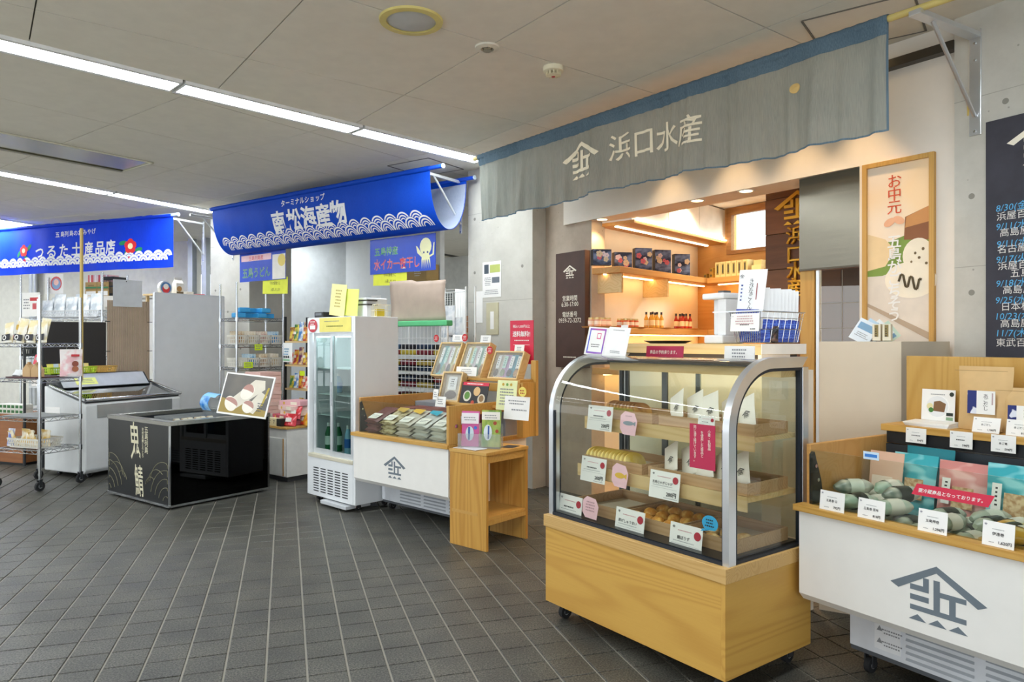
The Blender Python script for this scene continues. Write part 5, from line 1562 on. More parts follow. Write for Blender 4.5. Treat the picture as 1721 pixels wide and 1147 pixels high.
def kraft(label, x, d, w, h, seed):
    pouch('kraft_pouch', label, 'pouch', FZ, x, d, 1.0155, w, h, .085, KRAFT, group='kraft broth pouches', tilt=.04, seed=seed, crumple=.012,
          spec=[('b', .02 * w, h * .44, w * .50, h * .36, PAPER), ('b', -.15 * w, h * .44, w * .17, h * .36, NAVYW), ('t', 'あごだし', .10 * w, h * .44, h * .075, INK, {'vertical': True, 'lsp': .85}), ('b', .22 * w, h * .5, w * .025, h * .18, C('b9a0a0')), ('b', 0, h * .93, w * .96, .002, C('a98650'))])
kraft('tall kraft broth pouch with navy fish label on the counter shelf', FZ.x(1655, .73), .73, .215, .275, 3)
kraft('short kraft broth pouch with navy fish label on the counter shelf', FZ.x(1722, .73), .73, .19, .19, 5)
lf = cardpx('recipe_leaflet', 'square white leaflet with a photo of sliced fish cake on a plate', 'leaflet', FZ, .79, 1548, 1604, 656, 708, tilt=.08, spec=[('d', .0, .45, .36, C('f8f8f6')), ('d', -.02, .45, .34, C('e6e8e8')), ('p', [(-.14, .30), (.2, .28), (.24, .55), (.05, .64), (-.12, .60)], C('7d5a38')), ('d', -.24, .45, .1, C('dfd6a4')), ('d', -.2, .33, .08, C('3f7a34')), ('d', .4, .86, .07, C('1c2a26')), ('l', 0, .84, .6, 1, .06, GREYINK), ('b', .36, .22, .2, .1, C('1c2a26')), ('b', .36, .08, .2, .1, C('8fb08c'))])
lf.location.z = 1.0155 + .018
for i in range(4):
    o = boxthing('leaflet', 'white leaflet in the flat stack below the standing recipe leaflet', 'leaflet', FZ, FZ.x(1562, .68), .645, 1.0152 + i * .0046, .19, .15, .0042, C(['f1efe8', 'e4e6e8', 'efeeea', 'f5f4f0'][i], .4), group='stack of leaflets', da=i * 4 - 4, bev=0)

# ================================================================== MIDDLE CHILLED COUNTER
CO = Fr(-1.268, 5.72, 48.0); ML = 1.108; MD = .83
co = open_cooler('white open chilled counter with grey house emblem beside the upright fridge', CO, ML, MD, .278, .645, .672, .945, .60)
chassis(co, CO.x(642, .30), ML - .04, .30, .78, .08, .30)
caster(co, CO.x(663, .38), .36, .03, up=.07); caster(co, ML - .12, .36, .03, up=.07)
emblem(co, CO.x(663), CO.z(663, 786), .26, EMBLEM, y=-.0008, thick=.0004)
MB().box(ML - .02, ML + .004, .0, .12, .672, .945).build('end_post', HINOKI_V, co, bev=.004)
MB().box(ML - .02, ML + .004, .12, .62, .865, .945).build('end_rail', HINOKI, co, bev=.004)
MB().cyl((ML + .004, .07, .80), (ML + .012, .07, .80), .014, 12).build('round_bolt', CHROME, co)
# stacked packs in the well
SEP = [('maroon', C('6a3b3e', .5), C('7a4a4c', .5)), ('clear bag', FILM('clear_film', 'd9d6d0', .55), C('d9d4c8', .4)), ('clear bag', FILM('clear_film', 'd9d6d0', .55), C('d9d4c8', .4)), ('clear bag', FILM('clear_film', 'd9d6d0', .55), C('cfd4d4', .4)), ('clear bag', FILM('clear_film', 'd9d6d0', .55), C('cfd4d4', .4))]
tops = [None, C('d8b63a', .5), None, C('e0a53a', .5), C('1fa5c4', .5), C('1fa5c4', .5)]
STK = NOISE2('dried_snack', '8d7c4e', 'd2c8a4', 26, .4, .6, .5)
nam = ['maroon', 'olive dried-fish', 'yellow-tagged', 'teal-tagged', 'teal-cornered']
mats_ = [C('6f4246', .45), STK, C('cbc6bb', .35), C('c4c6c4', .35), C('cfd0cc', .35)]
for s in range(5):
    x = .13 + s * .195
    for k in range(5):
        o = pouch_mb(.17, .24, .034, s * 9 + k, .004).build('food_packet', mats_[s], smooth=True)
        o.location = CO.p(x, .07 + .012 * (k % 2) + .0 * k, .62 + .0345 * k); o.rotation_euler = (-PI / 2 + .42, 0, CO.rz)
        tag(o, '%s flat food packet in the stacks of the middle counter' % nam[s], 'packet', 'stack of %s packets' % nam[s])
        if k == 4:
            sp = [('b', 0, .06, .11, .08, PAPER), ('l', 0, .07, .08, 2, .018, GREYINK)]
            if s >= 1: sp.append(('p', [(-.06, .18), (.06, .15), (.06, .22), (-.06, .22)], [None, C('c7a54a', .5), C('e0b53a', .5), C('1fa5c4', .5), C('1fa5c4', .5)][s]))
            prints(o, sp, y=-.021)
for s in range(4):
    for k in range(3):
        boxthing('maroon_box', 'flat maroon gift box stacked at the rear of the middle counter', 'box', CO, .22 + s * .2, .36, .601 + k * .085, .19, .22, .083, C('8a4a48', .4), group='maroon boxes behind the packets', bev=.003)
for k in range(3):
    pouch('orange_pouch', 'orange-and-white chevron pouch behind the open end rail', 'pouch', CO, ML - .07, .22 + .09 * k, .57, .13, .22, .03, C(['e8743a', 'f1efe8', '9a6a72'][k], .4), group='pouches behind the end rail', da=60, tilt=.1, seed=k, spec=[('p', [(-.05, .05), (.05, .10), (.05, .14), (-.05, .09)], C('f4efe6'))])

# timber tier rack with wooden gift boxes
RK = Fr(*CO.p(0, .50, 0).to_2d(), 48.0)
rk = thing('tiered_rack', 'honey-wood tiered rack for gift boxes at the rear of the middle counter', 'rack', CO, 0, .5, 0)
rx0, rx1 = .40, 1.22
MB().box(rx0, rx1, .13, .30, 1.085, 1.105).build('upper_tier', HINOKI, rk, bev=.002)
MB().box(rx0 - .02, rx1, .125, .145, 1.01, 1.075).build('front_rail', HINOKI, rk, bev=.002)
MB().box(rx0 + .2, rx1, -.06, .12, .90, .918).build('lower_tier', HINOKI, rk, bev=.002)
MB().box(rx1 - .02, rx1 + .03, .28, .31, .672, 1.25).build('end_upright', HINOKI_V, rk, bev=.002)
MB().box(rx1 - .04, rx1 + .02, .14, .29, .672, 1.085).build('end_support', HINOKI_V, rk, bev=.002)
MB().box(rx0, rx0 + .03, .14, .29, .885, 1.085).build('end_support', HINOKI_V, rk)
MB().box(rx0 + .2, rx0 + .23, -.05, .12, .86, .90).build('end_support', HINOKI_V, rk)
def giftbox(label, px, base, d, w, h, cols, da=0, tilt=.42, z=None):
    t = thing('wooden_gift_box', label, 'gift box', CO, CO.x(px, d), d, z, group='wooden gift boxes of fish snacks')
    t.rotation_euler = (-tilt, 0, CO.rz + math.radians(da))
    wd = .075
    MB().box(-w / 2, w / 2, wd - .006, wd, 0, h).build('back_board', PALEWOOD, t)
    for bx in ((-w / 2, w / 2, 0, wd - .006, 0, .012), (-w / 2, w / 2, 0, wd - .006, h - .012, h), (-w / 2, -w / 2 + .012, 0, wd - .006, .012, h - .012), (w / 2 - .012, w / 2, 0, wd - .006, .012, h - .012)):
        MB().box(*bx).build('side_board', PALEWOOD, t)
    MB().box(-w / 2 + .012, w / 2 - .012, .008, .010, .012, h - .012).build('clear_lid', FILM('lid_film', 'ffffff', .12), t)
    n = len(cols); pw_ = (w - .03) / n
    for i, c in enumerate(cols):
        o = pouch_mb(pw_ * 1.02, h - .03, .04, i + int(px), .004).build('snack_bag', c, t, smooth=True)
        o.location = (-w / 2 + .015 + pw_ * (i + .5), .045, .014)
        prints(o, [('b', 0, (h - .03) * .66, pw_ * .5, (h - .03) * .5, PAPER if i % 2 == 0 else C(['f0b8c6', 'bfe0d2', 'f4dfb0', 'f2efe6'][i % 4], .5)), ('l', 0, (h - .03) * .8, pw_ * .25, 4, .018, INK), ('d', 0, (h - .03) * .22, pw_ * .34, C(['5a4a3c', '8d9a78', '3c3a40', 'b58a5a'][i % 4], .6), (h - .03) * .16)], y=-.022)
    return t
PA, PB, PC_, PD = C('7fc0c4', .4), C('ecd8de', .4), C('e7dca0', .4), C('a9d4c6', .4)
giftbox('wooden gift box of four snack bags at the rack end near the grid rack', 741, 0, .66, .27, .31, [PA, PB, PC_, PD], z=1.107)
giftbox('wooden gift box of four snack bags between its two neighbours', 786, 0, .66, .28, .31, [PC_, PB, PD, C('efc27a', .4)], z=1.107)
giftbox('low wide wooden gift box of four snack bags beside the red sign', 843, 0, .66, .31, .235, [C('e8e3d4', .4), C('e0b4dc', .4), C('5fb2c8', .4), C('40424a', .4)], z=1.107)
giftbox('small wooden gift box of one pale bag in front of the rack', 752, 0, .46, .19, .25, [C('e2d8c6', .4)], z=.92, tilt=.35, da=14)
def reddot(label, px, py, d):
    a = CO.x(px, d)
    o = MB().cyl((0, 0, 0), (0, .003, 0), .032, 20).build('round_tag', C('c92a30', .5)); put(o, CO, a, d, CO.z(px, py, d)); tag(o, label, 'tag', 'round red tags on the gift boxes')
    prints(o, [('l', 0, .012, .04, 3, .012, PAPER)])
reddot('round red tag on the gift box near the grid rack', 733, 569, .76); reddot('round red tag on the middle gift box', 781, 568, .76); reddot('round red tag on the low wide gift box', 823, 589, .74)
for lab, px in (('white card on top of the gift box near the grid rack', (760, 777, 563, 574)), ('white card on top of the middle gift box', (807, 824, 564, 576)), ('white card on top of the low wide gift box', (864, 880, 580, 594)), ('white card below the middle gift box', (766, 800, 617, 632)), ('white card at the foot of the small gift box', (731, 748, 667, 684)), ('clear-edged white card beside the small gift box', (727, 735, 655, 672))):
    d = .775 if px[3] < 600 else (.62 if px[3] < 640 else .40)
    cardpx('name_card', lab, 'card', CO, d, *px, spec=[('l', 0, .7, .6, 3, .2, GREYINK)], group='white cards around the gift boxes', tilt=.15)
cardpx('menu_leaflet', 'black leaflet with photos of noodle bowls and a red strip', 'leaflet', CO, .47, 771, 816, 644, 682, mat=C('232022', .4), tilt=.25, t=.003, spec=[('b', .02, .94, .96, .14, SIGNRED), ('l', 0, .94, .8, 1, .1, PAPER), ('d', -.24, .4, .24, C('d9d4c6')), ('d', -.24, .42, .17, C('5c8a3a')), ('d', .1, .62, .2, C('d6b07a')), ('d', .3, .3, .22, C('cfc4ac')), ('d', .3, .32, .14, C('8a6a42')), ('d', .0, .12, .1, C('b8452e'))])
# red free-shipping sign on a stake
a, b, z0, z1 = rectpx(CO, .84, 858, 897, 539, 612)
w, h = b - a, z1 - z0
o = card('shipping_sign', 'red free-shipping sign with white text behind the low gift box', 'sign', CO, (a + b) / 2, .835, z0, w, h, mat=SIGNRED, t=.006, spec=[('t', '税込11,000円以上', 0, .86, .075, PAPER, {'bold': .01, 'sx': .9}), ('t', '送料無料!!', 0, .68, .14, PAPER, {'bold': .02, 'sx': .85}), ('l', 0, .54, .8, 1, .05, PAPER), ('b', 0, .44, .7, .008, PAPER)])
MB().box(-.012, .012, .006, .016, .672 - z0, h * .5).build('stake', HINOKI_V, o)

# ---- wooden stand in front of the middle counter
ST = Fr(-.431, 4.949, 49.6); SW, SD, SHH = .343, .435, .657
stt = thing('wooden_stand', 'honey-wood open stand with one shelf at the end of the middle counter', 'stand', ST)
WV = WOOD('cf9f4c', 'b07a2c', 1.8, 18, 2)
MB().box(0, SW, 0, .022, 0, SHH - .022).build('front_board', WV, stt, bev=.002)
MB().box(0, SW, SD - .022, SD, 0, SHH - .022).build('rear_board', WV, stt, bev=.002)
MB().box(-.004, SW + .004, -.004, SD + .004, SHH - .022, SHH).build('top_board', HINOKI, stt, bev=.002)
MB().box(.005, SW - .005, .022, SD - .022, .20, .222).build('shelf_board', HINOKI, stt, bev=.002)
MB().box(SW - .03, SW - .01, .022, SD - .022, SHH - .075, SHH - .022).build('apron', HINOKI, stt, bev=.002)
MB().box(SW - .02, SW - .002, .022, SD - .022, .17, .20).build('shelf_rail', HINOKI, stt)
MB().box(.02, SW - .08, -.0015, 0, .225, .245).build('tape_strip', C('c79a52', .6), stt)
# acrylic holder with two pouches, papers
ah = thing('acrylic_holder', 'clear acrylic holder for two seaweed pouches on the wooden stand', 'holder', ST, .165, .115, SHH, da=28)
ACR = FILM('acrylic', 'e8ecee', .16)
for bx in ((-.15, .15, 0, .003, 0, .10), (-.15, .15, .10, .103, 0, .16), (-.15, -.147, 0, .10, 0, .10), (.147, .15, 0, .10, 0, .10), (-.002, .001, 0, .10, 0, .10), (-.15, .15, 0, .10, 0, .004)): MB().box(*bx).build('acrylic_wall', ACR, ah)
HF = Fr(*ST.p(.165, .115, 0).to_2d(), 49.6 + 28)
pouch('seaweed_pouch', 'pink seaweed pouch with a jumping fish in the acrylic holder', 'pouch', HF, -.075, .05, SHH + .006, .13, .245, .03, C('d95aa0', .35), tilt=.1, seed=21, spec=[('b', 0, .195, .125, .075, C('f3eef0', .5)), ('l', 0, .20, .09, 2, .016, GREYINK), ('d', 0, .09, .03, C('cfe0e8'), .05), ('b', -.005, .09, .014, .09, C('2d5aa0')), ('d', .04, .13, .012, C('3a6ac8'))], group='seaweed pouches in the acrylic holder')
pouch('seaweed_pouch', 'green leafy seaweed pouch with red fruit in the acrylic holder', 'pouch', HF, .075, .05, SHH + .006, .14, .255, .03, NOISE2('leafy', '6f9a2e', 'b9c95a', 16, .4, .6, .35, 3, (1, 1, .4)), tilt=.1, seed=22, spec=[('b', 0, .215, .13, .055, C('f3efe6', .5)), ('l', 0, .218, .09, 2, .016, GREYINK), ('d', -.02, .10, .03, C('dde8ee'), .055), ('b', -.015, .10, .012, .09, C('2d5aa0')), ('d', .03, .165, .013, C('a8442a')), ('d', .045, .11, .012, C('a8442a'))], group='seaweed pouches in the acrylic holder')
cardpx('price_sign', 'white price sign with a round yellow sticker behind the seaweed pouches', 'sign', ST, .30, 846, 888, 667, 706, tilt=.12, spec=[('l', 0, .8, .7, 2, .12, GREYINK), ('l', .1, .42, .6, 1, .13, GREYINK)])
o = MB().cyl((0, 0, 0), (0, .003, 0), .034, 20).build('round_sticker', C('f0dd6a', .5)); put(o, ST, ST.x(878, .294), .294, ST.z(878, 659, .294)); tag(o, 'round yellow sticker at the corner of the price sign', 'sticker')
prints(o, [('l', 0, .008, .04, 2, .018, REDINK)])
cardpx('pale_leaflet', 'pale yellow-green leaflet standing behind the price sign', 'leaflet', ST, .345, 833, 866, 640, 690, mat=C('e6ebb4', .6), tilt=.12, spec=[('d', -.2, .86, .05, C('c9a53a')), ('d', .0, .86, .05, C('6fa04a')), ('d', .2, .86, .05, C('c9a53a')), ('l', 0, .7, .7, 6, .1, GREYINK)])
for i, (x, d, da, c) in enumerate(((.09, .03, 8, 'f4f3ef'), (.15, .02, -4, 'e8edf2'), (.29, .27, 14, '3a3a3c'))):
    boxthing('loose_leaflet', ['white leaflet lying at the stand corner under the pouch holder', 'pale blue leaflet lying beside the white one on the stand', 'dark leaflet lying at the rear of the stand'][i], 'leaflet', ST, x, d, SHH + .0005 + .003 * (i == 1), .16 if i < 2 else .09, .11, .0025, C(c, .4), da=da, bev=0, group='leaflets lying on the stand')

# ================================================================== UPRIGHT FRIDGE
FR = Fr(-1.804, 6.294, 46.8); RW, RD_, RH = .729, .434, 1.603
rf = thing('upright_fridge', 'white upright drinks fridge with two sliding glass doors', 'fridge', FR)
WF = C('e9ecee', .3, vary=.015)
zd0, zd1 = .42, 1.47
MB().box(0, .03, 0, RD_, .06, RH).build('side_wall', WF, rf, bev=.003); MB().box(RW - .03, RW, 0, RD_, .06, RH).build('side_wall', WF, rf, bev=.003)
MB().box(.03, RW - .03, RD_ - .03, RD_, .06, RH).build('back_wall', WF, rf)
MB().box(.03, RW - .03, 0, RD_ - .03, zd1, RH).build('header', WF, rf)
MB().box(.03, RW - .03, -.004, RD_ - .03, .06, zd0 - .03).build('machine_base', WF, rf, bev=.003)
MB().box(.03, RW - .03, -.01, RD_ - .03, zd0 - .03, zd0).build('door_sill', C('cfc9b4', .5), rf, bev=.003)
for c in range(5):
    for r in range(10):
        MB().box(.11 + c * .11, .19 + c * .11, -.0055, -.003, .10 + r * .022, .109 + r * .022).build('vent_slit', C('2a2d30', .6), rf)
for s_, (x0, x1, y) in enumerate(((.05, RW / 2 + .02, .035), (RW / 2 - .02, RW - .05, .012))):
    m = MB()
    dr = bpy.data.objects.new('sliding_door', None); COL.objects.link(dr); dr.parent = rf
    for bx in ((x0, x0 + .03, zd0, zd1), (x1 - .03, x1, zd0, zd1), (x0 + .03, x1 - .03, zd0, zd0 + .045), (x0 + .03, x1 - .03, zd1 - .03, zd1)):
        MB().box(bx[0], bx[1], y, y + .018, bx[2], bx[3]).build('door_frame', C('d5dadd', .35, .3), dr)
    MB().box(x0 + .03, x1 - .03, y + .008, y + .010, zd0 + .045, zd1 - .03).build('door_pane', GLASS('fridge_glass', 'dfe9e6', 1.0, 0, .06), dr)
    MB().box(x0 + .004, x0 + .02, y - .006, y, .85, 1.05).build('pull_strip', C('b9bec2', .4), dr)
for z in (.76, .94, 1.165): MB().box(.035, RW - .035, .07, RD_ - .04, z - .008, z).build('wire_shelf', C('e8ecec', .4), rf)
MB().box(.03, RW - .03, .06, RD_ - .03, zd0, zd0 + .006).build('cavity_floor', C('dfe5e6', .4), rf)
MB().box(.05, RW - .05, .06, .08, zd1 - .04, zd1 - .02).build('inner_lamp', EM('eafaff', 9.0), rf)
for x in (.08, RW - .08): caster(rf, x, .08, .025, up=.06); caster(rf, x, RD_ - .08, .025, up=.06)
MB().box(.28, .66, -.045, .2, .02, .05).build('drip_tray', C('c9cdd0', .4), rf, bev=.004)
def pet(label, x, d, z, body, cap, lab_, h=.22, r=.032, grp='bottles in the upright fridge'):
    t = thing('drink_bottle', label, 'bottle', FR, x, d, z, group=grp)
    MB().lathe([(0, 0), (r, .004), (r, h * .62), (r * .55, h * .82), (r * .38, h * .88), (0, h * .88)], n=12).build('bottle_body', body, t, smooth=True)
    MB().lathe([(0, h), (r * .44, h), (r * .44, h * .88), (0, h * .88)], n=12).build('cap', cap, t, smooth=True)
    MB().lathe([(r * 1.02, h * .24), (r * 1.02, h * .55)], n=12).build('wrap_label', lab_, t, smooth=True)
GB, DB, BB = C('1f6a3c', .2), C('3a1a12', .2), C('7fb4d8', .2)
for i, (x, b, c, l, nm) in enumerate(((.12, GB, PAPER, C('e4efe2', .5), 'green tea bottle with pale label'), (.20, GB, PAPER, C('d6e8d8', .5), 'green tea bottle with mint label'), (.42, C('9ecbe4', .15), PAPER, C('2f6fc0', .5), 'clear water bottle with blue label'), (.50, GB, C('d8b03a', .4), C('2e8a4a', .5), 'green bottle with gold cap'), (.58, DB, C('b3202a', .4), C('b3202a', .5), 'dark cola-brown bottle with red label'), (.64, DB, C('b3202a', .4), C('2a2a2c', .5), 'dark bottle with black label'))):
    pet('%s on the fridge floor' % nm, x, .14 + .05 * (i % 2), zd0 + .007, b, c, l, .25)
for i, (x, z, b, l, nm) in enumerate(((.18, .941, BB, C('4f8fd0', .5), 'pale blue bottle with blue label'), (.47, .941, C('c9c28a', .3), C('d8b858', .5), 'cream bottle with gold label'), (.55, .941, C('c9c28a', .3), C('e8e2c8', .5), 'cream bottle with white label'))):
    pet('%s on the upper-middle fridge shelf' % nm, x, .2, z + .001, b, PAPER, l, .17, .036)
for i in range(5): pet('small green bottle on the low fridge shelf', .42 + .055 * i, .2, .761, GB, PAPER, C('3f9a5a', .5), .14, .025)
cardpx('yellow_notice', 'yellow handwritten notice under clear plastic on the fridge header', 'notice', FR, -.004, 537, 590, 534, 558, mat=C('e9dc6a', .35), spec=[('l', -.1, .75, .5, 1, .1, GREYINK), ('l', 0, .4, .7, 1, .2, C('8a8a3a'))])
a, b, z0, z1 = rectpx(FR, -.004, 518, 533, 537, 559)
o = MB().prism([((b - a) / 2 * math.cos(t * PI / 10), (z1 - z0) / 2 + (z1 - z0) / 2 * math.sin(t * PI / 10)) for t in range(20)], 0, .002, 'xz').build('oval_sticker', C('c73a46', .5))
put(o, FR, (a + b) / 2, -.0045, z0); tag(o, 'red oval sticker with white print on the fridge header', 'sticker'); prints(o, [('b', 0, (z1 - z0) * .38, (b - a) * .6, (z1 - z0) * .3, PAPER), ('l', 0, (z1 - z0) * .8, (b - a) * .5, 2, .02, PAPER)])
# things on the fridge
FT = RH + .0015
boxthing('card_reader', 'small black card reader on top of the fridge', 'card reader', FR, .10, .05, FT, .14, .16, .05, BLACK, tilt=0, bev=.006, spec=[('b', 0, .03, .1, .02, C('6a7076'))])
bx = thing('white_appliance', 'white boxy appliance with dark slots on top of the fridge', 'appliance', FR, .44, .17, FT)
hh = FR.z(575, 503, .17) - FT
MB().box(-.2, .2, 0, .22, 0, hh).build('body', WF, bx, bev=.01)
for k in range(2): MB().box(-.22, .22, -.004, .1, hh - .03 - .035 * k, hh - .018 - .035 * k).build('slot_trim', C('4c4b48', .5), bx)
cardpx('yellow_paper', 'tall yellow handwritten paper in plastic film on the fridge', 'paper', FR, .10, 553, 578, 478, 531, mat=C('efe59a', .3), tilt=.05, roll=.1, spec=[('l', 0, .8, .4, 6, .1, C('a8984a'))])
cardpx('lime_paper', 'lime-yellow blank paper in plastic film beside the yellow paper', 'paper', FR, .115, 577, 600, 486, 531, mat=C('e0ee74', .3), tilt=.05, roll=.07, spec=[])
sb = thing('small_wire_basket', 'small cream wire basket at the rear corner of the fridge top', 'basket', FR, .62, .22, FT + .002)
m = MB()
for z in (.0, .05, .10): m.tube([(-.09, 0, z), (.09, 0, z), (.09, .15, z), (-.09, .15, z), (-.09, 0, z)], .0025, 5)
m.build('rim_wire', C('efe9cf', .4), sb)
for i in range(9): MB().tube([(-.09 + .0225 * i, 0, .10), (-.09 + .0225 * i, 0, 0), (-.09 + .0225 * i, .15, 0), (-.09 + .0225 * i, .15, .10)], .002, 5).build('wire', C('efe9cf', .4), sb)
boxthing('yellow_packet', 'yellow packet lying in the small wire basket', 'packet', FR, .61, .25, FT + .006, .14, .08, .06, C('d9c23a', .4))

# ================================================================== BLACK CHEST DISPLAY
BC = Fr(-3.69, 6.524, 54.1); BL_, BD_, BH = 1.059, .96, .729
bc = thing('display_freezer', 'black low display freezer with cream calligraphy and chrome edges', 'display freezer', BC)
GLB = C('0e1214', .12, coat=.4)
def frame_slats(): pass
MB().box(.01, BL_ - .01, 0, .02, .035, BH - .03).build('front_panel', C('15181a', .3), bc)
MB().box(0, .02, .02, BD_ - .02, .035, BH - .03).build('left_panel', C('15181a', .3), bc)
MB().box(0.0, BL_, BD_ - .02, BD_, .035, BH - .03).build('rear_panel', C('15181a', .3), bc)
MB().box(BL_ - .06, BL_ - .05, .02, BD_ - .02, .035, BH - .03).build('inner_panel', C('0b0e10', .35), bc)
for k in range(4):
    MB().prism([(BL_ - .05, .08 + .06 * k), (BL_ - .02, .10 + .06 * k), (BL_ - .02, .125 + .06 * k), (BL_ - .05, .105 + .06 * k)], .18, BD_ - .12, 'xz').build('vent_slat', C('23282c', .3), bc)
MB().box(BL_ - .004, BL_, .02, BD_ - .02, .035, BH - .03).build('smoked_pane', GLASS('smoked_glass', '4a5256', .5, 0, .02), bc)
for (x, y) in ((BL_ - .012, 0), (0, 0), (BL_ - .012, BD_ - .012)): MB().box(x, x + .012, y - .002, y + .012, .035, BH - .03).build('corner_trim', CHROME, bc)
MB().box(-.004, BL_ + .004, -.006, .014, .018, .036).build('foot_trim', CHROME, bc); MB().box(BL_ - .012, BL_ + .006, .014, BD_, .018, .036).build('foot_trim', CHROME, bc)
MB().box(.05, BL_ - .05, .05, BD_ - .05, 0.001, .03).build('plinth', BLACK, bc)
for b_ in ((-.006, BL_ + .006, -.006, .07, BH - .035, BH), (-.006, BL_ + .006, BD_ - .07, BD_ + .006, BH - .035, BH), (-.006, .07, .07, BD_ - .07, BH - .035, BH), (BL_ - .07, BL_ + .006, .07, BD_ - .07, BH - .035, BH)):
    MB().box(*b_).build('steel_rim', C('b8b8b2', .2, .9), bc, bev=.002)
MB().box(.07, BL_ - .07, .07, BD_ - .07, .50, .52).build('well_floor', C('3a342c', .5), bc)
for b_ in ((.066, .07, .07, BD_ - .07), (BL_ - .07, BL_ - .066, .07, BD_ - .07), (.07, BL_ - .07, .066, .07), (.07, BL_ - .07, BD_ - .07, BD_ - .066)): MB().box(*b_, .52, BH - .036).build('well_wall', C('20242a', .35), bc)
CAL = C('d8d2b4', .6)
for ch, px, py, s in (('鬼', 227, 737, .35), ('鯖', 234, 803, .29)):
    letter(bc, ch, BC.x(px), BC.z(px, py) - .05, s, CAL, y=-.001, bold=.008, shear=-.12, sx=.52)
for s, px, py in (('五島列島', 246, 741), ('天然真鯖とろとろ', 240, 745)): letter(bc, s, BC.x(px), BC.z(px, py), .062 if len(s) < 5 else .034, CAL, y=-.001, vertical=True, lsp=.95, bold=.01)
for sx, cx in ((1, .16), (-1, .86)):
    for k in range(7):
        m = MB()
        pts = []
        for i in range(11):
            t = i / 10
            rr_ = .34 - .045 * k; aa_ = PI * (.08 + .62 * t); pts.append((min(1.03, max(.025, cx - sx * .15 + sx * rr_ * .75 * math.cos(aa_) + (.05 * k * sx if k % 2 else 0))), -.0012, .05 + (.10 if k % 2 else 0) + rr_ * .8 * math.sin(aa_)))
        m.tube(pts, .0028, 4)
        m.build('wave_drawing', C('7d7a62', .7), bc)
# clear box with rolls, blue scoop bag, photo board
cbx = thing('clear_box', 'clear acrylic box of mackerel sushi rolls set in the black freezer', 'container', BC, .76, .12, .522)
CLR = FILM('clear_box_film', 'f0f2f2', .10)
W_, D_, H_ = .36, .52, .215
for b_ in ((-W_ / 2, W_ / 2, 0, .004, 0, H_), (-W_ / 2, W_ / 2, D_ - .004, D_, 0, H_), (-W_ / 2, -W_ / 2 + .004, .004, D_ - .004, 0, H_), (W_ / 2 - .004, W_ / 2, .004, D_ - .004, 0, H_), (-W_ / 2, W_ / 2, 0, D_, H_, H_ + .004)): MB().box(*b_).build('acrylic_wall', CLR, cbx)
m = MB().box(-W_ / 2 + .02, W_ / 2 - .02, .02, D_ - .02, .0, .15).build('inner_tray', C('2a2622', .5), cbx)
for i in range(6):
    o = MB().cyl((0, 0, 0), (.045, 0, 0), .026, 12).build('sushi_slice', NOISE2('sushi', 'cfa77a', 'f0e6cc', 20, .45, .55, .5), bev=.004)
    put(o, BC, .80 + .02 * (i % 2), .18 + i * .06, .522 + .15 + .027, da=90); tag(o, 'cream sushi slice lying in the clear acrylic box', 'sushi', 'sushi slices in the clear box')
for i in range(7):
    o = roll_pack('wrapped mackerel sushi pack lying in the black freezer well', 'sushi packs in the black freezer', 0, 0, 0, .22, .038, NOISE2('sushi_pack', '6b6a5c', 'c9c4b2', 10, .4, .6, .35), 0, 80 + i)
    put(o, BC, .18 + .11 * (i % 5), .72 if i < 5 else .18, .5215, da=90)
pb = thing('photo_board', 'tilted white-framed photo board of mackerel sushi rolls on the black freezer', 'photo board', BC, BL_ - .13, .55, BH + .001)
a = BC.x(375, .55); wd, hg = .50, .385
pb.location = BC.p(BC.x(404, .62), .62, BH + .001); pb.rotation_euler = (-.30, .09, BC.rz + math.radians(22))
MB().box(-wd / 2, wd / 2, 0, .012, 0, hg).build('frame', PAPER, pb, bev=.002)
MB().box(-wd / 2 + .014, wd / 2 - .014, -.001, 0, .016, hg - .014).build('photo_ground', NOISE2('photo_grey', '5a5a5c', '7f7a70', 3, .35, .65, .4, 2), pb)
def rot(cx, cz, rx, rz, an, n=20): 
    c, s = math.cos(an), math.sin(an)
    return [(cx + rx * math.cos(t) * c - rz * math.sin(t) * s, cz + rx * math.cos(t) * s + rz * math.sin(t) * c) for t in [i * 2 * PI / n for i in range(n)]]
def cap(cx, cz, rx, rz, an): 
    a_ = [(rx * math.cos(t), rz * math.sin(t)) for t in [PI * (.1 + .8 * i / 10) for i in range(11)]]
    b_ = [(x * .97, z * .12 + rz * .1) for x, z in reversed(a_)]
    c, s = math.cos(an * .4), math.sin(an * .4)
    return [(cx + x * c - z * s, cz + x * s + z * c) for x, z in a_ + b_]
RICE = C('efe9dc', .6); FISH = C('b58a80', .6)
prints(pb, [('p', [(-.236, .016), (.236, .016), (.236, .07), (-.236, .15)], C('a08a4a', .6)), ('p', [(-.19, .09), (.06, .34), (.16, .34), (.18, .26), (-.08, .05)], C('d9d2c2', .6)), ('p', rot(-.13, .10, .075, .055, -.9), RICE), ('p', cap(-.13, .10, .075, .055, -.9), FISH), ('p', rot(.01, .22, .06, .075, -.6), RICE), ('p', cap(.01, .22, .06, .075, -.6), FISH),
            ('p', [(.02, .06), (.14, .24), (.22, .2), (.12, .03)], C('d9d2c2', .6)), ('p', rot(.05, .09, .06, .055, -.9), RICE), ('p', cap(.05, .09, .06, .055, -.9), FISH), ('p', [(.17, .10), (.205, .28), (.225, .28), (.19, .10)], C('b8a24a', .6)), ('l', .17, .13, .06, 4, .022, C('46505c'))], y=-.0012)
sc_ = thing('blue_pouch', 'bright blue ice pouch folded over a clear holder on the black freezer', 'pouch', BC, BC.x(356, .62), .62, BH + .001)
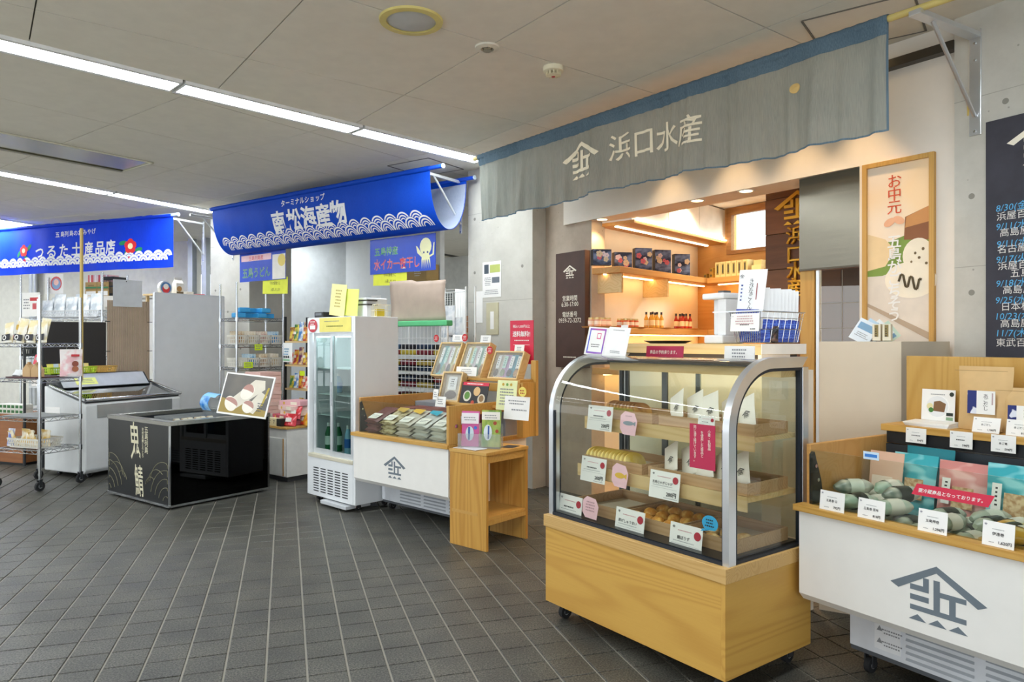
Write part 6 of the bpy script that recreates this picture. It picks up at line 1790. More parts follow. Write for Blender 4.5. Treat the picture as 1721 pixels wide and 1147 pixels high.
MB().grid(lambda u, v: (-.07 + .14 * u, -.05 - .03 * math.sin(PI * v), .03 + .13 * v), 6, 8).build('pouch_front', NOISE2('ice_blue', '1f7fd6', '9ccdf0', 14, .4, .62, .3), sc_, smooth=True)
MB().grid(lambda u, v: (-.07 + .20 * u, -.05 + .20 * v, .16 + .03 * math.sin(PI * min(1, v * 1.6)) - .01 * u), 6, 8).build('pouch_flap', C('5fb4ea', .3), sc_, smooth=True)
MB().box(-.075, .075, -.048, .06, 0, .13).build('clear_holder', CLR, sc_)

# ================================================================== WHITE CHEST FREEZER
CF = Fr(-4.3, 7.2, 155.2); FLn, FDp = 1.14, .66
cf = thing('chest_freezer', 'white chest freezer with sloped glass lid and chrome rails', 'chest freezer', CF)
WC = C('dfe2e2', .35, vary=.03)
MB().prism([(0, .09), (.03, .05), (FDp, .05), (FDp, .93), (.02, .765), (0, .745)], 0, FLn, 'yz').build('cabinet', WC, cf, bev=.012)
MB().prism([(.02, .766), (FDp - .2, .885), (FDp - .2, .90), (.02, .782)], .01, FLn - .01, 'yz').build('lid_frame', C('3a3d40', .4), cf)
MB().prism([(.05, .79), (FDp - .21, .90), (FDp - .21, .903), (.05, .793)], .05, FLn - .05, 'yz').build('sliding_lid', GLASS('lid_glass', '9aa5a0', 1.2, 0, .25), cf)
m = MB(); m.tube([(.0, FDp - .1, .935), (.0, .0, .80), (FLn, .0, .80), (FLn, FDp - .1, .935)], .016, 10)
m.build('chrome_rail', CHROME, cf, smooth=True)
MB().prism([(FDp - .24, .90), (FDp - .13, 1.04), (FDp, 1.05), (FDp, .93)], .02, FLn - .06, 'yz').build('canopy', C('2b2e30', .4), cf, bev=.004)
MB().prism([(FDp - .246, .912), (FDp - .138, 1.045), (FDp - .132, 1.042), (FDp - .24, .909)], .05, FLn - .09, 'yz').build('canopy_panel', C('d6dade', .25, .3), cf)
MB().box(.12, FLn - .12, -.006, 0, .61, .745).build('info_plate', C('aeb6b8', .2, .6), cf)
for x in (.1, FLn - .1): caster(cf, x, .1, .024, up=.055); caster(cf, x, FDp - .1, .024, up=.055)
CN = Fr(*CF.p(0, FDp - .19, 0).to_2d(), 155.2)
o = MB().box(-.12, .12, -.001, .0, -.045, .045).build('yellow_note', C('e6ea8a', .6)); o.location = CF.p(.32, FDp - .201, .968); o.rotation_euler = (-.70, 0, CF.rz); tag(o, 'yellow paper note stuck on the chest freezer canopy', 'note')
prints(o, [('l', 0, .02, .18, 3, .02, GREYINK)], y=-.0015)
def basket(label, fr, x, d, z, w, dp, h, mat, cat='basket', grp=None, cols=(), nm='plastic_basket', da=0):
    t = thing(nm, label, cat, fr, x, d, z, group=grp, da=da)
    f = .88
    vs_ = []
    for zz, k in ((0, f), (h, 1.0)):
        for sx, sy in ((-1, -1), (1, -1), (1, 1), (-1, 1)): vs_.append((sx * w / 2 * k, dp / 2 + sy * dp / 2 * k, zz))
    m = MB().add(vs_, [(0, 1, 2, 3)]); m.build('basket_floor', mat, t, solid=.003)
    for k in range(4):      # slatted sides
        a, b, c, d2 = Vector(vs_[k]), Vector(vs_[(k + 1) % 4]), Vector(vs_[4 + (k + 1) % 4]), Vector(vs_[4 + k])
        s = MB()
        L_ = (b - a).length
        n = max(4, int(L_ / .022))
        def strip4(p0, p1, p2, p3): s.add([p0, p1, p2, p3], [(0, 1, 2, 3)])
        for r0, r1 in ((0, .14), (.45, .53), (.82, 1.0)): strip4(a + (d2 - a) * r0, b + (c - b) * r0, b + (c - b) * r1, a + (d2 - a) * r1)
        for i in range(n + 1):
            f0, f1 = max(0, i / n - .2 / n), min(1, i / n + .2 / n)
            strip4(a + (b - a) * f0, a + (b - a) * f1, d2 + (c - d2) * f1, d2 + (c - d2) * f0)
        s.build('basket_side', mat, t, solid=.003)
    return t
LG = C('b9d63a', .5); OR_ = C('d8b060', .7); WB = C('ece9de', .5)
BZ = 1.053
for i, (x, mt, lab) in enumerate(((.10, LG, 'lime basket at the near end of the freezer canopy'), (.38, LG, 'lime basket holding snack packs on the freezer canopy'), (.62, OR_, 'tan woven basket on the freezer canopy'))):
    basket(lab, CF, x, FDp - .13, BZ, .24, .17, .07, mt, grp='baskets on the freezer canopy')
    if i < 2:
        for k in range(3): pouch('snack_pack', 'small snack pack in the %s lime basket on the freezer' % ('first', 'second')[i], 'packet', CF, x - .06 + .06 * k, FDp - .05 + .01 * k, BZ + .006, .07, .10, .03, C(['e8e070', 'c9d8f0', 'f0d890'][k], .4), group='snack packs in the lime baskets', tilt=.2, seed=k + i * 5)

# ================================================================== WIRE SHELVING
def wire_shelf_unit(label, fr, w, dp, zs, ztop, mat, cast=False, zb=0.0, dense=14):
    t = thing('wire_shelving', label, 'shelving', fr)
    r = .0125
    for x in (0, w):
        for y in (0, dp):
            p = MB().cyl((x, y, zb if not cast else .10), (x, y, ztop), r, 10).build('post', mat, t, smooth=True)
            MB().cyl((x, y, ztop), (x, y, ztop + .008), r * 1.15, 10).build('post_cap', mat, p)
            if cast:
                caster(t, x, y, .045, up=.11)
    for z in zs:
        s = bpy.data.objects.new('shelf', None); COL.objects.link(s); s.parent = t; s.location = (0, 0, z)
        m = MB()
        for zz in (0, -.032): m.tube([(0, 0, zz), (w, 0, zz), (w, dp, zz), (0, dp, zz), (0, 0, zz)], .004, 6)
        for (a, b) in (((0, 0), (w, 0)), ((w, 0), (w, dp)), ((w, dp), (0, dp)), ((0, dp), (0, 0))):      # zig-zag truss of the rim
            n = 9; pts = []
            for i in range(n + 1):
                f = i / n; pts.append((a[0] + (b[0] - a[0]) * f, a[1] + (b[1] - a[1]) * f, 0 if i % 2 else -.032))
            m.tube(pts, .0025, 4)
        m.build('rim_truss', mat, s)
        d = MB()
        for i in range(1, dense): d.cyl((w * i / dense, 0, .002), (w * i / dense, dp, .002), .0022, 4)
        for i in range(1, 3): d.cyl((0, dp * i / 3, -.002), (w, dp * i / 3, -.002), .003, 4)
        d.build('deck_wires', mat, s)
        for x in (0, w):
            for y in (0, dp): MB().cyl((x, y, -.04), (x, y, .006), r * 1.5, 10).build('collar', mat, s)
    return t
SILV = C('c3c7cb', .2, 1.0, .03)
A3 = Vector((-4.4, 6.653, 0)); u3 = Vector((.944, -.33, 0))
o3 = A3 - u3 * .57
S3 = Fr(o3.x, o3.y, 70.7); S3W, S3D = .57, .42
Z3 = (.372, .673, 1.04, 1.375)
wire_shelf_unit('chrome wire shelving on casters beside the white chest freezer', S3, S3W, S3D, Z3, 1.82, SILV, cast=True)
# goods on it
basket('long white plastic basket of snack bags on the lowest wire shelf', S3, .26, .06, Z3[0] + .006, .42, .26, .09, WB)
for i in range(8):
    pouch('snack_bag', 'clear bag of yellow and cream snacks in the white basket on the lowest shelf', 'snack bag', S3, .09 + .045 * i, .13 + .06 * (i % 2), Z3[0] + .012, .11, .16, .05, NOISE2('yellow_snack', 'd9b45a', 'f1e8d0', 18, .42, .58, .3), group='snack bags in the white basket', tilt=.3 * (i % 3 - 1), roll=.2 * (i % 3 - 1), da=15 * (i % 3 - 1), seed=i, crumple=.008)
pouch('blue_snack_bag', 'blue-and-white snack bag at the end of the white basket', 'snack bag', S3, .06, .09, Z3[0] + .012, .09, .17, .04, NOISE2('blue_snack', '3f5fb4', 'e8e6ee', 14, .4, .6, .3), tilt=.1, seed=31)
o = MB().box(.03, .54, .03, .39, 0, .006).build('shelf_mat', C('8f9290', .6)); put(o, S3, 0, 0, Z3[1] + .0055); tag(o, 'grey mat lying on the second wire shelf', 'mat')
pouch('white_packet', 'white packet lying at the rear of the grey mat', 'packet', S3, .30, .34, Z3[1] + .013, .2, .06, .05, PAPER, tilt=0, seed=3)
MB_ = MB().box(0, .40, 0, .30, 0, .012).build('dark_tray', C('4a2228', .5)); put(MB_, S3, .05, .05, Z3[2] + .0055); tag(MB_, 'dark maroon tray on the third wire shelf', 'tray')
for i in range(2):
    t = thing('paper_house_bag', 'tan house-shaped paper bag on the maroon tray%s' % (', by the shelf post' if i else ''), 'paper bag', S3, .30 + .11 * i, .07, Z3[2] + .0185)
    MB().prism([(-.05, 0), (.05, 0), (.05, .07), (0, .125), (-.05, .07)], 0, .06, 'xz').build('bag_body', C('c4a276', .7), t)
    MB().box(-.012, .012, .02, .04, .115, .14).build('bag_tab', C('b08c60', .7), t)
for i in range(4):
    pouch('pale_packet', 'pale translucent packet on the maroon tray', 'packet', S3, .10 + .05 * i, .12 + .05 * (i % 2), Z3[2] + .019, .11, .07, .05, C(['dfe2e4', 'c3cfd8', 'e8e4da', 'd6d2c4'][i], .3), group='pale packets on the maroon tray', tilt=.5, seed=i + 11)
CREAMB = NOISE2('noodle_bag', 'e8d9a8', 'f3f0e6', 8, .42, .55, .35)
for i in range(7):
    pouch('noodle_bag', ['white noodle bag with black swirl print on the top wire shelf', 'white noodle bag with pink print on the top wire shelf'][i % 2], 'snack bag', S3, .06 + .075 * i, .07 + .05 * (i % 2), Z3[3] + .006, .12, .20 + .02 * (i % 3), .05, CREAMB, group='noodle bags on the top wire shelf', tilt=.15, roll=.12 * (i % 3 - 1), seed=i + 50,
          spec=[('b', 0, .05, .11, .06, C('26262e')), ('d', -.02, .05, .025, PAPER), ('d', -.02, .05, .015, C('26262e'))] if i % 2 == 0 else [('b', 0, .05, .11, .05, C('e8c2ce')), ('l', 0, .06, .08, 2, .02, C('a8586a')), ('b', 0, .15, .06, .05, C('d8b04a'))])
# clear bags in a white tray high on a rack behind, hanging pink bag
hb = pouch('hanging_bag', 'pink and white printed bag hanging from the chrome wire shelving', 'snack bag', S3, .625, S3.d(119, .62), 1.06, .19, .26, .05, NOISE2('pink_print', 'e9b8bc', 'f4ecea', 9, .42, .55, .3), seed=77, crumple=.01, da=60, spec=[('b', .03, .20, .07, .02, C('c8323a')), ('d', .03, .12, .028, C('8f4a38')), ('d', .03, .07, .028, C('a86444'))])
m = MB(); m.tube([(-.04, 0, .26), (-.03, .02, .285), (-.02, .045, .318)], .002, 4); m.tube([(.04, 0, .26), (.03, .02, .285), (.02, .045, .318)], .002, 4); m.build('hook_wire', CHROME, hb)
# timber pole lashed to the rear post, rising in front of the flower banner
xq = S3.x(137, S3D + .03)
po = MB().box(-.012, .012, 0, .02, S3.z(137, 640, S3D), S3.z(137, 383, S3D)).build('timber_pole', C('cdb268', .6)); put(po, S3, xq, S3D + .02, 0); tag(po, 'thin pale timber pole lashed upright to the chrome wire shelving', 'pole')

# ---- second chrome shelf unit by the far pillar
S2 = Fr(-3.2, 8.3, 135.0); S2W, S2D = .58, .46
Z2 = (.72, 1.085, 1.355, 1.67)
wire_shelf_unit('chrome wire shelving with baskets of crackers by the far pillar', S2, S2W, S2D, Z2, 2.08, SILV)
SKY = C('3aa8e6', .4)
k = 0
for row in range(2):
    for i in range(4 - row):
        k += 1
        o = boxthing('blue_pack', 'sky-blue wrapped pack in the heap on top of the chrome shelving', 'packet', S2, .07 + .135 * i + .05 * row, .05 + .1 * (i % 2), Z2[3] + .006 + .062 * row, .125, .16, .058, SKY, group='sky-blue packs', da=8 * (i % 3 - 1), bev=.012)
for lvl, z in ((0, Z2[2]), (1, Z2[1])):
    for i in range(4):
        basket('cream slotted bin of crackers, %s on the %s shelf, counted from the white board' % (['first', 'second', 'third', 'fourth'][i], ('upper', 'lower')[lvl]), S2, .07 + .145 * i, .02, z + .006, .135, .26, .11, WB, grp='cream slotted bins', nm='slotted_bin', cat='bin')
        if lvl == 1 and i == 0: continue
        mt = [NOISE2('cracker_a', 'b98a52', 'e8dcc0', 16, .42, .58, .3), NOISE2('cracker_b', 'd8c49a', 'efe6d4', 16, .42, .58, .3), NOISE2('cracker_c', 'c98a7a', 'eadfce', 16, .42, .58, .3), NOISE2('cracker_blue', '3f9fd8', 'cfe4ee', 16, .45, .55, .3)]
        for q in range(3):
            pouch('cracker_bag', 'clear bag of crackers in the %s bin of the %s chrome shelf' % (['first', 'second', 'third', 'fourth'][i], ('upper', 'lower')[lvl]), 'snack bag', S2, .07 + .145 * i, .07 + .07 * q, z + .012, .11, .15, .05, mt[(i + lvl * 2) % 4 if not (lvl == 1 and i == 1) else 3], group='cracker bags in the slotted bins', tilt=.1, seed=i * 3 + q + lvl * 20)
cardpx('price_tag', 'fluorescent yellow price tag on the upper bin shelf', 'price tag', S2, -.012, 428, 441, 579, 589, mat=LIME, spec=[('l', 0, .7, .7, 2, .35, GREYINK)])
cardpx('price_tag', 'fluorescent yellow price tag on the lower bin shelf', 'price tag', S2, -.012, 410, 425, 609, 619, mat=LIME, spec=[('l', 0, .7, .7, 2, .35, GREYINK)])

# ---- low white cabinet with gift boxes
LC = Fr(-2.23 - .78 * .62, 7.05 + .62 * .62, 51.5); LCW, LCD = .62, .55
lc = thing('low_cabinet', 'low white cabinet with honey-wood top between the black freezer and the fridge', 'cabinet', LC)
MB().box(0, LCW, 0.005, LCD, .05, .525).build('body', C('e3e2dc', .45), lc, bev=.002)
MB().box(.02, LCW - .02, .03, LCD - .02, 0, .05).build('plinth', C('3a3a3c', .6), lc)
MB().box(-.01, LCW + .012, -.012, LCD + .01, .525, .545).build('wood_top', HINOKI, lc, bev=.002)
MB().box(.02, LCW - .02, -.006, .004, .06, .43).build('door', C('ececE6'.lower(), .4), lc, bev=.002)
MB().box(LCW - .05, LCW - .035, -.010, -.004, .06, .43).build('edge_pull', ORANGEWOOD, lc)
PKB = [C('eab2b8', .5), C('f0cfc6', .5), C('d87a92', .5), C('efd9cc', .5), C('c9586a', .5)]
zc = .5455
bl_ = [(.40, .02, 0, .24, .12, 2, 6), (.30, .03, 1, .26, .10, 4, -8), (.44, .06, 2, .28, .09, 3, 4), (.40, .04, 3, .24, .10, 1, -5), (.44, .06, 4, .26, .12, 0, 8)]
zz = zc
for i, (x, d, j, w, h, c, da) in enumerate(bl_):
    boxthing('flat_gift_box', '%s pink wrapped flat gift box of the pile on the low cabinet, counted upward' % ['first', 'second', 'third', 'fourth', 'fifth'][i], 'gift box', LC, x, d + .10, zz, .30, .24, .048, PKB[c], spec=[('b', .06, .024, .09, .03, C('f4ead6')), ('d', -.08, .024, .014, C('e6b53a'))], group='pink gift boxes on the low cabinet', da=da, bev=.003); zz += .0485
for i in range(3):
    boxthing('cream_biscuit_box', 'cream biscuit box with dark marks in the front row of the low cabinet', 'box', LC, .33 + .075 * i, .005, zc, .072, .07, .075, C(['e6d6a8', 'e6d6a8', '26221f'][i], .5), spec=[('l', 0, .05, .03, 2, .02, INK)], group='biscuit boxes on the low cabinet')
REDB = NOISE2('red_pack', 'c81f2c', 'e8505a', 14, .45, .6, .25, coat=.4)
for i, (x, d, z, mt, lab) in enumerate(((.56, .03, zc, REDB, 'red foil snack bag at the corner of the low cabinet'), (.55, .10, zc + .07, REDB, 'red foil snack bag lying on the other red bag'), (.58, .18, zc, NOISE2('yellow_red_pack', 'e8b32a', 'd2402a', 10, .5, .6, .3), 'yellow and red snack bag behind the red foil bags'), (.57, .26, zc, C('ecd9c2', .4), 'cream snack bag behind the yellow one'))):
    pouch('foil_snack_bag', lab, 'snack bag', LC, x, d + .05, z, .14, .13, .07, mt, seed=i + 90, crumple=.012, tilt=.3, da=20 - 15 * i, spec=[('b', .0, .06, .07, .04, C('f4efe6'))])
boxthing('red_box', 'orange-red box standing on its side behind the foil bags', 'box', LC, .56, .34, zc, .12, .10, .11, C('c8452a', .5), da=20)
bag = pouch('clear_bag', 'large clear bag of sweets slumped on top of the pile', 'bag', LC, .56, .40, zc + .11, .22, .20, .14, FILM('clear_bag_film', 'e6e2da', .5), seed=101, crumple=.02)
# stack of pale pink boxes standing behind
bxs = Fr(-2.95, 7.92, 51.5)
base = boxthing('crate_stand', 'plain crate under the stack of pale pink boxes', 'crate', bxs, .12, .0, 0.0, .36, .3, .60, C('cfcac0', .6))
for i in range(11):
    boxthing('pale_pink_box', 'pale pink flat box in the tall stack under the chrome shelving', 'box', bxs, .12 + .006 * (i % 3), .0 + .004 * (i % 2), .6015 + i * .0415, .30, .26, .041, C(['eac6bc', 'e6beb4', 'ecccc2'][i % 3], .6), group='tall stack of pale pink boxes', bev=.002)

# ---- black snack rack behind
SR = Fr(-2.62, 8.25, 51.5)
sr = thing('snack_rack', 'black steel rack with plank shelves of bright snack packs', 'rack', SR)
for x in (0, .62):
    for y in (0, .3): MB().box(x - .012, x + .012, y - .012, y + .012, 0, 1.68).build('post', BLACK, sr)
RZs = (.55, .86, 1.13, 1.40)
for z in RZs: MB().box(-.01, .63, -.01, .31, z - .02, z).build('shelf_board', PALEWOOD, sr)
MB().box(0, .62, .30, .31, .1, 1.66).build('back_mesh', C('2a2c2e', .6), sr)
SN = [('c8202a', 'f0c23a'), ('e8b32a', 'b3301f'), ('2f7a3a', 'e6d04a'), ('7a2a6a', 'f0d6a0'), ('d8402a', 'f6ead0'), ('3a7fc8', 'e8f0f4'), ('f0d04a', '8a3a1a')]
k = 0
for li, z in enumerate(RZs):
    for i in range(7):
        for r in range(2 if li == 3 else 1):
            k += 1
            c1, c2 = SN[(i * 3 + li * 2 + r) % 7]
            pouch('snack_bag', ['red and gold', 'gold and rust', 'green and yellow', 'purple and cream', 'orange-red and cream', 'blue and white', 'yellow and brown'][(i * 3 + li * 2 + r) % 7] + ' snack bag on the %s board of the black rack' % ['lowest', 'second', 'third', 'highest'][li], 'snack bag', SR, .05 + .087 * i, .05 + .09 * r, z + .001, .085, .16 + .03 * ((i + r) % 3) - (0.02 if li < 3 else 0), .04, NOISE2('snack_%s' % c1, c1, c2, 16, .45, .58, .3, 2, coat=.3), group='snack bags on the black rack', seed=k, tilt=.08, spec=[('b', 0, .09, .05, .03, C('f4efe2'))] if i % 2 else ())
pouch('white_snack_bag', 'white snack bag with blue-green print hanging on the rack front', 'snack bag', SR, SR.x(484, -.06), -.06, SR.z(484, 609, -.06), .17, .22, .04, C('eef0ee', .35), seed=12, spec=[('l', 0, .15, .1, 3, .03, C('3f8fb8')), ('d', -.04, .06, .014, INK), ('d', .0, .06, .014, INK), ('d', .04, .06, .014, INK), ('b', 0, .025, .13, .02, C('8fc09a'))])
cardpx('price_tag', 'fluorescent yellow price tag on the black snack rack', 'price tag', SR, -.02, 504, 512, 624, 632, mat=LIME)

# ---- white grid rack with clothes, green rail and brown paper
GR = Fr(*(FR.p(RW + .14, .86, 0).to_2d()), 50.0)
gx0, gx1 = GR.x(640), GR.x(752)
GZ = GR.z(710, 545)
gr = thing('grid_rack', 'white wire grid display rack with a green top rail behind the fridge', 'rack', GR, 0, 0, 0)
WW = C('eef0ee', .4)
gw_, gz0 = gx1 - gx0, .1
m = MB()
nn = int(gw_ / .05)
for i in range(nn + 1): MB().cyl((gx0 + gw_ * i / nn, 0, gz0), (gx0 + gw_ * i / nn, 0, GZ - .02), .0028, 5).build('upright_wire', WW, gr)
for i in range(26): MB().cyl((gx0, -.004, gz0 + i * .053), (gx1, -.004, gz0 + i * .053), .0028, 5).build('cross_wire', WW, gr)
for x in (gx0, gx1):
    for y in (0, .36): MB().cyl((x, y, 0), (x, y, GZ + (.35 if y else .02)), .009, 8).build('post', WW, gr)
MB().box(gx0 - .02, gx1 + .02, -.03, .05, GZ - .02, GZ + .03).build('green_rail', C('5fc184', .5), gr, bev=.01)
SHc = (.62, .80, .97, 1.12, 1.27)
for z in SHc: MB().box(gx0, gx1, .02, .36, z - .01, z).build('shelf_tray', C('d9dad6', .5), gr)
CLO = ['1c1e28', '7a1f2e', '22344f', 'b8a24a', '2a2622', '55606a', '8f2a34', '3a5a7a', 'c9b23a']
k = 0
for li, z in enumerate(SHc):
    for i in range(4):
        for q in range(2):
            k += 1
            o = boxthing('folded_shirt', 'folded %s shirt in the white grid rack' % ['navy-black', 'maroon', 'dark blue', 'mustard', 'brown-black', 'slate', 'red', 'steel blue', 'yellow'][k % 9], 'shirt', GR, gx0 + gw_ * (i + .5) / 4, .03, z + .001 + .052 * q, gw_ / 4 - .012, .28, .048, C(CLO[k % 9], .85, vary=.2), group='folded shirts in the grid rack', bev=.018)
a, b, z0, z1 = rectpx(GR, .02, 655, 747, 475, 541)
pp = MB().grid(lambda u, v: ((u - .5) * (b - a), .01 * math.sin(5 * v + 2 * u), v * (z1 - z0 + (.02 if u < .5 else 0))), 12, 10).build('brown_paper', C('b4a294', .85), smooth=True, solid=.002)
put(pp, GR, (a + b) / 2, .03, GZ + .031); tag(pp, 'sheet of brown wrapping paper standing above the green rail', 'paper')
# wire stand with plastic bags beyond the rack
PB = Fr(*GR.p(GR.x(748, .75), .75, 0).to_2d(), 50.0); pw3 = PB.x(785) - .02
pbk = thing('wire_stand', 'white wire stand hung with clear plastic bags beside the concrete pillar', 'stand', PB)
m = MB()
for x in (0, pw3):
    MB().cyl((x, 0, 0), (x, 0, 1.95), .008, 8).build('post', WW, pbk)
for z in (.4, .9, 1.4, 1.9): MB().cyl((0, 0, z), (pw3, 0, z), .005, 6).build('rail', WW, pbk)
for i in range(9): MB().cyl((pw3 * i / 8, 0, 1.4), (pw3 * i / 8, 0, 1.9), .003, 5).build('upright_wire', WW, pbk)
for i in range(8):
    pouch('plastic_bag', 'clear plastic bag of goods hanging on the white wire stand', 'bag', PB, .05 + (pw3 - .1) / 7 * i, -.04 - .02 * (i % 2), 1.02 + .32 * (i % 3 == 0) + .12 * (i % 2), .14, .30, .05, NOISE2('bag_mix_%d' % (i % 3), ['c3ccd4', 'd6d4ce', '9fb2c4'][i % 3], 'eef0f2', 12, .4, .6, .2), group='clear bags on the wire stand', seed=i + 120, crumple=.012)
# carton high on the partition shelf
cb_ = boxpx('cardboard_box', 'brown cardboard box with white print behind the squid sign', 'box', W2, -.30, 679, 716, 444, 474, .28, C('b8985a', .7), spec=[('l', .05, .15, .14, 3, .03, PAPER)])
sh = thing('box_shelf', 'plain wall shelf under the brown cardboard box', 'shelf', W2, cb_ and W2.x(697, -.3), 0, W2.z(697, 474, -.3) - .0205)
MB().box(-.35, .35, -.34, 0, 0, .02).build('plank', WHITE, sh); MB().box(-.3, -.28, -.3, 0, -.15, 0).build('strut', WHITE, sh); MB().box(.28, .3, -.3, 0, -.15, 0).build('strut', WHITE, sh)
# louvred air conditioner and brick strip in the far office
ac = thing('air_conditioner', 'tall white louvred air conditioner in the far office', 'air conditioner', W2, W2.x(743, 1.4), 1.4, 0)
MB().box(-.25, .3, 0, .3, 0, 2.3).build('cabinet', C('f2f3f2', .5), ac, bev=.01)
for c in range(2):
    for r in range(22): MB().box(-.2 + .24 * c, 0.0 + .24 * c, -.008, 0, 1.35 + .04 * r, 1.37 + .04 * r).build('louvre', C('9aa0a2', .5), ac)
for i in range(4):
    for j in range(4):
        o = MB().box(0, .48, -.012, 0, 0, .11).build('brick', C(['d9a07c', 'e2b090', 'd08e68'][(i + j) % 3], .7), bpy.data.objects['wall_far']); o.location = (W2.x(752, 3.4) + .5 * i - (.25 if j % 2 else 0), 3.4, 1.45 + .12 * j)
# papers on the partition wall
for i, (px, lab) in enumerate((((533, 548, 492, 528), 'white sheet pinned to the pale partition wall behind the fridge'), ((624, 640, 497, 525), 'small pale notice on the partition wall beside the wire basket'))):
    cardpx('wall_sheet', lab, 'notice', W2, -.006, *px, spec=[('l', 0, .8, .7, 5, .1, GREYINK)])

# ---- hanging signs under the blue trough banner
SGN = C('1747c0', .25)
def hang(o, w, h, zt, to):
    for sx in (-.42, .42): MB().cyl((w * sx, .001, h), (w * sx, .001, h + to), .002, 5).build('hanging_string', C('dfe3e8', .5), o)
HS = Fr(*B2.p(0, .32, 0).to_2d(), 54.4)
a, b, z0, z1 = rectpx(HS, 0, 622, 732, 398, 458)
w, h = b - a, z1 - z0
o = card('squid_sign', 'blue hanging sign with red and green lettering and a pale squid', 'sign', HS, (a + b) / 2, 0, z0, w, h, mat=SGN, t=.004)
hang(o, w, h, 0, .25)
def outl(o, s, x, z, sz, col, sx=1.0):
    letter(o, s, x, z, sz, PAPER, y=-.0012, bold=.022, sx=sx); letter(o, s, x, z, sz, col, y=-.0024, bold=.008, sx=sx)
outl(o, '五島特産', -w * .24, h * .62, h * .25, C('2f9a4e', .5), .95)
outl(o, '水イカ一夜干し', -w * .08, h * .24, h * .33, C('d4343a', .5), .78)
SQ = C('e6e6b8', .5)
sx0 = w * .36
sp_ = [('d', sx0, h * .66, w * .085, SQ, h * .24), ('p', [(sx0 - w * .05, h * .46), (sx0 + w * .05, h * .46), (sx0 + w * .06, h * .3), (sx0 - w * .06, h * .3)], SQ)]
for i in range(5): sp_.append(('p', [(sx0 - w * .06 + w * .026 * i, h * .32), (sx0 - w * .04 + w * .026 * i, h * .32), (sx0 - w * .055 + w * .032 * i, h * .05)], SQ))
sp_ += [('p', [(sx0 + w * .04, h * .34), (sx0 + w * .12, h * .42), (sx0 + w * .13, h * .75), (sx0 + w * .115, h * .75), (sx0 + w * .10, h * .45), (sx0 + w * .03, h * .38)], SQ), ('p', [(sx0 - w * .04, h * .34), (sx0 - w * .12, h * .5), (sx0 - w * .14, h * .7), (sx0 - w * .12, h * .68), (sx0 - w * .03, h * .4)], SQ), ('d', sx0 - w * .025, h * .5, h * .03, C('3a4a7a')), ('d', sx0 + w * .03, h * .5, h * .03, C('3a4a7a'))]
prints(o, sp_, y=-.0022)
a, b, z0, z1 = rectpx(HS, 0, 403, 480, 421, 472)
w, h = b - a, z1 - z0
o = card('noodle_sign', 'blue and white hanging noodle sign with green lettering', 'sign', HS, (a + b) / 2, 0, z0, w, h, mat=SGN, t=.004)
hang(o, w, h, 0, .25)
prints(o, [('b', w * .36, h * .42, w * .27, h * .8, C('e9e4da')), ('d', w * .42, h * .62, w * .08, C('e6cf6a')), ('b', -w * .13, h * .78, w * .66, h * .2, C('f0c8cc'))], y=-.001)
letter(o, '五島列島産', -w * .13, h * .76, h * .16, C('d4545a', .5), y=-.0022, bold=.01)
outl(o, '五島うどん', -w * .13, h * .26, h * .36, C('3a8a5a', .5), .85)
for i, (px, lab) in enumerate((((627, 683, 452, 480), 'yellow handwritten note hanging below the squid sign'), ((441, 483, 466, 494), 'yellow handwritten note hanging below the noodle sign'))):
    a, b, z0, z1 = rectpx(HS, .01, *px); w, h = b - a, z1 - z0
    o = card('handwritten_note', lab, 'note', HS, (a + b) / 2, .012, z0, w, h, mat=YELLOWNOTE, t=.002, roll=.03)
    letter(o, '今年の新物うに', 0, h * .62, h * .24, INK, y=-.001, sx=.85 * w / (h * .24 * 7) if False else .62); letter(o, '入荷しました!!', w * .02, h * .24, h * .22, INK, y=-.001, sx=.62)

# ================================================================== BACK OF THE FLOWER-BANNER SHOP
wb = thing('white_board_panel', 'large blank pale grey panel standing behind the chest freezer', 'panel', loc=(-4.3, 8.6, 0), rz=math.atan2(.8, .5))
WBf = Fr(-4.3, 8.6, 90 + math.degrees(math.atan2(.8, .5)))
MB().box(0, .95, 0, .03, 0.0, 1.98).build('sheet', C('eff1f2', .4, vary=.02), wb)
for bx in ((-.008, .012, -.004, .034, 0, 1.985), (.938, .958, -.004, .034, 0, 1.985), (0, .95, -.004, .034, 1.975, 1.99)): MB().box(*bx).build('edge_trim', C('e9ecee', .4), wb)
# round tin, milk carton and small box on top of the panel need a shelf behind it
tb = thing('back_shelf', 'plain shelf behind the pale panel carrying a tin and a carton', 'shelf', WBf, 0, .035, 1.955)
MB().box(.0, .9, 0, .22, 0, .02).build('plank', PALEWOOD, tb)
for x in (.03, .85): MB().box(x, x + .03, .18, .21, -1.955, 0).build('leg', PALEWOOD, tb); MB().box(x, x + .03, .01, .03, -1.955, 0).build('leg', PALEWOOD, tb)
o = thing('round_tin', 'round red-white-blue tin standing on edge above the pale panel', 'tin', WBf, WBf.x(279, .12), .12, 1.9755)
MB().cyl((0, 0, .085), (0, .05, .085), .085, 24).build('tin_body', C('d6dbe0', .4), o); prints(o, [('d', 0, .085, .07, C('4a7fb8')), ('d', 0, .07, .05, C('c8343a')), ('d', 0, .1, .035, PAPER)], y=-.001)
o = thing('milk_carton', 'white gable-top carton with brown print above the pale panel', 'carton', WBf, WBf.x(301, .12), .10, 1.9755)
MB().box(-.05, .05, 0, .09, 0, .15).build('carton_body', C('ece8de', .5), o); MB().prism([(0, .15), (.09, .15), (.05, .20), (.05, .225), (.04, .225), (.04, .20)], -.05, .05, 'yz').build('gable_top', C('ece8de', .5), o)
prints(o, [('d', -.01, .08, .035, C('a8804a')), ('b', 0, .03, .09, .03, C('6a5a3a'))], y=-.001)
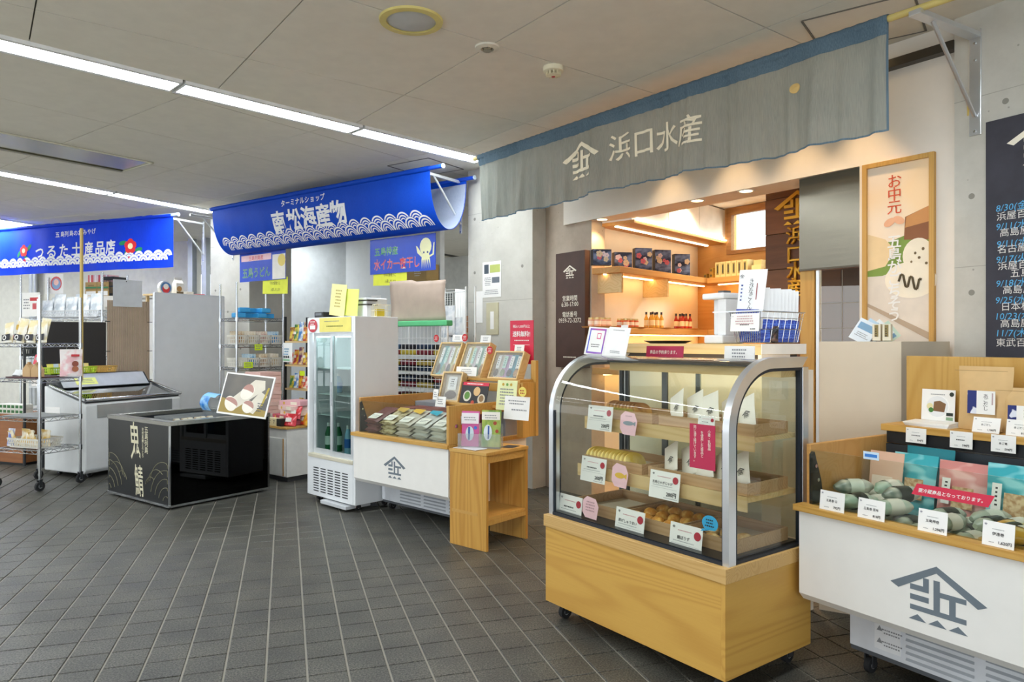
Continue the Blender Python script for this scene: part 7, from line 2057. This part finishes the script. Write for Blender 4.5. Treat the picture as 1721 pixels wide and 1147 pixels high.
boxthing('small_white_box', 'small white box beside the gable-top carton', 'box', WBf, WBf.x(318, .12), .10, 1.9755, .10, .08, .055, PAPER)
boxthing('small_red_box', 'small red box at the pillar end of the back shelf', 'box', WBf, WBf.x(336, .12), .10, 1.9755, .12, .08, .03, C('d8464c', .5))
# tan corrugated board
tbf = Fr(-4.75, 8.30, 135 + 8)
tc_ = thing('corrugated_board', 'tan corrugated board tied upright behind the chest freezer', 'board', tbf)
tx0, tx1 = tbf.x(180), tbf.x(251)
ztb = tbf.z(215, 506)
n = 26; pts = []
for i in range(n * 2 + 1): pts.append((tx0 + (tx1 - tx0) * i / (n * 2), .004 if i % 2 else -.004))
m = MB()
vs_ = [(p[0], p[1], z) for z in (0.0, ztb) for p in pts]
m.add(vs_, [(i, i + 1, len(pts) + i + 1, len(pts) + i) for i in range(len(pts) - 1)])
m.build('sheet', C('b8a592', .8), tc_, solid=.003)
for z in (ztb - .25, ztb - .6, ztb - .95):
    for x in (tx0, tx1): MB().cyl((x - .03, -.008, z), (x + .03, -.008, z), .004, 6).build('cable_tie', BLACK, tc_)
cardpx('plastic_sleeve', 'translucent white plastic sheet clipped to the corrugated board', 'sheet', tbf, -.02, 190, 239, 471, 516, mat=C('d5d9dd', .3), spec=[('d', -.05, .94, .02, INK)])
# black panels
bpf = Fr(-5.45, 8.02, 118)
bx0_, bx1_ = bpf.x(70), bpf.x(178)
o = thing('black_panel', 'matt black panel behind the chrome wire shelving', 'panel', bpf)
MB().box(bx0_, bx1_, 0, .02, .0, bpf.z(140, 543)).build('sheet', C('1f1b1a', .8), o); MB().box(bx0_, bx1_, -.002, .022, bpf.z(140, 543), bpf.z(140, 543) + .01).build('edge_trim', C('2c2826', .7), o)
# rear wire rack with plastic goods and cartons above the black panel
RR = Fr(-7.1, 9.45, 75.0)
rr0, rr1 = RR.x(35), RR.x(172)
rrf = Fr(*RR.p(rr0, 0, 0).to_2d(), 75.0); rw = rr1 - rr0
zr = rrf.z(110, 534)
wire_shelf_unit('tall wire rack of plastic goods behind the black panel', rrf, rw, .4, (.5, 1.2, zr), zr + .55, SILV)
basket('shallow white tray of clear plastic bags on the rear wire rack', rrf, rw * .55, .05, zr + .006, rw * .75, .3, .09, C('e6e8ea', .4))
for i in range(9):
    pouch('clear_bundle', 'bundle of clear plastic wrap in the shallow white tray', 'bundle', rrf, rw * (.22 + .075 * i), .12 + .05 * (i % 2), zr + .012, .18, .22 + .04 * (i % 3), .08, NOISE2('clear_wrap', 'b9c2ca', 'eef2f4', 10, .4, .6, .2), group='clear bundles on the rear rack', seed=i + 140, crumple=.02, tilt=.1)
cardpx('white_sale_sign', 'white sign with a red block clipped to the rear wire rack', 'sign', rrf, -.03, 37, 67, 492, 532, spec=[('b', .2, .72, .5, .14, C('c8343a')), ('t', '8', .2, .4, .32, C('c8343a'), {'bold': .03}) if False else ('b', .2, .42, .22, .25, C('c8545a')), ('l', -.25, .7, .35, 4, .12, GREYINK)])
cardpx('crest_poster', 'white poster with a red round crest behind the rear rack', 'poster', rrf, .42, 76, 106, 461, 494, mat=C('e6e4e2', .6), spec=[('d', .12, .52, .36, C('c8545a')), ('d', .12, .5, .28, C('7d9ac0')), ('d', .12, .58, .16, C('e8b8b0')), ('l', -.32, .8, .15, 5, .12, GREYINK)])
# shelf with cartons and the black basket
SHf = Fr(-6.9, 10.3, 75.0)
zs = SHf.z(165, 498)
o = thing('stock_shelf', 'pale stock shelf carrying brown cartons and a black basket', 'shelf', SHf, SHf.x(138), 0, zs - .03)
sw_ = SHf.x(236) - SHf.x(138)
MB().box(0, sw_, -.02, .42, 0, .03).build('plank', C('e6e2d8', .5), o); MB().box(0, sw_, -.02, 0, -.12, 0).build('fascia', C('e9e6de', .5), o)
for x in (.02, sw_ - .05): MB().box(x, x + .03, .38, .41, -zs + .03, 0).build('leg', C('cfcac0', .5), o); MB().box(x, x + .03, .0, .03, -zs + .03, -.12).build('leg', C('cfcac0', .5), o)
a, b = SHf.x(141), SHf.x(181); hb_ = (b - a) / 2
CARD = C('b0905a', .7)
for r in range(2):
    for c in range(2):
        boxthing('brown_carton', 'brown carton with green band, %s row, %s of the pair on the stock shelf' % (('lower', 'upper')[r], ('first', 'second')[c]), 'carton', SHf, a + hb_ * (c + .5), .02, zs + .001 + r * .101, hb_ - .006, .26, .098, CARD, spec=[('b', 0, .02 if r else .085, hb_ - .01, .025, C('2f7a4a')), ('b', 0, .05, hb_ * .5, .02, C('8a6a3a'))] if not (r == 0) else [('b', 0, .04, hb_ * .8, .06, PAPER)], group='brown cartons on the stock shelf', bev=.002)
for c in range(4): boxthing('red_stripe_pack', 'red and white striped pack on top of the brown cartons', 'packet', SHf, a + hb_ * (.3 + .45 * c), .05, zs + .203, hb_ * .42, .18, .10, C(['d8545a', 'e8c8c8', 'c83a44', 'e6b0b0'][c], .4), spec=[('b', 0, .05, hb_ * .1, .1, PAPER)], group='striped packs on the cartons')
basket('tall black plastic basket beside the brown cartons', SHf, SHf.x(190, .1), .02, zs + .002, .18, .24, .27, C('1b1d22', .6))
# low brown cabinet and dark goods rack further back
DR = Fr(-6.2, 8.25, 70.7)
d0_, d1_ = DR.x(-12), DR.x(38)
o = thing('brown_cabinet', 'low brown wooden cabinet behind the chrome wire shelving', 'cabinet', DR)
MB().box(d0_, d1_, 0, .4, .03, .55).build('body', WOOD('9a6236', '8a542c', 2, 14, 0), o); MB().box(d0_ + .02, d1_ - .02, .02, .38, 0, .03).build('plinth', BLACK, o)
MB().box(d0_ - .01, d1_ + .01, -.01, .41, .55, .57).build('top', WOOD('9a6236', '8a542c', 2, 14, 0), o)
dk = thing('dark_rack', 'dark steel rack of boxed sweets standing on the brown cabinet line', 'rack', DR)
dw = DR.x(72) - d0_
for x in (d1_ + .03, d0_ + dw):
    for y in (0, .4): MB().cyl((x, y, 0), (x, y, 1.5), .014, 8).build('post', C('2a2d30', .5), dk)
for z in (.62, .86, 1.12): MB().box(d0_, d0_ + dw, 0.42, .75, z - .02, z).build('shelf_board', C('cfd2d2', .5), dk)
for x in (d0_, d0_ + dw - .03): MB().box(x, x + .03, .72, .75, 0, 1.12).build('post', C('2a2d30', .5), dk)
for i in range(6):
    for r in range(2): boxthing('green_sweet_box', 'green-labelled sweet box in the stack on the brown cabinet', 'box', DR, d0_ + .07 + .065 * i, .04, .571 + .056 * r, .06, .12, .053, C('e6e6de', .5), spec=[('b', 0, .027, .048, .032, C('2f6a34'))], group='green-labelled sweet boxes', bev=.002)
for i in range(4): boxthing('yellow_sweet_box', 'yellow sweet box on the low board of the dark rack', 'box', DR, d0_ + dw - .07 - .085 * i, .45, .621, .08, .15, .10, C('e2bc2a', .5), spec=[('b', 0, .06, .06, .02, C('b8901a'))], group='yellow sweet boxes')
for i in range(7): boxthing('white_sweet_box', 'upright white sweet box with red title on the middle board of the dark rack', 'box', DR, d0_ + .05 + .065 * i, .44, .861, .06, .12, .14, C('efeae6', .5), spec=[('b', 0, .10, .04, .04, C('c8545a')), ('l', 0, .05, .04, 2, .02, GREYINK)], group='white sweet boxes')
for i in range(5): boxthing('red_sweet_box', 'slanted red and pink sweet box on the top board of the dark rack', 'box', DR, d0_ + .06 + .10 * i, .46, 1.122, .09, .10, .12, C(['d8485a', 'e2707c', 'd03a4a', 'e8a0a4', 'dc5866'][i], .5), spec=[('d', 0, .07, .025, C('b8b0a8'))], group='red sweet boxes', tilt=.3)
# black crate at the far left
basket('black folding crate on the rear rack beside the white sign', rrf, .0, .02, zr + .002, .30, .3, .16, C('16201c', .5)) if False else None
basket('black folding crate on the rear wire rack', rrf, rw * .08, .04, 1.206, .35, .3, .2, C('16201c', .5))
# steel pipes on the rear wall
for i, px in enumerate((53, 59)):
    o = struct(MB().cyl((0, 0, 0), (0, 0, CH), .045, 12).build('trim_pipe', C('b4b8ba', .3, .7), smooth=True)); o.location = W3.p(W3.x(px, -.1), -.1, 0)
